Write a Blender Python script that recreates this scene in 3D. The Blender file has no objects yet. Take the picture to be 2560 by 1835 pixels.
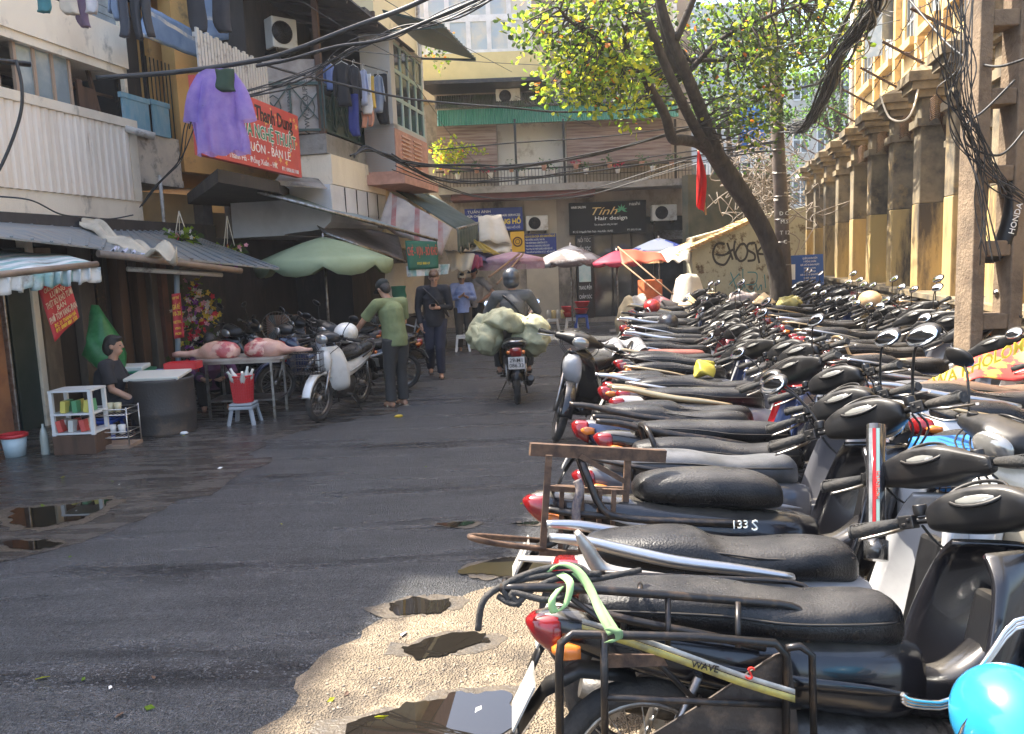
import bpy, math, random
from mathutils import Vector, Matrix, noise
random.seed(7)
C = bpy.data.collections.new('scene'); bpy.context.scene.collection.children.link(C)
S = bpy.context.scene
V = Vector
rad = math.radians
# ---------------------------------------------------------------- camera, light
FPX, W_, H_ = 800.0, 1024, 734
CH = 1.78
PITCH, ROLL = rad(7.4), rad(-2.3)
cd = bpy.data.cameras.new('camera'); cam = bpy.data.objects.new('camera', cd); C.objects.link(cam)
cd.sensor_width = 36; cd.lens = 36*FPX/W_; cd.clip_start = 0.05; cd.clip_end = 2000
CM = Matrix.Translation((0, 0, CH)) @ Matrix.Rotation(math.pi/2-PITCH, 4, 'X') @ Matrix.Rotation(ROLL, 4, 'Z')
cam.matrix_world = CM; S.camera = cam
S.render.resolution_x, S.render.resolution_y = W_, H_
w = bpy.data.worlds.new('World'); S.world = w; w.use_nodes = True
nt = w.node_tree; bg = nt.nodes['Background']
sky = nt.nodes.new('ShaderNodeTexSky'); sky.sky_type = 'NISHITA'; sky.sun_disc = False
SUN_EL, SUN_AZ = rad(58), rad(-62)          # azimuth from +Y towards +X
sky.sun_elevation = SUN_EL; sky.sun_rotation = SUN_AZ; sky.dust_density = 4.0; sky.air_density = 1.0; sky.ozone_density = .4
nt.links.new(sky.outputs[0], bg.inputs[0]); bg.inputs[1].default_value = 0.15
sl = bpy.data.lights.new('sun', 'SUN'); sl.energy = 3.8; sl.angle = rad(0.6); sl.color = (1, .93, .80)
so = bpy.data.objects.new('sun', sl); C.objects.link(so)
sdir = V((math.sin(SUN_AZ)*math.cos(SUN_EL), math.cos(SUN_AZ)*math.cos(SUN_EL), math.sin(SUN_EL)))
so.rotation_euler = sdir.to_track_quat('Z', 'Y').to_euler(); so.location = (-5, 5, 30)
S.view_settings.view_transform = 'Standard'; S.view_settings.look = 'None'; S.view_settings.gamma = 1
S.view_settings.exposure = 2.25
# ---------------------------------------------------------------- pixel helpers (depth is always given)
CI = CM.to_3x3()
def ray(px, py): return CI @ V(((px-W_/2)/FPX, -(py-H_/2)/FPX, -1))
def at(px, py, d):
    r = ray(px, py); return V((0, 0, CH)) + r*(d/r.y)
def gnd(px, py, z=0.0):
    r = ray(px, py); return V((0, 0, CH)) + r*((z-CH)/r.z)
# ---------------------------------------------------------------- materials
MATS = {}
def mat(name, col, rough=.6, metal=0, col2=None, ns=6, stretch=(1, 1, 1), lo=.4, hi=.65, bump=0, bs=40, coat=0, spec=.5,
        trans=0, emit=None, rvar=0, grime=None, gs=1.3, gl=.52, gh=.68, alpha=1, transl=0, stripe=None, dust_sheen=None):
    if name in MATS: return MATS[name]
    m = bpy.data.materials.new(name); m.use_nodes = True; n = m.node_tree.nodes; l = m.node_tree.links
    p = n['Principled BSDF']; MATS[name] = m
    c4 = lambda c: (c[0], c[1], c[2], 1)
    p.inputs['Base Color'].default_value = c4(col); p.inputs['Roughness'].default_value = rough
    p.inputs['Metallic'].default_value = metal; p.inputs['Coat Weight'].default_value = coat
    p.inputs['Specular IOR Level'].default_value = spec; p.inputs['Transmission Weight'].default_value = trans
    p.inputs['Alpha'].default_value = alpha
    tc = n.new('ShaderNodeTexCoord'); mp = n.new('ShaderNodeMapping'); l.new(tc.outputs['Object'], mp.inputs[0])
    mp.inputs['Scale'].default_value = stretch
    cur = None
    def mix(a, b, fac):
        x = n.new('ShaderNodeMix'); x.data_type = 'RGBA'
        l.new(fac, x.inputs[0])
        for i, q in ((6, a), (7, b)):
            if isinstance(q, tuple): x.inputs[i].default_value = q
            else: l.new(q, x.inputs[i])
        return x.outputs[2]
    def nz(scale, lo, hi, detail=6, vec=None, rgh=.6):
        t = n.new('ShaderNodeTexNoise'); t.inputs['Scale'].default_value = scale; t.inputs['Detail'].default_value = detail
        t.inputs['Roughness'].default_value = rgh
        l.new(vec or mp.outputs[0], t.inputs['Vector'])
        r = n.new('ShaderNodeMapRange'); r.inputs[1].default_value = lo; r.inputs[2].default_value = hi
        l.new(t.outputs[0], r.inputs[0]); return r.outputs[0], t.outputs[0]
    if stripe:
        ax, sc, scol, frac = stripe
        sx = n.new('ShaderNodeSeparateXYZ'); l.new(tc.outputs['Object'], sx.inputs[0])
        a = n.new('ShaderNodeMath'); a.operation = 'MULTIPLY'; a.inputs[1].default_value = sc; l.new(sx.outputs[ax], a.inputs[0])
        b = n.new('ShaderNodeMath'); b.operation = 'FRACT'; l.new(a.outputs[0], b.inputs[0])
        g = n.new('ShaderNodeMath'); g.operation = 'LESS_THAN'; g.inputs[1].default_value = frac; l.new(b.outputs[0], g.inputs[0])
        cur = mix(c4(col), c4(scol), g.outputs[0])
    if col2:
        f, _ = nz(ns, lo, hi); cur = mix(cur or c4(col), c4(col2), f)
    if grime:
        f, _ = nz(gs, gl, gh, 8, rgh=.7); cur = mix(cur or c4(col), c4(grime), f)
    if dust_sheen:  # upward faces painted paler for the sheen of sunlit tops, mottled like dust
        ge = n.new('ShaderNodeNewGeometry'); sx = n.new('ShaderNodeSeparateXYZ'); l.new(ge.outputs['Normal'], sx.inputs[0])
        r = n.new('ShaderNodeMapRange'); r.inputs[1].default_value = .6; r.inputs[2].default_value = 1.0; l.new(sx.outputs[2], r.inputs[0])
        f, _ = nz(5, .25, .7, 8); q = n.new('ShaderNodeMath'); q.operation = 'MULTIPLY'; l.new(r.outputs[0], q.inputs[0]); l.new(f, q.inputs[1])
        cur = mix(cur or c4(col), c4(dust_sheen), q.outputs[0])
    if cur: l.new(cur, p.inputs['Base Color'])
    if rvar:
        f, _ = nz(ns*1.7, .35, .7)
        r = n.new('ShaderNodeMapRange'); r.inputs[3].default_value = max(0, rough-rvar); r.inputs[4].default_value = min(1, rough+rvar)
        l.new(f, r.inputs[0]); l.new(r.outputs[0], p.inputs['Roughness'])
    if bump:
        _, f = nz(bs, 0, 1, 4); b = n.new('ShaderNodeBump'); b.inputs['Strength'].default_value = bump
        b.inputs['Distance'].default_value = .02; l.new(f, b.inputs['Height']); l.new(b.outputs[0], p.inputs['Normal'])
    if emit:
        p.inputs['Emission Color'].default_value = c4(emit[0]); p.inputs['Emission Strength'].default_value = emit[1]
    if transl:
        out = n['Material Output']; t = n.new('ShaderNodeBsdfTranslucent'); ms = n.new('ShaderNodeMixShader'); ms.inputs[0].default_value = transl
        if cur: l.new(cur, t.inputs[0])
        else: t.inputs[0].default_value = c4(col)
        l.new(p.outputs[0], ms.inputs[1]); l.new(t.outputs[0], ms.inputs[2]); l.new(ms.outputs[0], out.inputs[0])
    return m
# ---------------------------------------------------------------- mesh builder
def catmull(pts, k=6):
    pts = [V(p) for p in pts]
    if len(pts) < 3: return pts
    out = []
    for i in range(len(pts)-1):
        p0 = pts[max(i-1, 0)]; p1 = pts[i]; p2 = pts[i+1]; p3 = pts[min(i+2, len(pts)-1)]
        for j in range(k):
            t = j/k; t2 = t*t; t3 = t2*t
            out.append(.5*((2*p1)+(p2-p0)*t+(2*p0-5*p1+4*p2-p3)*t2+(3*p1-p0-3*p2+p3)*t3))
    out.append(pts[-1]); return out
class MB:
    def __init__(s): s.v = []; s.f = []; s.m = []; s.sm = []; s.M = None; s.mi = 0
    def add(s, vs, fs, smooth=False):
        o = len(s.v)
        s.v += [(s.M @ V(p)) if s.M else V(p) for p in vs]
        for f in fs: s.f.append([i+o for i in f]); s.m.append(s.mi); s.sm.append(smooth)
        return s
    def box(s, c, d, M=None):
        x, y, z = [q/2 for q in d]; c = V(c)
        vs = [V((a*x, b*y, e*z)) for a in (-1, 1) for b in (-1, 1) for e in (-1, 1)]
        vs = [(M @ p if M else p)+c for p in vs]
        return s.add(vs, [(0, 1, 3, 2), (4, 6, 7, 5), (0, 4, 5, 1), (2, 3, 7, 6), (0, 2, 6, 4), (1, 5, 7, 3)])
    def hexa(s, p):   # p: 4 front pts (loop) + 4 back pts
        return s.add(p, [(0, 1, 2, 3), (7, 6, 5, 4), (0, 4, 5, 1), (1, 5, 6, 2), (2, 6, 7, 3), (3, 7, 4, 0)])
    def bar(s, a, b, w, h=None, up=(0, 0, 1)):
        a, b = V(a), V(b); h = h or w; d = (b-a).normalized(); u = V(up)
        if abs(d.dot(u)) > .98: u = V((0, 1, 0))
        r = d.cross(u).normalized(); u = r.cross(d)
        q = [(-w/2, -h/2), (w/2, -h/2), (w/2, h/2), (-w/2, h/2)]
        return s.hexa([a+r*i+u*j for i, j in q]+[b+r*i+u*j for i, j in q])
    def tube(s, pts, r, n=8, caps=True, curve=0, closed=False):
        pts = [V(p) for p in pts]
        if curve:
            k0 = len(pts); pts = catmull(pts, curve)
            if not isinstance(r, (int, float)):
                r = [r[min(int(i/curve), k0-1)]*(1-(i % curve)/curve)+r[min(int(i/curve)+1, k0-1)]*((i % curve)/curve) for i in range(len(pts))]
        if isinstance(r, (int, float)): r = [r]*len(pts)
        vs = []; N = len(pts); u = None
        for i, p in enumerate(pts):
            a = pts[(i-1) % N] if closed else pts[max(i-1, 0)]; b = pts[(i+1) % N] if closed else pts[min(i+1, N-1)]
            d = (b-a)
            d = d.normalized() if d.length > 1e-9 else V((0, 0, 1))
            if u is None:
                u = V((0, 0, 1)) if abs(d.z) < .9 else V((1, 0, 0))
            u = (u-d*u.dot(d))
            u = u.normalized() if u.length > 1e-6 else d.orthogonal().normalized()
            w2 = d.cross(u)
            for k in range(n):
                t = 2*math.pi*k/n; vs.append(p+(u*math.cos(t)+w2*math.sin(t))*r[i])
        fs = []
        for i in range(N if closed else N-1):
            j = (i+1) % N
            for k in range(n): fs.append((i*n+k, i*n+(k+1) % n, j*n+(k+1) % n, j*n+k))
        s.add(vs, fs, True)
        if caps and not closed:
            o = len(s.v)-len(vs)
            s.f += [[o+k for k in range(n)][::-1], [o+(N-1)*n+k for k in range(n)]]; s.m += [s.mi]*2; s.sm += [False]*2
        return s
    def loft(s, secs, caps=True, smooth=True):
        n = len(secs[0]); vs = [p for q in secs for p in q]; fs = []
        for i in range(len(secs)-1):
            for k in range(n): fs.append((i*n+k, i*n+(k+1) % n, (i+1)*n+(k+1) % n, (i+1)*n+k))
        if caps: fs += [tuple(range(n))[::-1], tuple((len(secs)-1)*n+k for k in range(n))]
        return s.add(vs, fs, smooth)
    def xloft(s, secs, n=14, e=2.6, sub=4):
        """sections along x: (x, ztop, zbot, halfwidth[, ycentre])"""
        A = catmull([V((q[0], q[1], q[2])) for q in secs], sub); Bq = catmull([V((q[3], q[4] if len(q) > 4 else 0, 0)) for q in secs], sub)
        out = []
        for a, b in zip(A, Bq):
            x, zt, zb = a; w2, yc = max(b.x, .002), b.y; zc = (zt+zb)/2; h = max((zt-zb)/2, .002); q = []
            for k in range(n):
                t = 2*math.pi*k/n; cx, sx = math.cos(t), math.sin(t)
                q.append(V((x, yc+w2*math.copysign(abs(cx)**(2/e), cx), zc+h*math.copysign(abs(sx)**(2/e), sx))))
            out.append(q)
        return s.loft(out)
    def ell(s, c, r, n=12, m=8, M=None):
        c = V(c); vs = []
        r = V(r) if not isinstance(r, (int, float)) else V((r, r, r))
        for i in range(1, m):
            a = math.pi*i/m
            for k in range(n):
                t = 2*math.pi*k/n; p = V((r.x*math.sin(a)*math.cos(t), r.y*math.sin(a)*math.sin(t), r.z*math.cos(a)))
                vs.append((M @ p if M else p)+c)
        top = V((0, 0, r.z)); vs += [(M @ top if M else top)+c, (M @ -top if M else -top)+c]; T = len(vs)-2
        fs = [(i*n+k, (i+1)*n+k, (i+1)*n+(k+1) % n, i*n+(k+1) % n) for i in range(m-2) for k in range(n)]
        fs += [(T, k, (k+1) % n) for k in range(n)]+[(T+1, (m-2)*n+(k+1) % n, (m-2)*n+k) for k in range(n)]
        return s.add(vs, fs, True)
    def lathe(s, prof, c=(0, 0, 0), n=20, M=None, smooth=True, caps=True):
        c = V(c); secs = []
        for r, z in prof:
            q = []
            for k in range(n):
                t = 2*math.pi*k/n; p = V((r*math.cos(t), r*math.sin(t), z)); q.append((M @ p if M else p)+c)
            secs.append(q)
        return s.loft(secs, caps, smooth)
    def torus(s, c, R, r, n=24, k=8, M=None):
        c = V(c); pts = []
        for i in range(n):
            t = 2*math.pi*i/n; p = V((R*math.cos(t), 0, R*math.sin(t))); pts.append((M @ p if M else p)+c)
        return s.tube(pts, r, k, closed=True)
    def prism(s, poly, off):
        poly = [V(p) for p in poly]; off = V(off); n = len(poly)
        return s.add(poly+[p+off for p in poly], [tuple(range(n))[::-1], tuple(range(n, 2*n))]+[(i, (i+1) % n, n+(i+1) % n, n+i) for i in range(n)])
    def grid(s, fn, nu, nv, smooth=True):
        vs = [fn(i/nu, j/nv) for j in range(nv+1) for i in range(nu+1)]
        return s.add(vs, [(j*(nu+1)+i, j*(nu+1)+i+1, (j+1)*(nu+1)+i+1, (j+1)*(nu+1)+i) for j in range(nv) for i in range(nu)], smooth)
OFF = {}
def B(name, mb, m, parent=None, loc=None, solid=0, bevel=0, sub=0, remesh=0):
    off = OFF[parent.name] if parent else (V(loc) if loc is not None else None)
    if off is None:
        xs = [p.x for p in mb.v]; ys = [p.y for p in mb.v]; zs = [p.z for p in mb.v]
        off = V(((min(xs)+max(xs))/2, (min(ys)+max(ys))/2, min(zs)))
    me = bpy.data.meshes.new(name); me.from_pydata([p-off for p in mb.v], [], mb.f)
    me.polygons.foreach_set('use_smooth', mb.sm); me.polygons.foreach_set('material_index', mb.m)
    for q in (m if isinstance(m, (list, tuple)) else [m]): me.materials.append(q)
    me.update()
    o = bpy.data.objects.new(name, me); C.objects.link(o)
    if parent: o.parent = parent
    else: o.location = off
    OFF[o.name] = off
    if remesh:
        q = o.modifiers.new('r', 'REMESH'); q.mode = 'VOXEL'; q.voxel_size = remesh; q.use_smooth_shade = True
        q = o.modifiers.new('s', 'SMOOTH'); q.iterations = 4; q.factor = .5
    if sub:
        q = o.modifiers.new('u', 'SUBSURF'); q.levels = sub; q.render_levels = sub
    if solid:
        q = o.modifiers.new('t', 'SOLIDIFY'); q.thickness = solid; q.offset = 0
    if bevel:
        q = o.modifiers.new('b', 'BEVEL'); q.width = bevel; q.segments = 2; q.limit_method = 'ANGLE'; q.angle_limit = rad(40)
    return o
def tag(o, label, cat, group=None, kind=None):
    if label: o['label'] = label
    if cat: o['category'] = cat
    if group: o['group'] = group
    if kind: o['kind'] = kind
    return o
def thing(name, label, cat, loc=(0, 0, 0), group=None, local=False):
    o = bpy.data.objects.new(name, None); C.objects.link(o); o.location = loc; o.empty_display_size = .1
    OFF[o.name] = V((0, 0, 0)) if local else V(loc)
    return tag(o, label, cat, group)
def struct(name, mb, m, **k): return tag(B(name, mb, m, **k), None, None, kind='structure')
def dup(root, loc, rot=(0, 0, 0), label=None, scale=None, group=None, cols=None, drop=()):
    r = root.copy(); C.objects.link(r); r.location = loc; r.rotation_euler = rot
    if scale: r.scale = scale
    if label: r['label'] = label
    if group: r['group'] = group
    def rec(src, dst):
        for ch in KIDS.get(src.name, []):
            if ch.name.split('.')[0] in drop: continue
            c = ch.copy(); C.objects.link(c); c.parent = dst
            if cols:
                for i, ms in enumerate(c.material_slots):
                    if ms.material and ms.material.name in cols:
                        nm = cols[ms.material.name]; ms.link = 'OBJECT'; ms.material = nm
            rec(ch, c)
    rec(root, r); return r
KIDS = {}
def reg(root):
    """remember the children of a prototype so that copies are quick"""
    for o in list(C.objects):
        if o.parent: KIDS.setdefault(o.parent.name, [])
    KIDS.clear()
    for o in C.objects:
        if o.parent: KIDS.setdefault(o.parent.name, []).append(o)
# ---------------------------------------------------------------- lettering
def text(parent, s, o, xd, up, size, m, align='CENTER', wfit=None, ext=.002, shear=0, name='lettering', bold=0):
    cu = bpy.data.curves.new('t', 'FONT'); cu.body = s; cu.size = 1; cu.align_x = align; cu.align_y = 'CENTER'; cu.shear = shear
    cu.resolution_u = 2; cu.offset = bold; cu.extrude = .004
    ob = bpy.data.objects.new('t', cu); C.objects.link(ob)
    dg = bpy.context.evaluated_depsgraph_get(); me = bpy.data.meshes.new_from_object(ob.evaluated_get(dg))
    bpy.data.objects.remove(ob); bpy.data.curves.remove(cu)
    if not me.vertices: return None
    xs = [v.co.x for v in me.vertices]; wd = max(xs)-min(xs)
    sx = size
    if wfit: sx = wfit/max(wd, .01)
    xd = V(xd).normalized(); up = V(up).normalized(); nn = xd.cross(up)
    off = OFF[parent.name]
    for v in me.vertices:
        v.co = V(o)+xd*v.co.x*sx+up*v.co.y*size+nn*(v.co.z*ext/.004)-off
    me.materials.clear(); me.materials.append(m)
    q = bpy.data.objects.new(name, me); C.objects.link(q); q.parent = parent; OFF[q.name] = off
    return q
# ---------------------------------------------------------------- facade frame: a vertical plane through two ground points
class Fac:
    def __init__(s, A, Bp):
        s.A = V((A[0], A[1], 0)); s.B = V((Bp[0], Bp[1], 0)); s.u = (s.B-s.A).normalized(); s.L = (s.B-s.A).length
        s.n = V((s.u.y, -s.u.x, 0))
        if s.n.dot(V((0, 0, 0))-s.A) < 0: s.n = -s.n
    def hit(s, px, py, t=0):
        r = ray(px, py); o = V((0, 0, CH)); P0 = s.A+s.n*t
        k = (P0-o).dot(s.n)/r.dot(s.n); p = o+r*k; return (p-s.A).dot(s.u), p.z
    def pt(s, a, z, t=0): return s.A+s.u*a+s.n*t+V((0, 0, z))
    def box(s, mb, a0, a1, z0, z1, t0, t1):
        return mb.hexa([s.pt(a0, z0, t1), s.pt(a1, z0, t1), s.pt(a1, z1, t1), s.pt(a0, z1, t1),
                        s.pt(a0, z0, t0), s.pt(a1, z0, t0), s.pt(a1, z1, t0), s.pt(a0, z1, t0)])
    def pbox(s, mb, x0, y0, x1, y1, t0, t1):   # pixel corners (left-top, right-bottom) at offset t1
        a0, z1 = s.hit(x0, y0, t1); a1, _ = s.hit(x1, y0, t1); _, z0 = s.hit(x0, y1, t1)
        return s.box(mb, min(a0, a1), max(a0, a1), min(z0, z1), max(z0, z1), t0, t1)
    def wall(s, mb, a0, a1, z0, z1, holes, th=.25, t=0):
        """wall with rectangular openings (a0,a1,z0,z1)"""
        xs = sorted(set([a0, a1]+[max(a0, min(a1, q)) for h in holes for q in h[:2]]))
        zs = sorted(set([z0, z1]+[max(z0, min(z1, q)) for h in holes for q in h[2:]]))
        for i in range(len(xs)-1):
            if xs[i+1]-xs[i] < 1e-4: continue
            j = 0
            while j < len(zs)-1:
                cx = (xs[i]+xs[i+1])/2
                ins = lambda q: any(h[0] < cx < h[1] and h[2] < q < h[3] for h in holes)
                if ins((zs[j]+zs[j+1])/2): j += 1; continue
                k = j
                while k < len(zs)-1 and not ins((zs[k]+zs[k+1])/2): k += 1
                s.box(mb, xs[i], xs[i+1], zs[j], zs[k], t-th, t); j = k
        return mb
def sheet(mb, A, Bq, Cq, D, nu=12, nv=6, amp=0, fr=3, sag=0, seed=0, axis=None):
    """A top-left, B top-right, C bottom-right, D bottom-left"""
    A, Bq, Cq, D = V(A), V(Bq), V(Cq), V(D); nrm = (Bq-A).cross(D-A).normalized() if axis is None else V(axis)
    def fn(u, v):
        p = (A*(1-u)+Bq*u)*(1-v)+(D*(1-u)+Cq*u)*v
        p = p+nrm*(amp*(.35+.65*v)*(math.sin(u*fr*6.283+seed+v*1.3)+.5*noise.noise(V((u*fr*2, v*2, seed)))))
        return p-V((0, 0, sag*4*u*(1-u)))
    return mb.grid(fn, nu, nv)
# common materials
M_ = {}
def pal():
    M_.update(
    blk=mat('black_plastic', (.008, .008, .009), .4, col2=(.025, .022, .019), ns=9, lo=.5, hi=.8, rvar=.12, spec=.36, dust_sheen=(.07, .06, .048)),
    blkgloss=mat('black_gloss_paint', (.012, .012, .014), .18, coat=.6, col2=(.03, .03, .03), ns=5),
    seat=mat('black_vinyl_seat', (.005, .005, .006), .33, col2=(.022, .02, .019), ns=7, lo=.5, hi=.75, bump=.3, bs=130, rvar=.08, spec=.36, dust_sheen=(.06, .056, .052)),
    rub=mat('tyre_rubber', (.02, .02, .02), .85, col2=(.06, .052, .045), ns=8, bump=.4, bs=60),
    steel=mat('worn_steel', (.35, .34, .33), .38, 1, col2=(.18, .15, .12), ns=14),
    chrome=mat('chrome_metal', (.75, .75, .76), .14, 1, col2=(.5, .5, .5), ns=9),
    eng=mat('engine_alloy', (.09, .085, .08), .5, .6, col2=(.025, .022, .02), ns=16, bump=.2),
    red=mat('red_lens', (.20, .006, .008), .16, coat=.6, col2=(.12, .01, .01), ns=14), orange=mat('amber_lens', (.55, .15, .02), .22, coat=.4),
    mirror=mat('mirror_glass', (.9, .93, .97), .03, 1), white=mat('white_panel_paint', (.72, .71, .68), .3, col2=(.5, .48, .42), ns=7),
    lens=mat('headlight_lens', (.30, .29, .27), .1, .6, coat=.6),
    rust=mat('rusty_iron', (.13, .075, .045), .75, .3, col2=(.05, .03, .022), ns=22, bump=.3),
    dkiron=mat('black_painted_iron', (.03, .028, .028), .35, .6, col2=(.10, .07, .05), ns=25, lo=.5, hi=.75),
    skin=mat('skin', (.42, .24, .16), .55, col2=(.36, .19, .12), ns=6), hair=mat('black_hair', (.015, .012, .010), .5, bump=.5, bs=120),
    brhair=mat('brown_hair', (.10, .05, .025), .5, bump=.5, bs=120),
    )
pal()
# ================================================================ motorbikes
BODY = mat('bike_paint', (.007, .007, .009), .2, coat=.3, dust_sheen=(.10, .09, .075))
ACC = mat('bike_accent', (.5, .02, .02), .22, coat=.5)
GAUGE = mat('gauge_glass', (.16, .16, .15), .08, spec=.9, coat=.5, col2=(.3, .3, .28), ns=22, lo=.55, hi=.6)
RAIL = mat('bike_rail', (.45, .45, .46), .3, .9)
def wheel(root, x, r=.285, spoked=True, name='wheel', y=0, M=None):
    t = MB(); t.M = M; t.torus((x, y, r), r-.036, .037, 30, 8); o = B('wheel', t, M_['rub'], root)
    m = MB(); m.M = M; m.torus((x, y, r), r-.075, .013, 28, 6); m.lathe([(.045, -.04), (.05, 0), (.045, .04)], (x, y, r), 12, Matrix.Rotation(math.pi/2, 4, 'X'))
    if spoked:
        for k in range(24):
            a = 2*math.pi*k/24; b = a+.35*(1 if k % 2 else -1); yy = .03*(1 if k % 2 else -1)+y
            m.tube([(x+.04*math.cos(b), yy, r+.04*math.sin(b)), (x+(r-.078)*math.cos(a), y, r+(r-.078)*math.sin(a))], .0022, 4, False)
    else:
        for k in range(5):
            a = 2*math.pi*k/5; m.bar((x+.03*math.cos(a), y, r+.03*math.sin(a)), (x+(r-.08)*math.cos(a), y, r+(r-.08)*math.sin(a)), .024, .04)
    B('rim', m, M_['steel'], o)
    d = MB(); d.M = M; d.lathe([(.07, -.006), (.07, .006)], (x, y-.05, r), 16, Matrix.Rotation(math.pi/2, 4, 'X'), False); B('brake_disc', d, M_['steel'], o)
def make_bike(label, style='wave', turn=38, rail='tube', spoked=True, mirrors=True, decal=True, seatm=None, group=None, name='motorbike', shield=True, plate=False, ptxt=None):
    R = thing(name, label, 'motorbike', (0, 0, 0), group, local=True)
    sc = style == 'scooter'
    Tm = Matrix.Translation((.49, 0, .80)) @ Matrix.Rotation(rad(turn), 4, V((-.43, 0, .90)).normalized()) @ Matrix.Translation((-.49, 0, -.80))
    wheel(R, -.60, spoked=spoked and not sc); wheel(R, .63, spoked=spoked and not sc, M=Tm)
    # seat
    m = MB()
    if style == 'round':
        m.xloft([(-.50, .80, .76, .04), (-.46, .835, .735, .10), (-.36, .85, .71, .13), (-.2, .85, .70, .14), (-.05, .835, .69, .135), (.04, .80, .69, .11), (.07, .76, .70, .05)])
    elif style == 'plain':
        m.xloft([(-.72, .80, .77, .03), (-.69, .82, .74, .085), (-.55, .828, .715, .115), (-.35, .822, .70, .13), (-.15, .812, .69, .13), (.02, .80, .67, .115), (.11, .785, .645, .08), (.15, .75, .65, .035)], n=18, sub=5)
    elif sc:
        m.xloft([(-.79, .80, .775, .04), (-.755, .832, .74, .10), (-.60, .845, .70, .14), (-.42, .84, .68, .155), (-.33, .80, .665, .158), (-.22, .785, .66, .155), (-.02, .79, .65, .14), (.10, .775, .63, .10), (.145, .73, .64, .05)], n=18, sub=5)
    else:
        m.xloft([(-.77, .812, .785, .03), (-.735, .84, .755, .085), (-.60, .855, .73, .12), (-.38, .842, .705, .135), (-.24, .812, .69, .140), (-.12, .795, .68, .140),
                 (.02, .798, .66, .118), (.11, .79, .645, .086), (.155, .75, .65, .04)], n=18, sub=5)
    st = B('seat', m, seatm or M_['seat'], R)
    if style != 'round':
        m = MB(); m.tube([(-.74, -.088, .80), (-.6, -.121, .80), (-.38, -.137, .785), (-.2, -.142, .757), (.02, -.119, .74), (.12, -.082, .73)], .004, 5, curve=4)
        m.tube([(-.74, .088, .80), (-.6, .121, .80), (-.38, .137, .785), (-.2, .142, .757), (.02, .119, .74), (.12, .082, .73)], .004, 5, curve=4)
        B('seat_piping', m, M_['blk'], st)
    # body and tail
    m = MB()
    if sc:
        m.xloft([(-.87, .735, .70, .03), (-.80, .755, .62, .08), (-.60, .745, .50, .135), (-.35, .72, .38, .155), (-.1, .69, .31, .16), (.08, .67, .29, .14), (.18, .64, .30, .11)], e=3.2)
        m.xloft([(.10, .34, .25, .12), (.2, .335, .24, .16), (.38, .34, .24, .16), (.46, .37, .25, .12)], e=5)
    else:
        m.xloft([(-.90, .775, .74, .02), (-.82, .785, .68, .06), (-.62, .765, .60, .10), (-.38, .735, .54, .135), (-.12, .70, .48, .145), (.10, .67, .44, .12), (.2, .64, .47, .07)], e=2.8)
        m.xloft([(.15, .58, .44, .055), (.28, .57, .42, .065), (.40, .66, .46, .07), (.50, .80, .58, .06)], e=3)
    bd = B('body', m, BODY, R)
    if decal:
        for sg in (-1, 1):
            m = MB(); W = lambda x: (.158 if sc else .150)*(1-max(0, -x-.1)*.42)
            tp = [(-.66, .70), (-.5, .672), (-.25, .625), (0, .585), (.12, .555)]; bt = [(-.64, .697), (-.5, .655), (-.25, .588), (0, .555), (.12, .553)]
            A = catmull([V((x, sg*(W(x)), z)) for x, z in tp], 4); Bq = catmull([V((x, sg*(W(x)), z)) for x, z in bt], 4)
            nn = len(A); m.add(A+Bq, [(i, i+1, nn+i+1, nn+i) for i in range(nn-1)], True); B('side_stripe', m, ACC, bd, solid=.006)
    # tail light
    m = MB(); m.xloft([(-.93, .755, .742, .012), (-.905, .772, .70, .045), (-.86, .778, .66, .062), (-.83, .778, .655, .06)] if not sc else [(-.915, .735, .70, .03), (-.885, .755, .645, .07), (-.815, .75, .61, .084)], e=3.2)
    B('tail_light', m, M_['red'], R)
    for sg in (-1, 1):
        m = MB(); m.xloft([(-.86, .70, .685, .012, sg*.085), (-.83, .715, .665, .022, sg*.092), (-.78, .705, .67, .012, sg*.10)], n=10, sub=3); B('indicator', m, M_['orange'], R)
    # rear fender + plate
    m = MB(); pts = [(-.62, .58), (-.78, .60), (-.88, .55), (-.96, .44), (-1.0, .36)]
    m.loft([[V((x, -.065, z)), V((x-.0, 0, z+.03)), V((x, .065, z)), V((x-.012, 0, z+.012))] for x, z in pts]); B('rear_fender', m, M_['blk'], R)
    m = MB(); m.box((-.945, 0, .53), (.006, .19, .14), Matrix.Rotation(rad(28), 4, 'Y')); pl = B('licence_plate', m, mat('dusty_plate', (.34, .33, .31), .5, col2=(.2, .19, .17), ns=9), R)
    # grab rail
    m = MB()
    if rail == 'tube':
        for sg in (-1, 1): m.tube([(-.28, sg*.15, .70), (-.45, sg*.155, .745), (-.66, sg*.135, .79), (-.80, sg*.08, .82), (-.84, 0, .825)], .012, 8, curve=4)
        m.tube([(-.66, .13, .79), (-.66, .10, .72)], .009); m.tube([(-.66, -.13, .79), (-.66, -.10, .72)], .009)
    elif rail == 'cast':
        for sg in (-1, 1):
            P = catmull([V(p) for p in [(-.12, sg*.165, .70), (-.30, sg*.175, .735), (-.50, sg*.165, .765), (-.66, sg*.14, .80), (-.80, sg*.12, .835), (-.92, sg*.10, .85)]], 4)
            m.loft([[p+V((0, a*q, b*q2)) for a, b in ((-1, 0), (-.6, .8), (.6, .8), (1, 0), (.6, -.8), (-.6, -.8))] for p, q, q2 in [(p, .016, .014+.012*math.sin(i/len(P)*3.1)) for i, p in enumerate(P)]])
        m.tube([(-.68, -.14, .80), (-.70, 0, .80), (-.68, .14, .80)], .014, 8, curve=4)
    elif rail == 'up':
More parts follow.
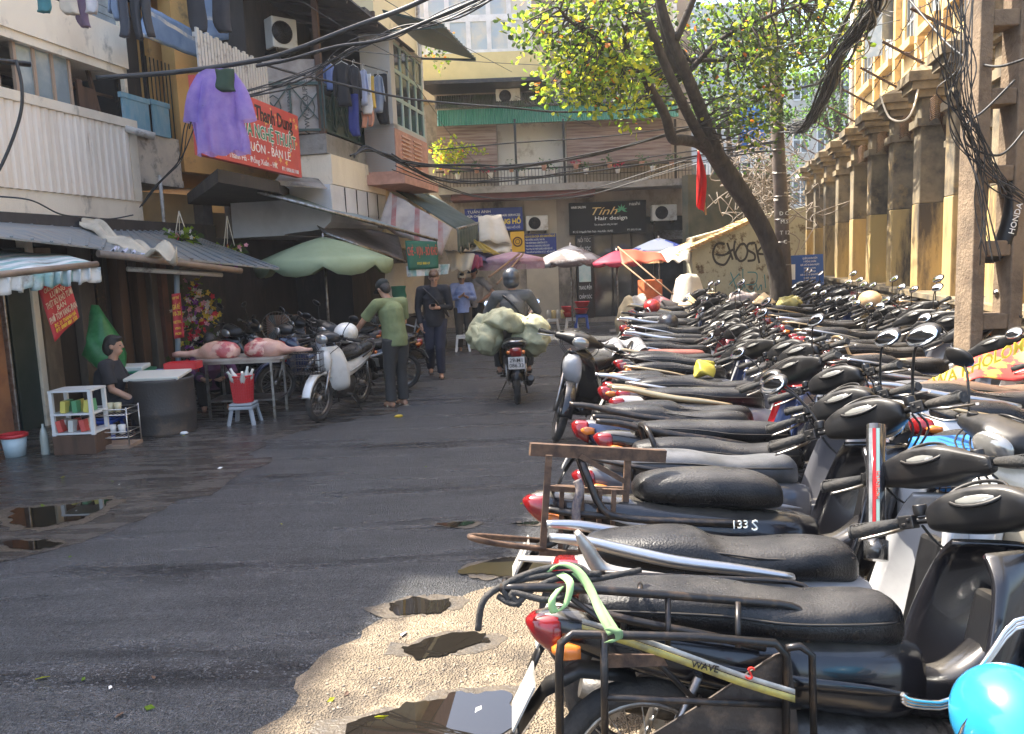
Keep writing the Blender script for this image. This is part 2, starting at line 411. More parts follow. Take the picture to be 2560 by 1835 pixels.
        m.tube([(-.10, -.15, .66), (-.35, -.165, .68), (-.55, -.16, .70), (-.64, -.15, .74), (-.70, -.12, .90), (-.71, 0, .93), (-.70, .12, .90), (-.64, .15, .74), (-.55, .16, .70), (-.10, .15, .66)], .014, 8, curve=4)
        m.tube([(-.55, -.15, .70), (-.74, -.14, .72), (-.85, -.1, .735)], .013, 8, curve=3)
    if m.v: B('grab_rail', m, RAIL, R)
    # running gear
    m = MB()
    for sg in (-1, 1):
        m.bar((-.05, sg*.09, .34), (-.62, sg*.09, .285), .022, .05)
        m.tube([(-.60, sg*.115, .30), (-.46, sg*.13, .62)], .013)
        m.tube([(-.585+.0, sg*.116, .34)]+[(-.585+.125*i/28+.006*math.cos(i*1.57), sg*.118+.02*math.sin(i*1.57), .34+.22*i/28) for i in range(29)], .006, 5)
    B('shock_absorbers', m, M_['steel'], R)
    m = MB(); m.xloft([(-.22, .46, .22, .09), (-.05, .47, .20, .12), (.12, .44, .22, .12), (.26, .42, .30, .08), (.38, .40, .33, .055)], e=3.4)
    m.lathe([(.085, -.03), (.095, 0), (.085, .03)], (-.02, -.13, .31), 16, Matrix.Rotation(math.pi/2, 4, 'X'))
    for k in range(5): m.box((.20+k*.03, 0, .36), (.010, .15, .13))
    B('engine', m, M_['eng'], R)
    m = MB(); m.tube([(.2, -.1, .30), (.1, -.15, .20), (-.15, -.165, .20), (-.3, -.165, .225)], .016, 8, curve=4)
    m.tube([(-.28, -.165, .22), (-.34, -.168, .235), (-.75, -.175, .345), (-.84, -.175, .37)], [.028, .045, .05, .036], 12); B('exhaust', m, M_['steel'] if not sc else M_['eng'], R)
    m = MB(); m.tube([(-.02, .10, .26), (-.12, .24, .015), (-.17, .25, .012)], .010, 6); m.tube([(.08, -.2, .27), (.08, .2, .27)], .012, 6)
    m.tube([(-.28, -.2, .33), (-.28, .2, .33)], .011, 6); m.tube([(-.1, -.12, .24), (-.22, -.14, .08)], .012, 6); B('stand_and_pegs', m, M_['dkiron'], R)
    # leg shield
    m = MB()
    H0 = [(.30, .33, .10), (.36, .40, .19), (.42, .55, .215), (.47, .70, .20), (.515, .84, .15), (.53, .91, .08)]
    if shield:
        rows = []
        for x, z, hw in catmull([V(q) for q in H0], 4):
            rows.append([V((x+.035-.16*(k/8)**2*(1 if sc else 1.25), hw*k/8, z)) for k in range(-8, 9)])
        n = 17; m.add([p for r in rows for p in r], [(i*n+k, i*n+k+1, (i+1)*n+k+1, (i+1)*n+k) for i in range(len(rows)-1) for k in range(n-1)], True)
        B('leg_shield', m, BODY, R, solid=.018)
        m = MB(); m.box((.40, 0, .60), (.06, .13, .36), Matrix.Rotation(rad(14), 4, 'Y')); B('glove_box', m, M_['blk'], R, bevel=.02)
        m = MB(); m.xloft([(.50, .90, .55, .09), (.56, .88, .60, .10), (.615, .84, .68, .06), (.63, .80, .72, .02)], e=2.4); B('front_cowl', m, ACC if style != 'plain' else BODY, R)
    # steered group
    m = MB(); m.M = Tm
    for sg in (-1, 1): m.tube([(.49, sg*.075, .76), (.60, sg*.075, .42), (.63, sg*.075, .29)], [.018, .018, .024], 8)
    B('fork', m, M_['steel'], R)
    m = MB(); m.M = Tm; arc = []
    for k in range(12):
        a = rad(10+k*13); arc.append((.63+.315*math.cos(a), .285+.315*math.sin(a)))
    m.loft([[V((x, -.06, z-.015)), V((x, -.045, z+.02)), V((x, .045, z+.02)), V((x, .06, z-.015)), V((x, 0, z-.005))] for x, z in arc]); B('front_fender', m, BODY, R)
    m = MB(); m.M = Tm; secs = []
    for y, hx, hz, dx, dz in ([(-.165, .022, .020, -.035, .0), (-.155, .040, .034, -.03, .004), (-.12, .062, .050, -.012, .010), (-.07, .082, .064, .012, .014), (0, .088, .070, .018, .014), (.07, .082, .064, .012, .014), (.12, .062, .050, -.012, .010), (.155, .040, .034, -.03, .004), (.165, .022, .020, -.035, 0)] if not sc else [(-.245, .022, .024, -.055, -.002), (-.21, .036, .036, -.045, .0), (-.15, .055, .047, -.02, .008), (-.09, .078, .064, .008, .012), (-.05, .090, .070, .018, .014), (.05, .090, .070, .018, .014), (.09, .078, .064, .008, .012), (.15, .055, .047, -.02, .008), (.21, .036, .036, -.045, 0), (.245, .022, .024, -.055, -.002)]):
        secs.append([V((.47+dx+hx*math.copysign(abs(math.cos(t))**.7, math.cos(t)), y, 1.0+dz+hz*math.copysign(abs(math.sin(t))**(.55 if math.sin(t) > 0 else .9), math.sin(t))-.25*hx*math.cos(t)*(math.sin(t) > 0))) for t in [2*math.pi*k/18 for k in range(18)]])
    S2 = []
    for i in range(len(secs[0])): S2.append(catmull([q[i] for q in secs], 3))
    m.loft([[S2[i][j] for i in range(18)] for j in range(len(S2[0]))]); hc = B('handlebar_cover', m, M_['blk'], R)
    m = MB(); m.M = Tm; m.ell((.425, 0, 1.062), (.044, .082, .016), 20, 6, Matrix.Rotation(rad(-38), 4, 'Y')); ip = B('instrument_panel', m, GAUGE, hc)
    m = MB(); m.M = Tm; m.tube([(.425+.040*math.cos(t), .088*math.sin(t), 1.066+.034*math.cos(t)) for t in [k*math.pi/10 for k in range(20)]], .006, 6, closed=True); B('instrument_rim', m, M_['blk'], ip)
    for sg in (-1, 1):
        m = MB(); m.M = Tm; m.tube([(.44, sg*.13, 1.0), (.43, sg*.18, 1.006), (.413, sg*.27, 1.004)], .0125, 8); m.tube([(.432, sg*.19, 1.02), (.432, sg*.19, 1.055)], .022, 10); m.box((.412, sg*.225, 1.005), (.036, .05, .042)); m.box((.395, sg*.215, 1.012), (.012, .012, .012)); m.box((.396, sg*.232, .998), (.012, .016, .010)); B('switch_box', m, M_['blk'], hc, bevel=.004)
    m = MB(); m.M = Tm
    for q in range(3): m.tube([(.44, -.20+.02*q, .99), (.50-.02*q, -.20+.02*q, .93), (.53, -.10+.02*q, .84), (.54, -.05, .72)], .0045, 5, curve=3)
    m.tube([(.44, .2, .99), (.50, .19, .92), (.53, .08, .82), (.54, .04, .70)], .0045, 5, curve=3); B('control_cables', m, M_['rub'], R)
    m = MB(); m.M = Tm; m.ell((.585, 0, 1.0), (.035, .085, .06), 16, 10); B('headlight', m, M_['lens'], R)
    for sg in (-1, 1):
        m = MB(); m.M = Tm; m.tube([(.415, sg*.26, 1.005), (.395, sg*.32, 1.0), (.365, sg*.40, .99)], [.015, .019, .019], 10)
        m.tube([(.365, sg*.40, .99), (.362, sg*.408, .99)], [.022, .020], 10)
        for k in range(6): m.torus((.39-.006*k+.004, sg*(.335+.011*k), .998), .019, .0022, 10, 4, Matrix.Rotation(math.pi/2, 4, 'Z'))
        B('grip', m, M_['rub'], R)
        m = MB(); m.M = Tm; m.tube([(.43, sg*.25, .995), (.455, sg*.28, .985), (.45, sg*.34, .975), (.425, sg*.41, .965), (.42, sg*.42, .965)], [.006, .007, .006, .005, .007], 6, curve=3); B('brake_lever', m, M_['steel'], R)
        if mirrors:
            m = MB(); m.M = Tm; m.tube([(.44, sg*.20, 1.04), (.43, sg*.225, 1.12), (.40, sg*.27, 1.20), (.385, sg*.30, 1.225)], .0055, 6, curve=3)
            Mr = Matrix.Rotation(rad(22), 4, 'Y')
            m.ell((.385, sg*.325, 1.25), (.020, .068, .046), 16, 8, Mr); mo = B('mirror', m, M_['blk'], R)
            m = MB(); m.M = Tm; m.ell((.3665, sg*.325, 1.243), (.006, .061, .040), 18, 6, Mr); B('mirror_glass', m, M_['mirror'], mo)
    return R
# ================================================================ ground
def ground_mat(name, kind):
    m = bpy.data.materials.new(name); m.use_nodes = True; n = m.node_tree.nodes; l = m.node_tree.links; p = n['Principled BSDF']
    tc = n.new('ShaderNodeTexCoord')
    def mp(scale, rot=0):
        q = n.new('ShaderNodeMapping'); q.inputs['Scale'].default_value = scale; q.inputs['Rotation'].default_value = (0, 0, rot); l.new(tc.outputs['Object'], q.inputs[0]); return q.outputs[0]
    def nz(vec, sc, det=6, r=.6):
        t = n.new('ShaderNodeTexNoise'); t.inputs['Scale'].default_value = sc; t.inputs['Detail'].default_value = det; t.inputs['Roughness'].default_value = r; l.new(vec, t.inputs['Vector']); return t.outputs[0]
    def rng(a, lo, hi, x=0, y=1):
        r = n.new('ShaderNodeMapRange'); r.inputs[1].default_value = lo; r.inputs[2].default_value = hi; r.inputs[3].default_value = x; r.inputs[4].default_value = y; l.new(a, r.inputs[0]); return r.outputs[0]
    def mixc(f, a, b):
        x = n.new('ShaderNodeMix'); x.data_type = 'RGBA'; l.new(f, x.inputs[0])
        for i, q in ((6, a), (7, b)):
            if isinstance(q, tuple): x.inputs[i].default_value = (*q, 1)
            else: l.new(q, x.inputs[i])
        return x.outputs[2]
    def mul(a, b, op='MULTIPLY'):
        x = n.new('ShaderNodeMath'); x.operation = op
        for i, q in ((0, a), (1, b)):
            if isinstance(q, (int, float)): x.inputs[i].default_value = q
            else: l.new(q, x.inputs[i])
        return x.outputs[0]
    iso = mp((1, 1, 1)); st = mp((.35, 2.2, 1), rad(0))
    vo = n.new('ShaderNodeTexVoronoi'); vo.inputs['Scale'].default_value = 105; l.new(iso, vo.inputs['Vector'])
    vo2 = n.new('ShaderNodeTexVoronoi'); vo2.inputs['Scale'].default_value = 26; l.new(iso, vo2.inputs['Vector'])
    grain = nz(iso, 90, 3); big = nz(st, .9, 8); mid = nz(st, 3.2, 8, .7)
    if kind == 'asphalt':
        c = mixc(rng(mid, .35, .7), (.066, .066, .068), (.125, .125, .127)); c = mixc(rng(big, .52, .66), c, (.018, .018, .020))
        c = mixc(rng(vo.outputs['Distance'], .05, .32, .45, 0), c, (.22, .225, .24)); sxc = n.new('ShaderNodeSeparateColor'); l.new(vo.outputs['Color'], sxc.inputs[0]); c = mixc(rng(sxc.outputs[0], .80, .90, 0, .5), c, (.22, .225, .24)); c = mixc(rng(sxc.outputs[1], .80, .9, 0, .6), c, (.012, .012, .014))
        wet = mul(rng(big, .47, .60), rng(mid, .42, .55)); rough = rng(wet, 0, 1, .36, .12)
        bs, bd = 1.0, .022
    elif kind == 'dirt':
        c = mixc(rng(mid, .35, .65), (.30, .235, .16), (.20, .155, .105)); c = mixc(rng(nz(iso, 1.7, 8, .7), .52, .62), c, (.12, .095, .07))
        c = mixc(rng(vo2.outputs['Distance'], .0, .25, .35, 0), c, (.38, .33, .27))
        wet = rng(nz(iso, 2.1, 6), .55, .62); rough = rng(wet, 0, 1, .85, .3); bs, bd = 1.0, .02
    else:
        c = mixc(rng(mid, .35, .65), (.075, .068, .060), (.035, .032, .030)); c = mixc(rng(nz(iso, 2.4, 8, .7), .55, .68), c, (.13, .115, .10))
        wet = rng(mid, .42, .56); rough = rng(wet, 0, 1, .42, .08); bs, bd = .5, .006
    l.new(c, p.inputs['Base Color']); l.new(rough, p.inputs['Roughness'])
    h = mul(mul(vo.outputs['Distance'], mul(grain, .6, 'ADD')), rng(wet, 0, 1, 1, .45)); h2 = mul(mid, .5)
    b = n.new('ShaderNodeBump'); b.inputs['Strength'].default_value = bs; b.inputs['Distance'].default_value = bd; l.new(mul(h, h2, 'ADD'), b.inputs['Height']); l.new(b.outputs[0], p.inputs['Normal'])
    return m
GA, GD, GS = ground_mat('wet_asphalt', 'asphalt'), ground_mat('sandy_dirt', 'dirt'), ground_mat('wet_paving', 'pave')
m = MB(); m.add([(-120, -40, 0), (120, -40, 0), (120, 200, 0), (-120, 200, 0)], [(0, 1, 2, 3)]); struct('ground', m, GA, loc=(0, 0, 0))
def blob(pts, z, jag=.12, k=5, seed=0, fr=2.5):
    out = []
    n = len(pts)
    for i in range(n):
        a, b = V(pts[i]), V(pts[(i+1) % n])
        kk = max(k, int((b-a).length/.07)) if jag else 1
        for j in range(min(kk, 60)):
            p = a+(b-a)*(j/min(kk, 60)); o = V((noise.noise(V((p.x*fr, p.y*fr, seed))), noise.noise(V((p.x*fr, p.y*fr, seed+9))), 0))*jag*2
            o += V((noise.noise(V((p.x*fr*4, p.y*fr*4, seed))), noise.noise(V((p.x*fr*4, p.y*fr*4, seed+9))), 0))*jag*.5
            q = p+o; out.append(V((q.x, q.y, z)))
    return out
def flat(name, pts, z, m, **k):
    if k.pop('rd', 0): q = pts[-1:]+pts+pts[:2]; pts = catmull(q, 5)[5:-6]
    mb = MB(); mb.add(blob(pts, z, **k), [tuple(range(len(blob(pts, z, **k))))]); return struct(name, mb, m)
G = lambda *q: [gnd(a, b) for a, b in q]
# left wet pavement, a strip in front of the stalls
flat('pavement', [V((-14, 2, 0)), V((-9, -2, 0))]+G((-60, 575), (60, 548), (140, 522), (200, 495), (262, 465), (262, 440), (330, 425), (400, 412), (420, 372), (425, 345))+[V((-3.0, 20.5, 0)), V((-8, 21, 0)), V((-14, 14, 0))], .004, GS, jag=.10)
flat('sand_patch', G((240, 760), (300, 680), (345, 640), (420, 610), (500, 585), (560, 560), (640, 560), (800, 600), (1000, 640), (1200, 760), (1000, 1100), (400, 1200), (260, 900)), .004, GD, jag=.07, fr=4)  # sand sheet with the sunlit area's left outline drawn into its shape
PUD = []
DAMP = mat('damp_earth', (.085, .066, .045), .45, col2=(.05, .042, .034), ns=9, bump=.5, bs=60, rvar=.2)
WAT = mat('puddle_water', (.012, .010, .008), .012, spec=.8)
for i, P in enumerate([G((378, 606), (415, 596), (448, 600), (462, 608), (430, 616), (392, 615)), G((385, 655), (420, 640), (470, 634), (500, 640), (480, 652), (430, 658)), G((458, 568), (500, 560), (560, 556), (585, 566), (570, 578), (500, 580), (462, 575)),
        G((330, 728), (380, 712), (420, 700), (468, 688), (520, 692), (528, 710), (510, 740), (460, 760), (380, 765), (335, 750)), G((440, 525), (476, 523), (470, 528), (447, 528)), G((512, 523), (540, 522), (532, 527)), G((0, 512), (60, 505), (120, 498), (90, 520), (20, 532)), G((0, 545), (50, 540), (66, 546), (20, 552))]):
    ce = sum(P, V((0, 0, 0)))/len(P); P = [ce+(p-ce)*(.84 if i else .8) for p in P]; PUD.append((ce, max(abs(p.x-ce.x) for p in P)*1.1+.03, max(abs(p.y-ce.y) for p in P)*1.1+.03))
    flat('damp_ground', [ce+(p-ce)*1.25+V((.0, .0, 0)) for p in P], .006, DAMP, jag=.05, fr=6, k=8, seed=i+20, rd=1)
    flat('puddle', P, .010, WAT, jag=.035, fr=7, k=8, seed=i, rd=1)
rg = random.Random(4); m = MB()
for k in range(700):
    px, py = rg.uniform(270, 640), rg.uniform(585, 734)
    if px < 300+(734-py)*1.1-30: continue
    q = gnd(px, py, .006)
    if any(((q.x-c_.x)/a_)**2+((q.y-c_.y)/b_)**2 < 1 for c_, a_, b_ in PUD): continue
    s_ = rg.uniform(.002, .008); m.ell(q, (s_*rg.uniform(.7, 1.3), s_, s_*.7), 6, 4)
tag(B('gravel', m, mat('gravel_stones', (.30, .25, .19), .9, col2=(.14, .12, .10), ns=30)), None, None, kind='stuff')
# kerb where the back pavement begins
m = MB(); m.hexa([gnd(430, 326)+V((0, .0, 0)), gnd(720, 314), gnd(720, 314)+V((0, 0, .12)), gnd(430, 326)+V((0, 0, .12)), gnd(430, 326)+V((0, 3, 0)), gnd(720, 314)+V((0, 3, 0)), gnd(720, 314)+V((0, 3, .12)), gnd(430, 326)+V((0, 3, .12))]); struct('back_pavement', m, mat('pavement_tiles', (.10, .095, .09), .7, col2=(.06, .055, .05), ns=3))
# ================================================================ bike rows
cl = lambda n, c, r=.2: mat('bike_paint_'+n, c, r, coat=.4, col2=tuple(q*.6+.02 for q in c), ns=6, lo=.5, hi=.8, dust_sheen=(.16, .145, .12))
PC = dict(black=BODY, red=cl('red', (.42, .012, .018)), white=cl('white', (.68, .67, .64)), silver=cl('silver', (.32, .32, .33)), blue=cl('blue', (.02, .05, .28)), grey=cl('grey', (.09, .09, .10)), cream=cl('cream', (.62, .55, .42)), maroon=cl('maroon', (.14, .012, .02)), navy=cl('navy', (.015, .025, .07)))
RC = dict(black=M_['dkiron'], steel=RAIL, gold=mat('bike_rail_gold', (.55, .42, .25), .35, .8))
SEATS = dict(black=M_['seat'], grey=mat('grey_vinyl_seat', (.10, .10, .105), .45, col2=(.06, .06, .06), ns=7, bump=.2, bs=150), red=mat('dusty_red_vinyl_seat', (.30, .10, .07), .5, col2=(.18, .06, .05), ns=8, bump=.2, bs=120), brown=mat('brown_vinyl_seat', (.14, .09, .06), .5, bump=.3, bs=150))
protos = dict(
    a=make_bike('p', 'wave', 38, 'tube'), b=make_bike('p', 'scooter', 32, 'cast', mirrors=False), c=make_bike('p', 'wave', 25, 'up', mirrors=False),
    d=make_bike('p', 'scooter', 40, 'tube'), e=make_bike('p', 'plain', 40, 'cast', mirrors=False), f=make_bike('p', 'round', 42, 'up'), g=make_bike('p', 'wave', 36, 'tube', mirrors=False), h=make_bike('p', 'wave', -4, 'tube'))
reg(None)
used = set()
def place(k, x, y, label, paint='black', acc='red', rl='black', seat='black', rz=0, lean=-7, sc=1.0, z=0, group='motorbikes parked in the long front row', drop=()):
    p = protos[k]; cols = {BODY.name: PC[paint], ACC.name: PC[acc], RAIL.name: RC[rl], M_['seat'].name: SEATS[seat]}
    return dup(p, (x, y, z), (rad(lean), 0, rad(rz)), label, (sc, sc, sc), group, cols, drop)
ORD = 'first second third fourth fifth sixth seventh eighth ninth tenth eleventh twelfth thirteenth fourteenth fifteenth sixteenth seventeenth eighteenth nineteenth twentieth twenty-first twenty-second twenty-third twenty-fourth twenty-fifth twenty-sixth twenty-seventh twenty-eighth twenty-ninth thirtieth thirty-first thirty-second thirty-third thirty-fourth thirty-fifth thirty-sixth'.split()
rnd = random.Random(3)
rowx = lambda d: .95+(d-2.2)*.175
Y1 = [2.14, 2.62, 3.15, 3.72, 4.10, 4.42, 4.80, 5.2]
while Y1[-1] < 16.2: Y1.append(Y1[-1]+.40+rnd.random()*.06)
B1 = [('g', 'black', 'black', 'black', 'black'), ('b', 'silver', 'silver', 'steel', 'black'), ('f', 'black', 'silver', 'black', 'black'), ('a', 'grey', 'silver', 'black', 'grey'), ('c', 'black', 'white', 'black', 'black'), ('e', 'black', 'red', 'black', 'black'),
      ('b', 'navy', 'white', 'black', 'black'), ('d', 'red', 'white', 'black', 'black')]
desc = dict(a='step-through bike', b='scooter with cast rail', c='bike with upright hoop', d='scooter with mirrors', e='slim cast-rail bike', f='round-seated bike', g='mirrorless bike', h='bike')
FIRST = ['black step-through motorbike nearest the camera, under the black steel carrier', 'silver scooter with long silver grab rail, behind the black carrier frame', 'black motorbike with short round seat and 133S on its side panel', 'grey motorbike whose tail carries the rusty iron luggage frame']
bikes1 = []
for i, y in enumerate(Y1):
    if i < len(B1): q = B1[i]
    else: q = (rnd.choice('aabbcdeeggg'), rnd.choice(['black']*9+['silver', 'grey', 'grey', 'navy', 'maroon', 'red']), rnd.choice(['red', 'silver', 'grey', 'black', 'black', 'grey']), rnd.choice(['black', 'steel', 'steel', 'gold']), rnd.choice(['black']*8+['grey']))
    if i == 15: q = ('e', 'maroon', 'red', 'gold', 'red')
    lb = FIRST[i] if i < 4 else '%s %s%s, %s from camera in front row' % (q[1], desc[q[0]], '' if q[4] == 'black' else ' with '+q[4]+' seat', ORD[i])
    jx = 0 if i < 4 else rnd.uniform(-.12, .12)
    bikes1.append(place(q[0], rowx(y)+jx, y, lb, q[1], q[2], q[3], q[4], rz=(0 if i < 3 else rnd.uniform(-5, 5)), lean=-7+rnd.uniform(-4, 3) if i > 2 else -6, sc=(1, 1, 1.07)[i] if i < 3 else 1+rnd.uniform(-.07, .05)))
    if i == 2: bikes1[-1].location.x -= .10
Y2 = [4.55]
while Y2[-1] < 17.8: Y2.append(Y2[-1]+.43+rnd.random()*.1)
for i, y in enumerate(Y2):
    q = (rnd.choice('abcdaagd'), rnd.choice(['black']*8+['silver', 'silver', 'grey', 'red', 'white', 'navy']), rnd.choice(['red', 'silver', 'grey', 'black', 'black']), rnd.choice(['black', 'steel', 'steel', 'gold']), rnd.choice(['black']*7+['grey', 'brown']))
    x = rowx(y)+1.95+.03*(y-4.5)
    place(q[0], x+rnd.uniform(-.1, .1), y, '%s %s%s, %s from camera in second row' % (q[1], desc[q[0]], '' if q[4] == 'black' else ' with '+q[4]+' seat', ORD[i]), q[1], q[2], q[3], q[4], rz=rnd.uniform(-9, 9), lean=-7+rnd.uniform(-5, 4), sc=1+rnd.uniform(-.07, .06), group='motorbikes parked in the second row')
Y3 = [8.4+.55*i for i in range(19)]
for i, y in enumerate(Y3):
    q = (rnd.choice('aadeg'), rnd.choice(['black']*7+['silver', 'silver', 'grey', 'cream', 'red']), rnd.choice(['red', 'silver', 'white', 'black']), rnd.choice(['black', 'steel', 'gold']), 'black')
    x = rowx(y)+3.9+.05*(y-8)
    place(q[0], x, y, '%s %s, %s from camera in row by yellow wall' % (q[1], desc[q[0]], ORD[i]), q[1], q[2], q[3], q[4], rz=rnd.uniform(-6, 6), sc=1.03, z=.12, group='motorbikes parked by the wall')
# ================================================================ buildings on the left
stain = (.06, .052, .045)
CREAM = mat('cream_plaster', (.84, .74, .58), .85, col2=(.70, .60, .46), ns=1.4, grime=(.17, .14, .11), gs=2.2, gl=.56, gh=.74, stretch=(1, 1, .6), bump=.25, bs=30)
CONC = mat('weathered_concrete', (.30, .28, .25), .9, col2=(.20, .185, .165), ns=2, grime=(.07, .06, .05), gs=1.6, gl=.54, gh=.7, bump=.4, bs=25)
CORR = mat('cream_corrugated_sheet', (.86, .75, .62), .5, col2=(.76, .64, .50), ns=2, grime=(.30, .17, .09), gs=3.5, gl=.62, gh=.78, stretch=(1, 1, .2))
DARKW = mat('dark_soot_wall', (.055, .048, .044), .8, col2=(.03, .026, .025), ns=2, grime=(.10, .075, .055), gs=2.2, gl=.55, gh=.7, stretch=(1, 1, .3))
BROWN = mat('brown_old_wood', (.12, .065, .04), .75, col2=(.06, .035, .022), ns=5, stretch=(1, 1, .15), bump=.2)
ORANGE = mat('orange_plaster', (.74, .42, .14), .85, col2=(.64, .34, .11), ns=1.5, grime=(.16, .10, .06), gs=1.6, gl=.58, gh=.75)
YEL = mat('pale_yellow_plaster', (.84, .70, .42), .85, col2=(.76, .62, .36), ns=1.5, grime=(.30, .23, .13), gs=1.5, gl=.6, gh=.8)
GREENM = mat('dark_green_metal', (.02, .055, .045), .5, col2=(.05, .06, .05), ns=7)
GLASS = mat('grey_window_glass', (.20, .25, .27), .12, col2=(.34, .38, .38), ns=1.2, lo=.45, hi=.6, spec=.8)
GLASSD = mat('dark_window_glass', (.03, .035, .04), .08, col2=(.08, .09, .10), ns=1.5, spec=.9)
WFRAME = mat('white_window_frame', (.74, .74, .72), .4, col2=(.6, .6, .58), ns=5)
TIN = mat('blue_grey_tin_roof', (.17, .21, .24), .45, .35, col2=(.28, .27, .25), ns=2.5, grime=(.12, .075, .05), gs=2.2, gl=.56, gh=.72, stretch=(1, 3, 1))
BLUEP = mat('faded_blue_boards', (.16, .33, .42), .75, col2=(.30, .42, .46), ns=6, grime=(.10, .10, .10), gs=3, gl=.58, gh=.72, stretch=(1, 1, .4))
SALMON = mat('salmon_terracotta', (.55, .30, .22), .8, col2=(.42, .22, .16), ns=6)
def panel_grid(f, parent, name, a0, a1, z0, z1, t, cols, rows, m_frame, m_glass, fw=.05, depth=.05):
    mb = MB()
    for i in range(cols+1):
        a = a0+(a1-a0)*i/cols; f.box(mb, a-fw/2, a+fw/2, z0, z1, t-depth, t)
    for j in range(rows+1):
        z = z0+(z1-z0)*j/rows; f.box(mb, a0+fw/2+.001, a1-fw/2-.001, z-fw/2, z+fw/2, t-depth+.004, t-.004)
    w2 = B(name, mb, m_frame, parent)
    mb = MB(); f.box(mb, a0, a1, z0, z1, t-depth*.7, t-depth*.7+.01); B('pane', mb, m_glass, w2); return w2
# --- house with the cream balcony
F1 = Fac((-6.4, 10), (-5.9, 12.5))
h1 = thing('balcony_house', 'grimy house at far left with cream corrugated balcony and grey sliding windows', 'building', F1.pt(0, 0, -1))
aR = F1.hit(134, 120)[0]; a78 = F1.hit(77, 80)[0]; a122 = F1.hit(122, 130)[0]
mb = MB(); F1.box(mb, -9, aR+.0, 5.02, 5.62, -.25, 0); F1.box(mb, -9, aR-.02, 4.9, 5.02, -2.4, -.03); B('upper_parapet', mb, CREAM, h1)
mb = MB(); F1.box(mb, -9, aR, 2.64, 2.98, -2.6, 0); F1.box(mb, -9, aR, 4.10, 4.23, -.16, .05); F1.box(mb, aR-.18, aR, 2.982, 4.098, -.14, .02); F1.box(mb, aR-.10, aR-.03, 4.24, 5.9, -.1, -.03); B('balcony_frame', mb, CREAM, h1)
mb = MB(); N = 60; a0 = -6.0; pts = []
for i in range(N*4+1):
    a = a0+(aR-.19-a0)*i/(N*4); pts.append((a, -.015 if i % 4 in (0,) else .03))
mb.add([F1.pt(a, z, t) for z in (2.985, 4.097) for a, t in pts], [(i, i+1, len(pts)+i+1, len(pts)+i) for i in range(len(pts)-1)]); B('balcony_panel', mb, CORR, h1)
panel_grid(F1, h1, 'sliding_window', -6, F1.hit(3, 60)[0], 4.25, 4.93, -.10, 4, 1, mat('tan_window_frame', (.38, .27, .19), .6), GLASS, .07)
panel_grid(F1, h1, 'sliding_window', F1.hit(22, 60)[0], a78, 4.25, 4.93, -.10, 3, 1, MATS['tan_window_frame'], GLASS, .05)
mb = MB(); F1.wall(mb, -9, aR, 4.2, 10.7, [(-9, aR-.3, 4.3, 4.85), (-6, aR-.4, 5.7, 7.6)], .3, -1.6); F1.box(mb, -.6, aR, 12.3, 12.5, -8, 0.2); F1.box(mb, -2.2, -.601, 11.6, 11.8, -8, .2); F1.box(mb, -12, -2.201, 10.7, 10.9, -8, .2); F1.box(mb, -9, aR, 7.9, 8.15, -1.6, .0); F1.box(mb, -9, aR-.02, 2.98, 10.7, -8, -2.6); F1.box(mb, -2.2, aR-.02, 10.7, 11.6, -8, -.2); F1.box(mb, -.6, aR-.02, 11.6, 12.3, -8, -.2); B('wall', mb, DARKW, h1)  # unseen roof steps above the view, shaped for the shadow edge on the road
mb = MB()
for i, (x0, x1, z) in enumerate([(79, 84, 118), (85, 96, 110), (97, 99, 108)]):
    a, _ = F1.hit(x0, 100, -.2); b, _ = F1.hit(x1, 100, -.2); F1.box(mb, a, b, 4.2, 4.2+.5-.08*i, -.24-.02*i, -.2-.02*i)
mb.bar(F1.pt(a78+.8, 4.25, -.3), F1.pt(a78+.62, 4.95, -.3), .05); mb.bar(F1.pt(a78+.3, 4.6, -.35), F1.pt(a78+1.2, 4.62, -.35), .04); B('stored_planks', mb, BROWN, h1)
mb = MB(); k = MB()
for i in range(6): F1.box(mb, F1.hit(93, 30)[0], aR-.05, 5.63+i*.13, 5.74+i*.13, -.12-.02*i, -.08-.02*i)
B('louvred_panel', mb, mat('pale_blue_louvres', (.28, .33, .36), .5, col2=(.18, .22, .24), ns=5), h1)
mb = MB(); F1.box(mb, -7, -.1, 3.0, 2.66, -2.5, -2.4); mb.tube([F1.pt(-1.0, 4.35, .2), F1.pt(.0, 4.42, .35), F1.pt(.4, 4.44, .55)], .035); B('canopy_pole', mb, M_['dkiron'], h1)
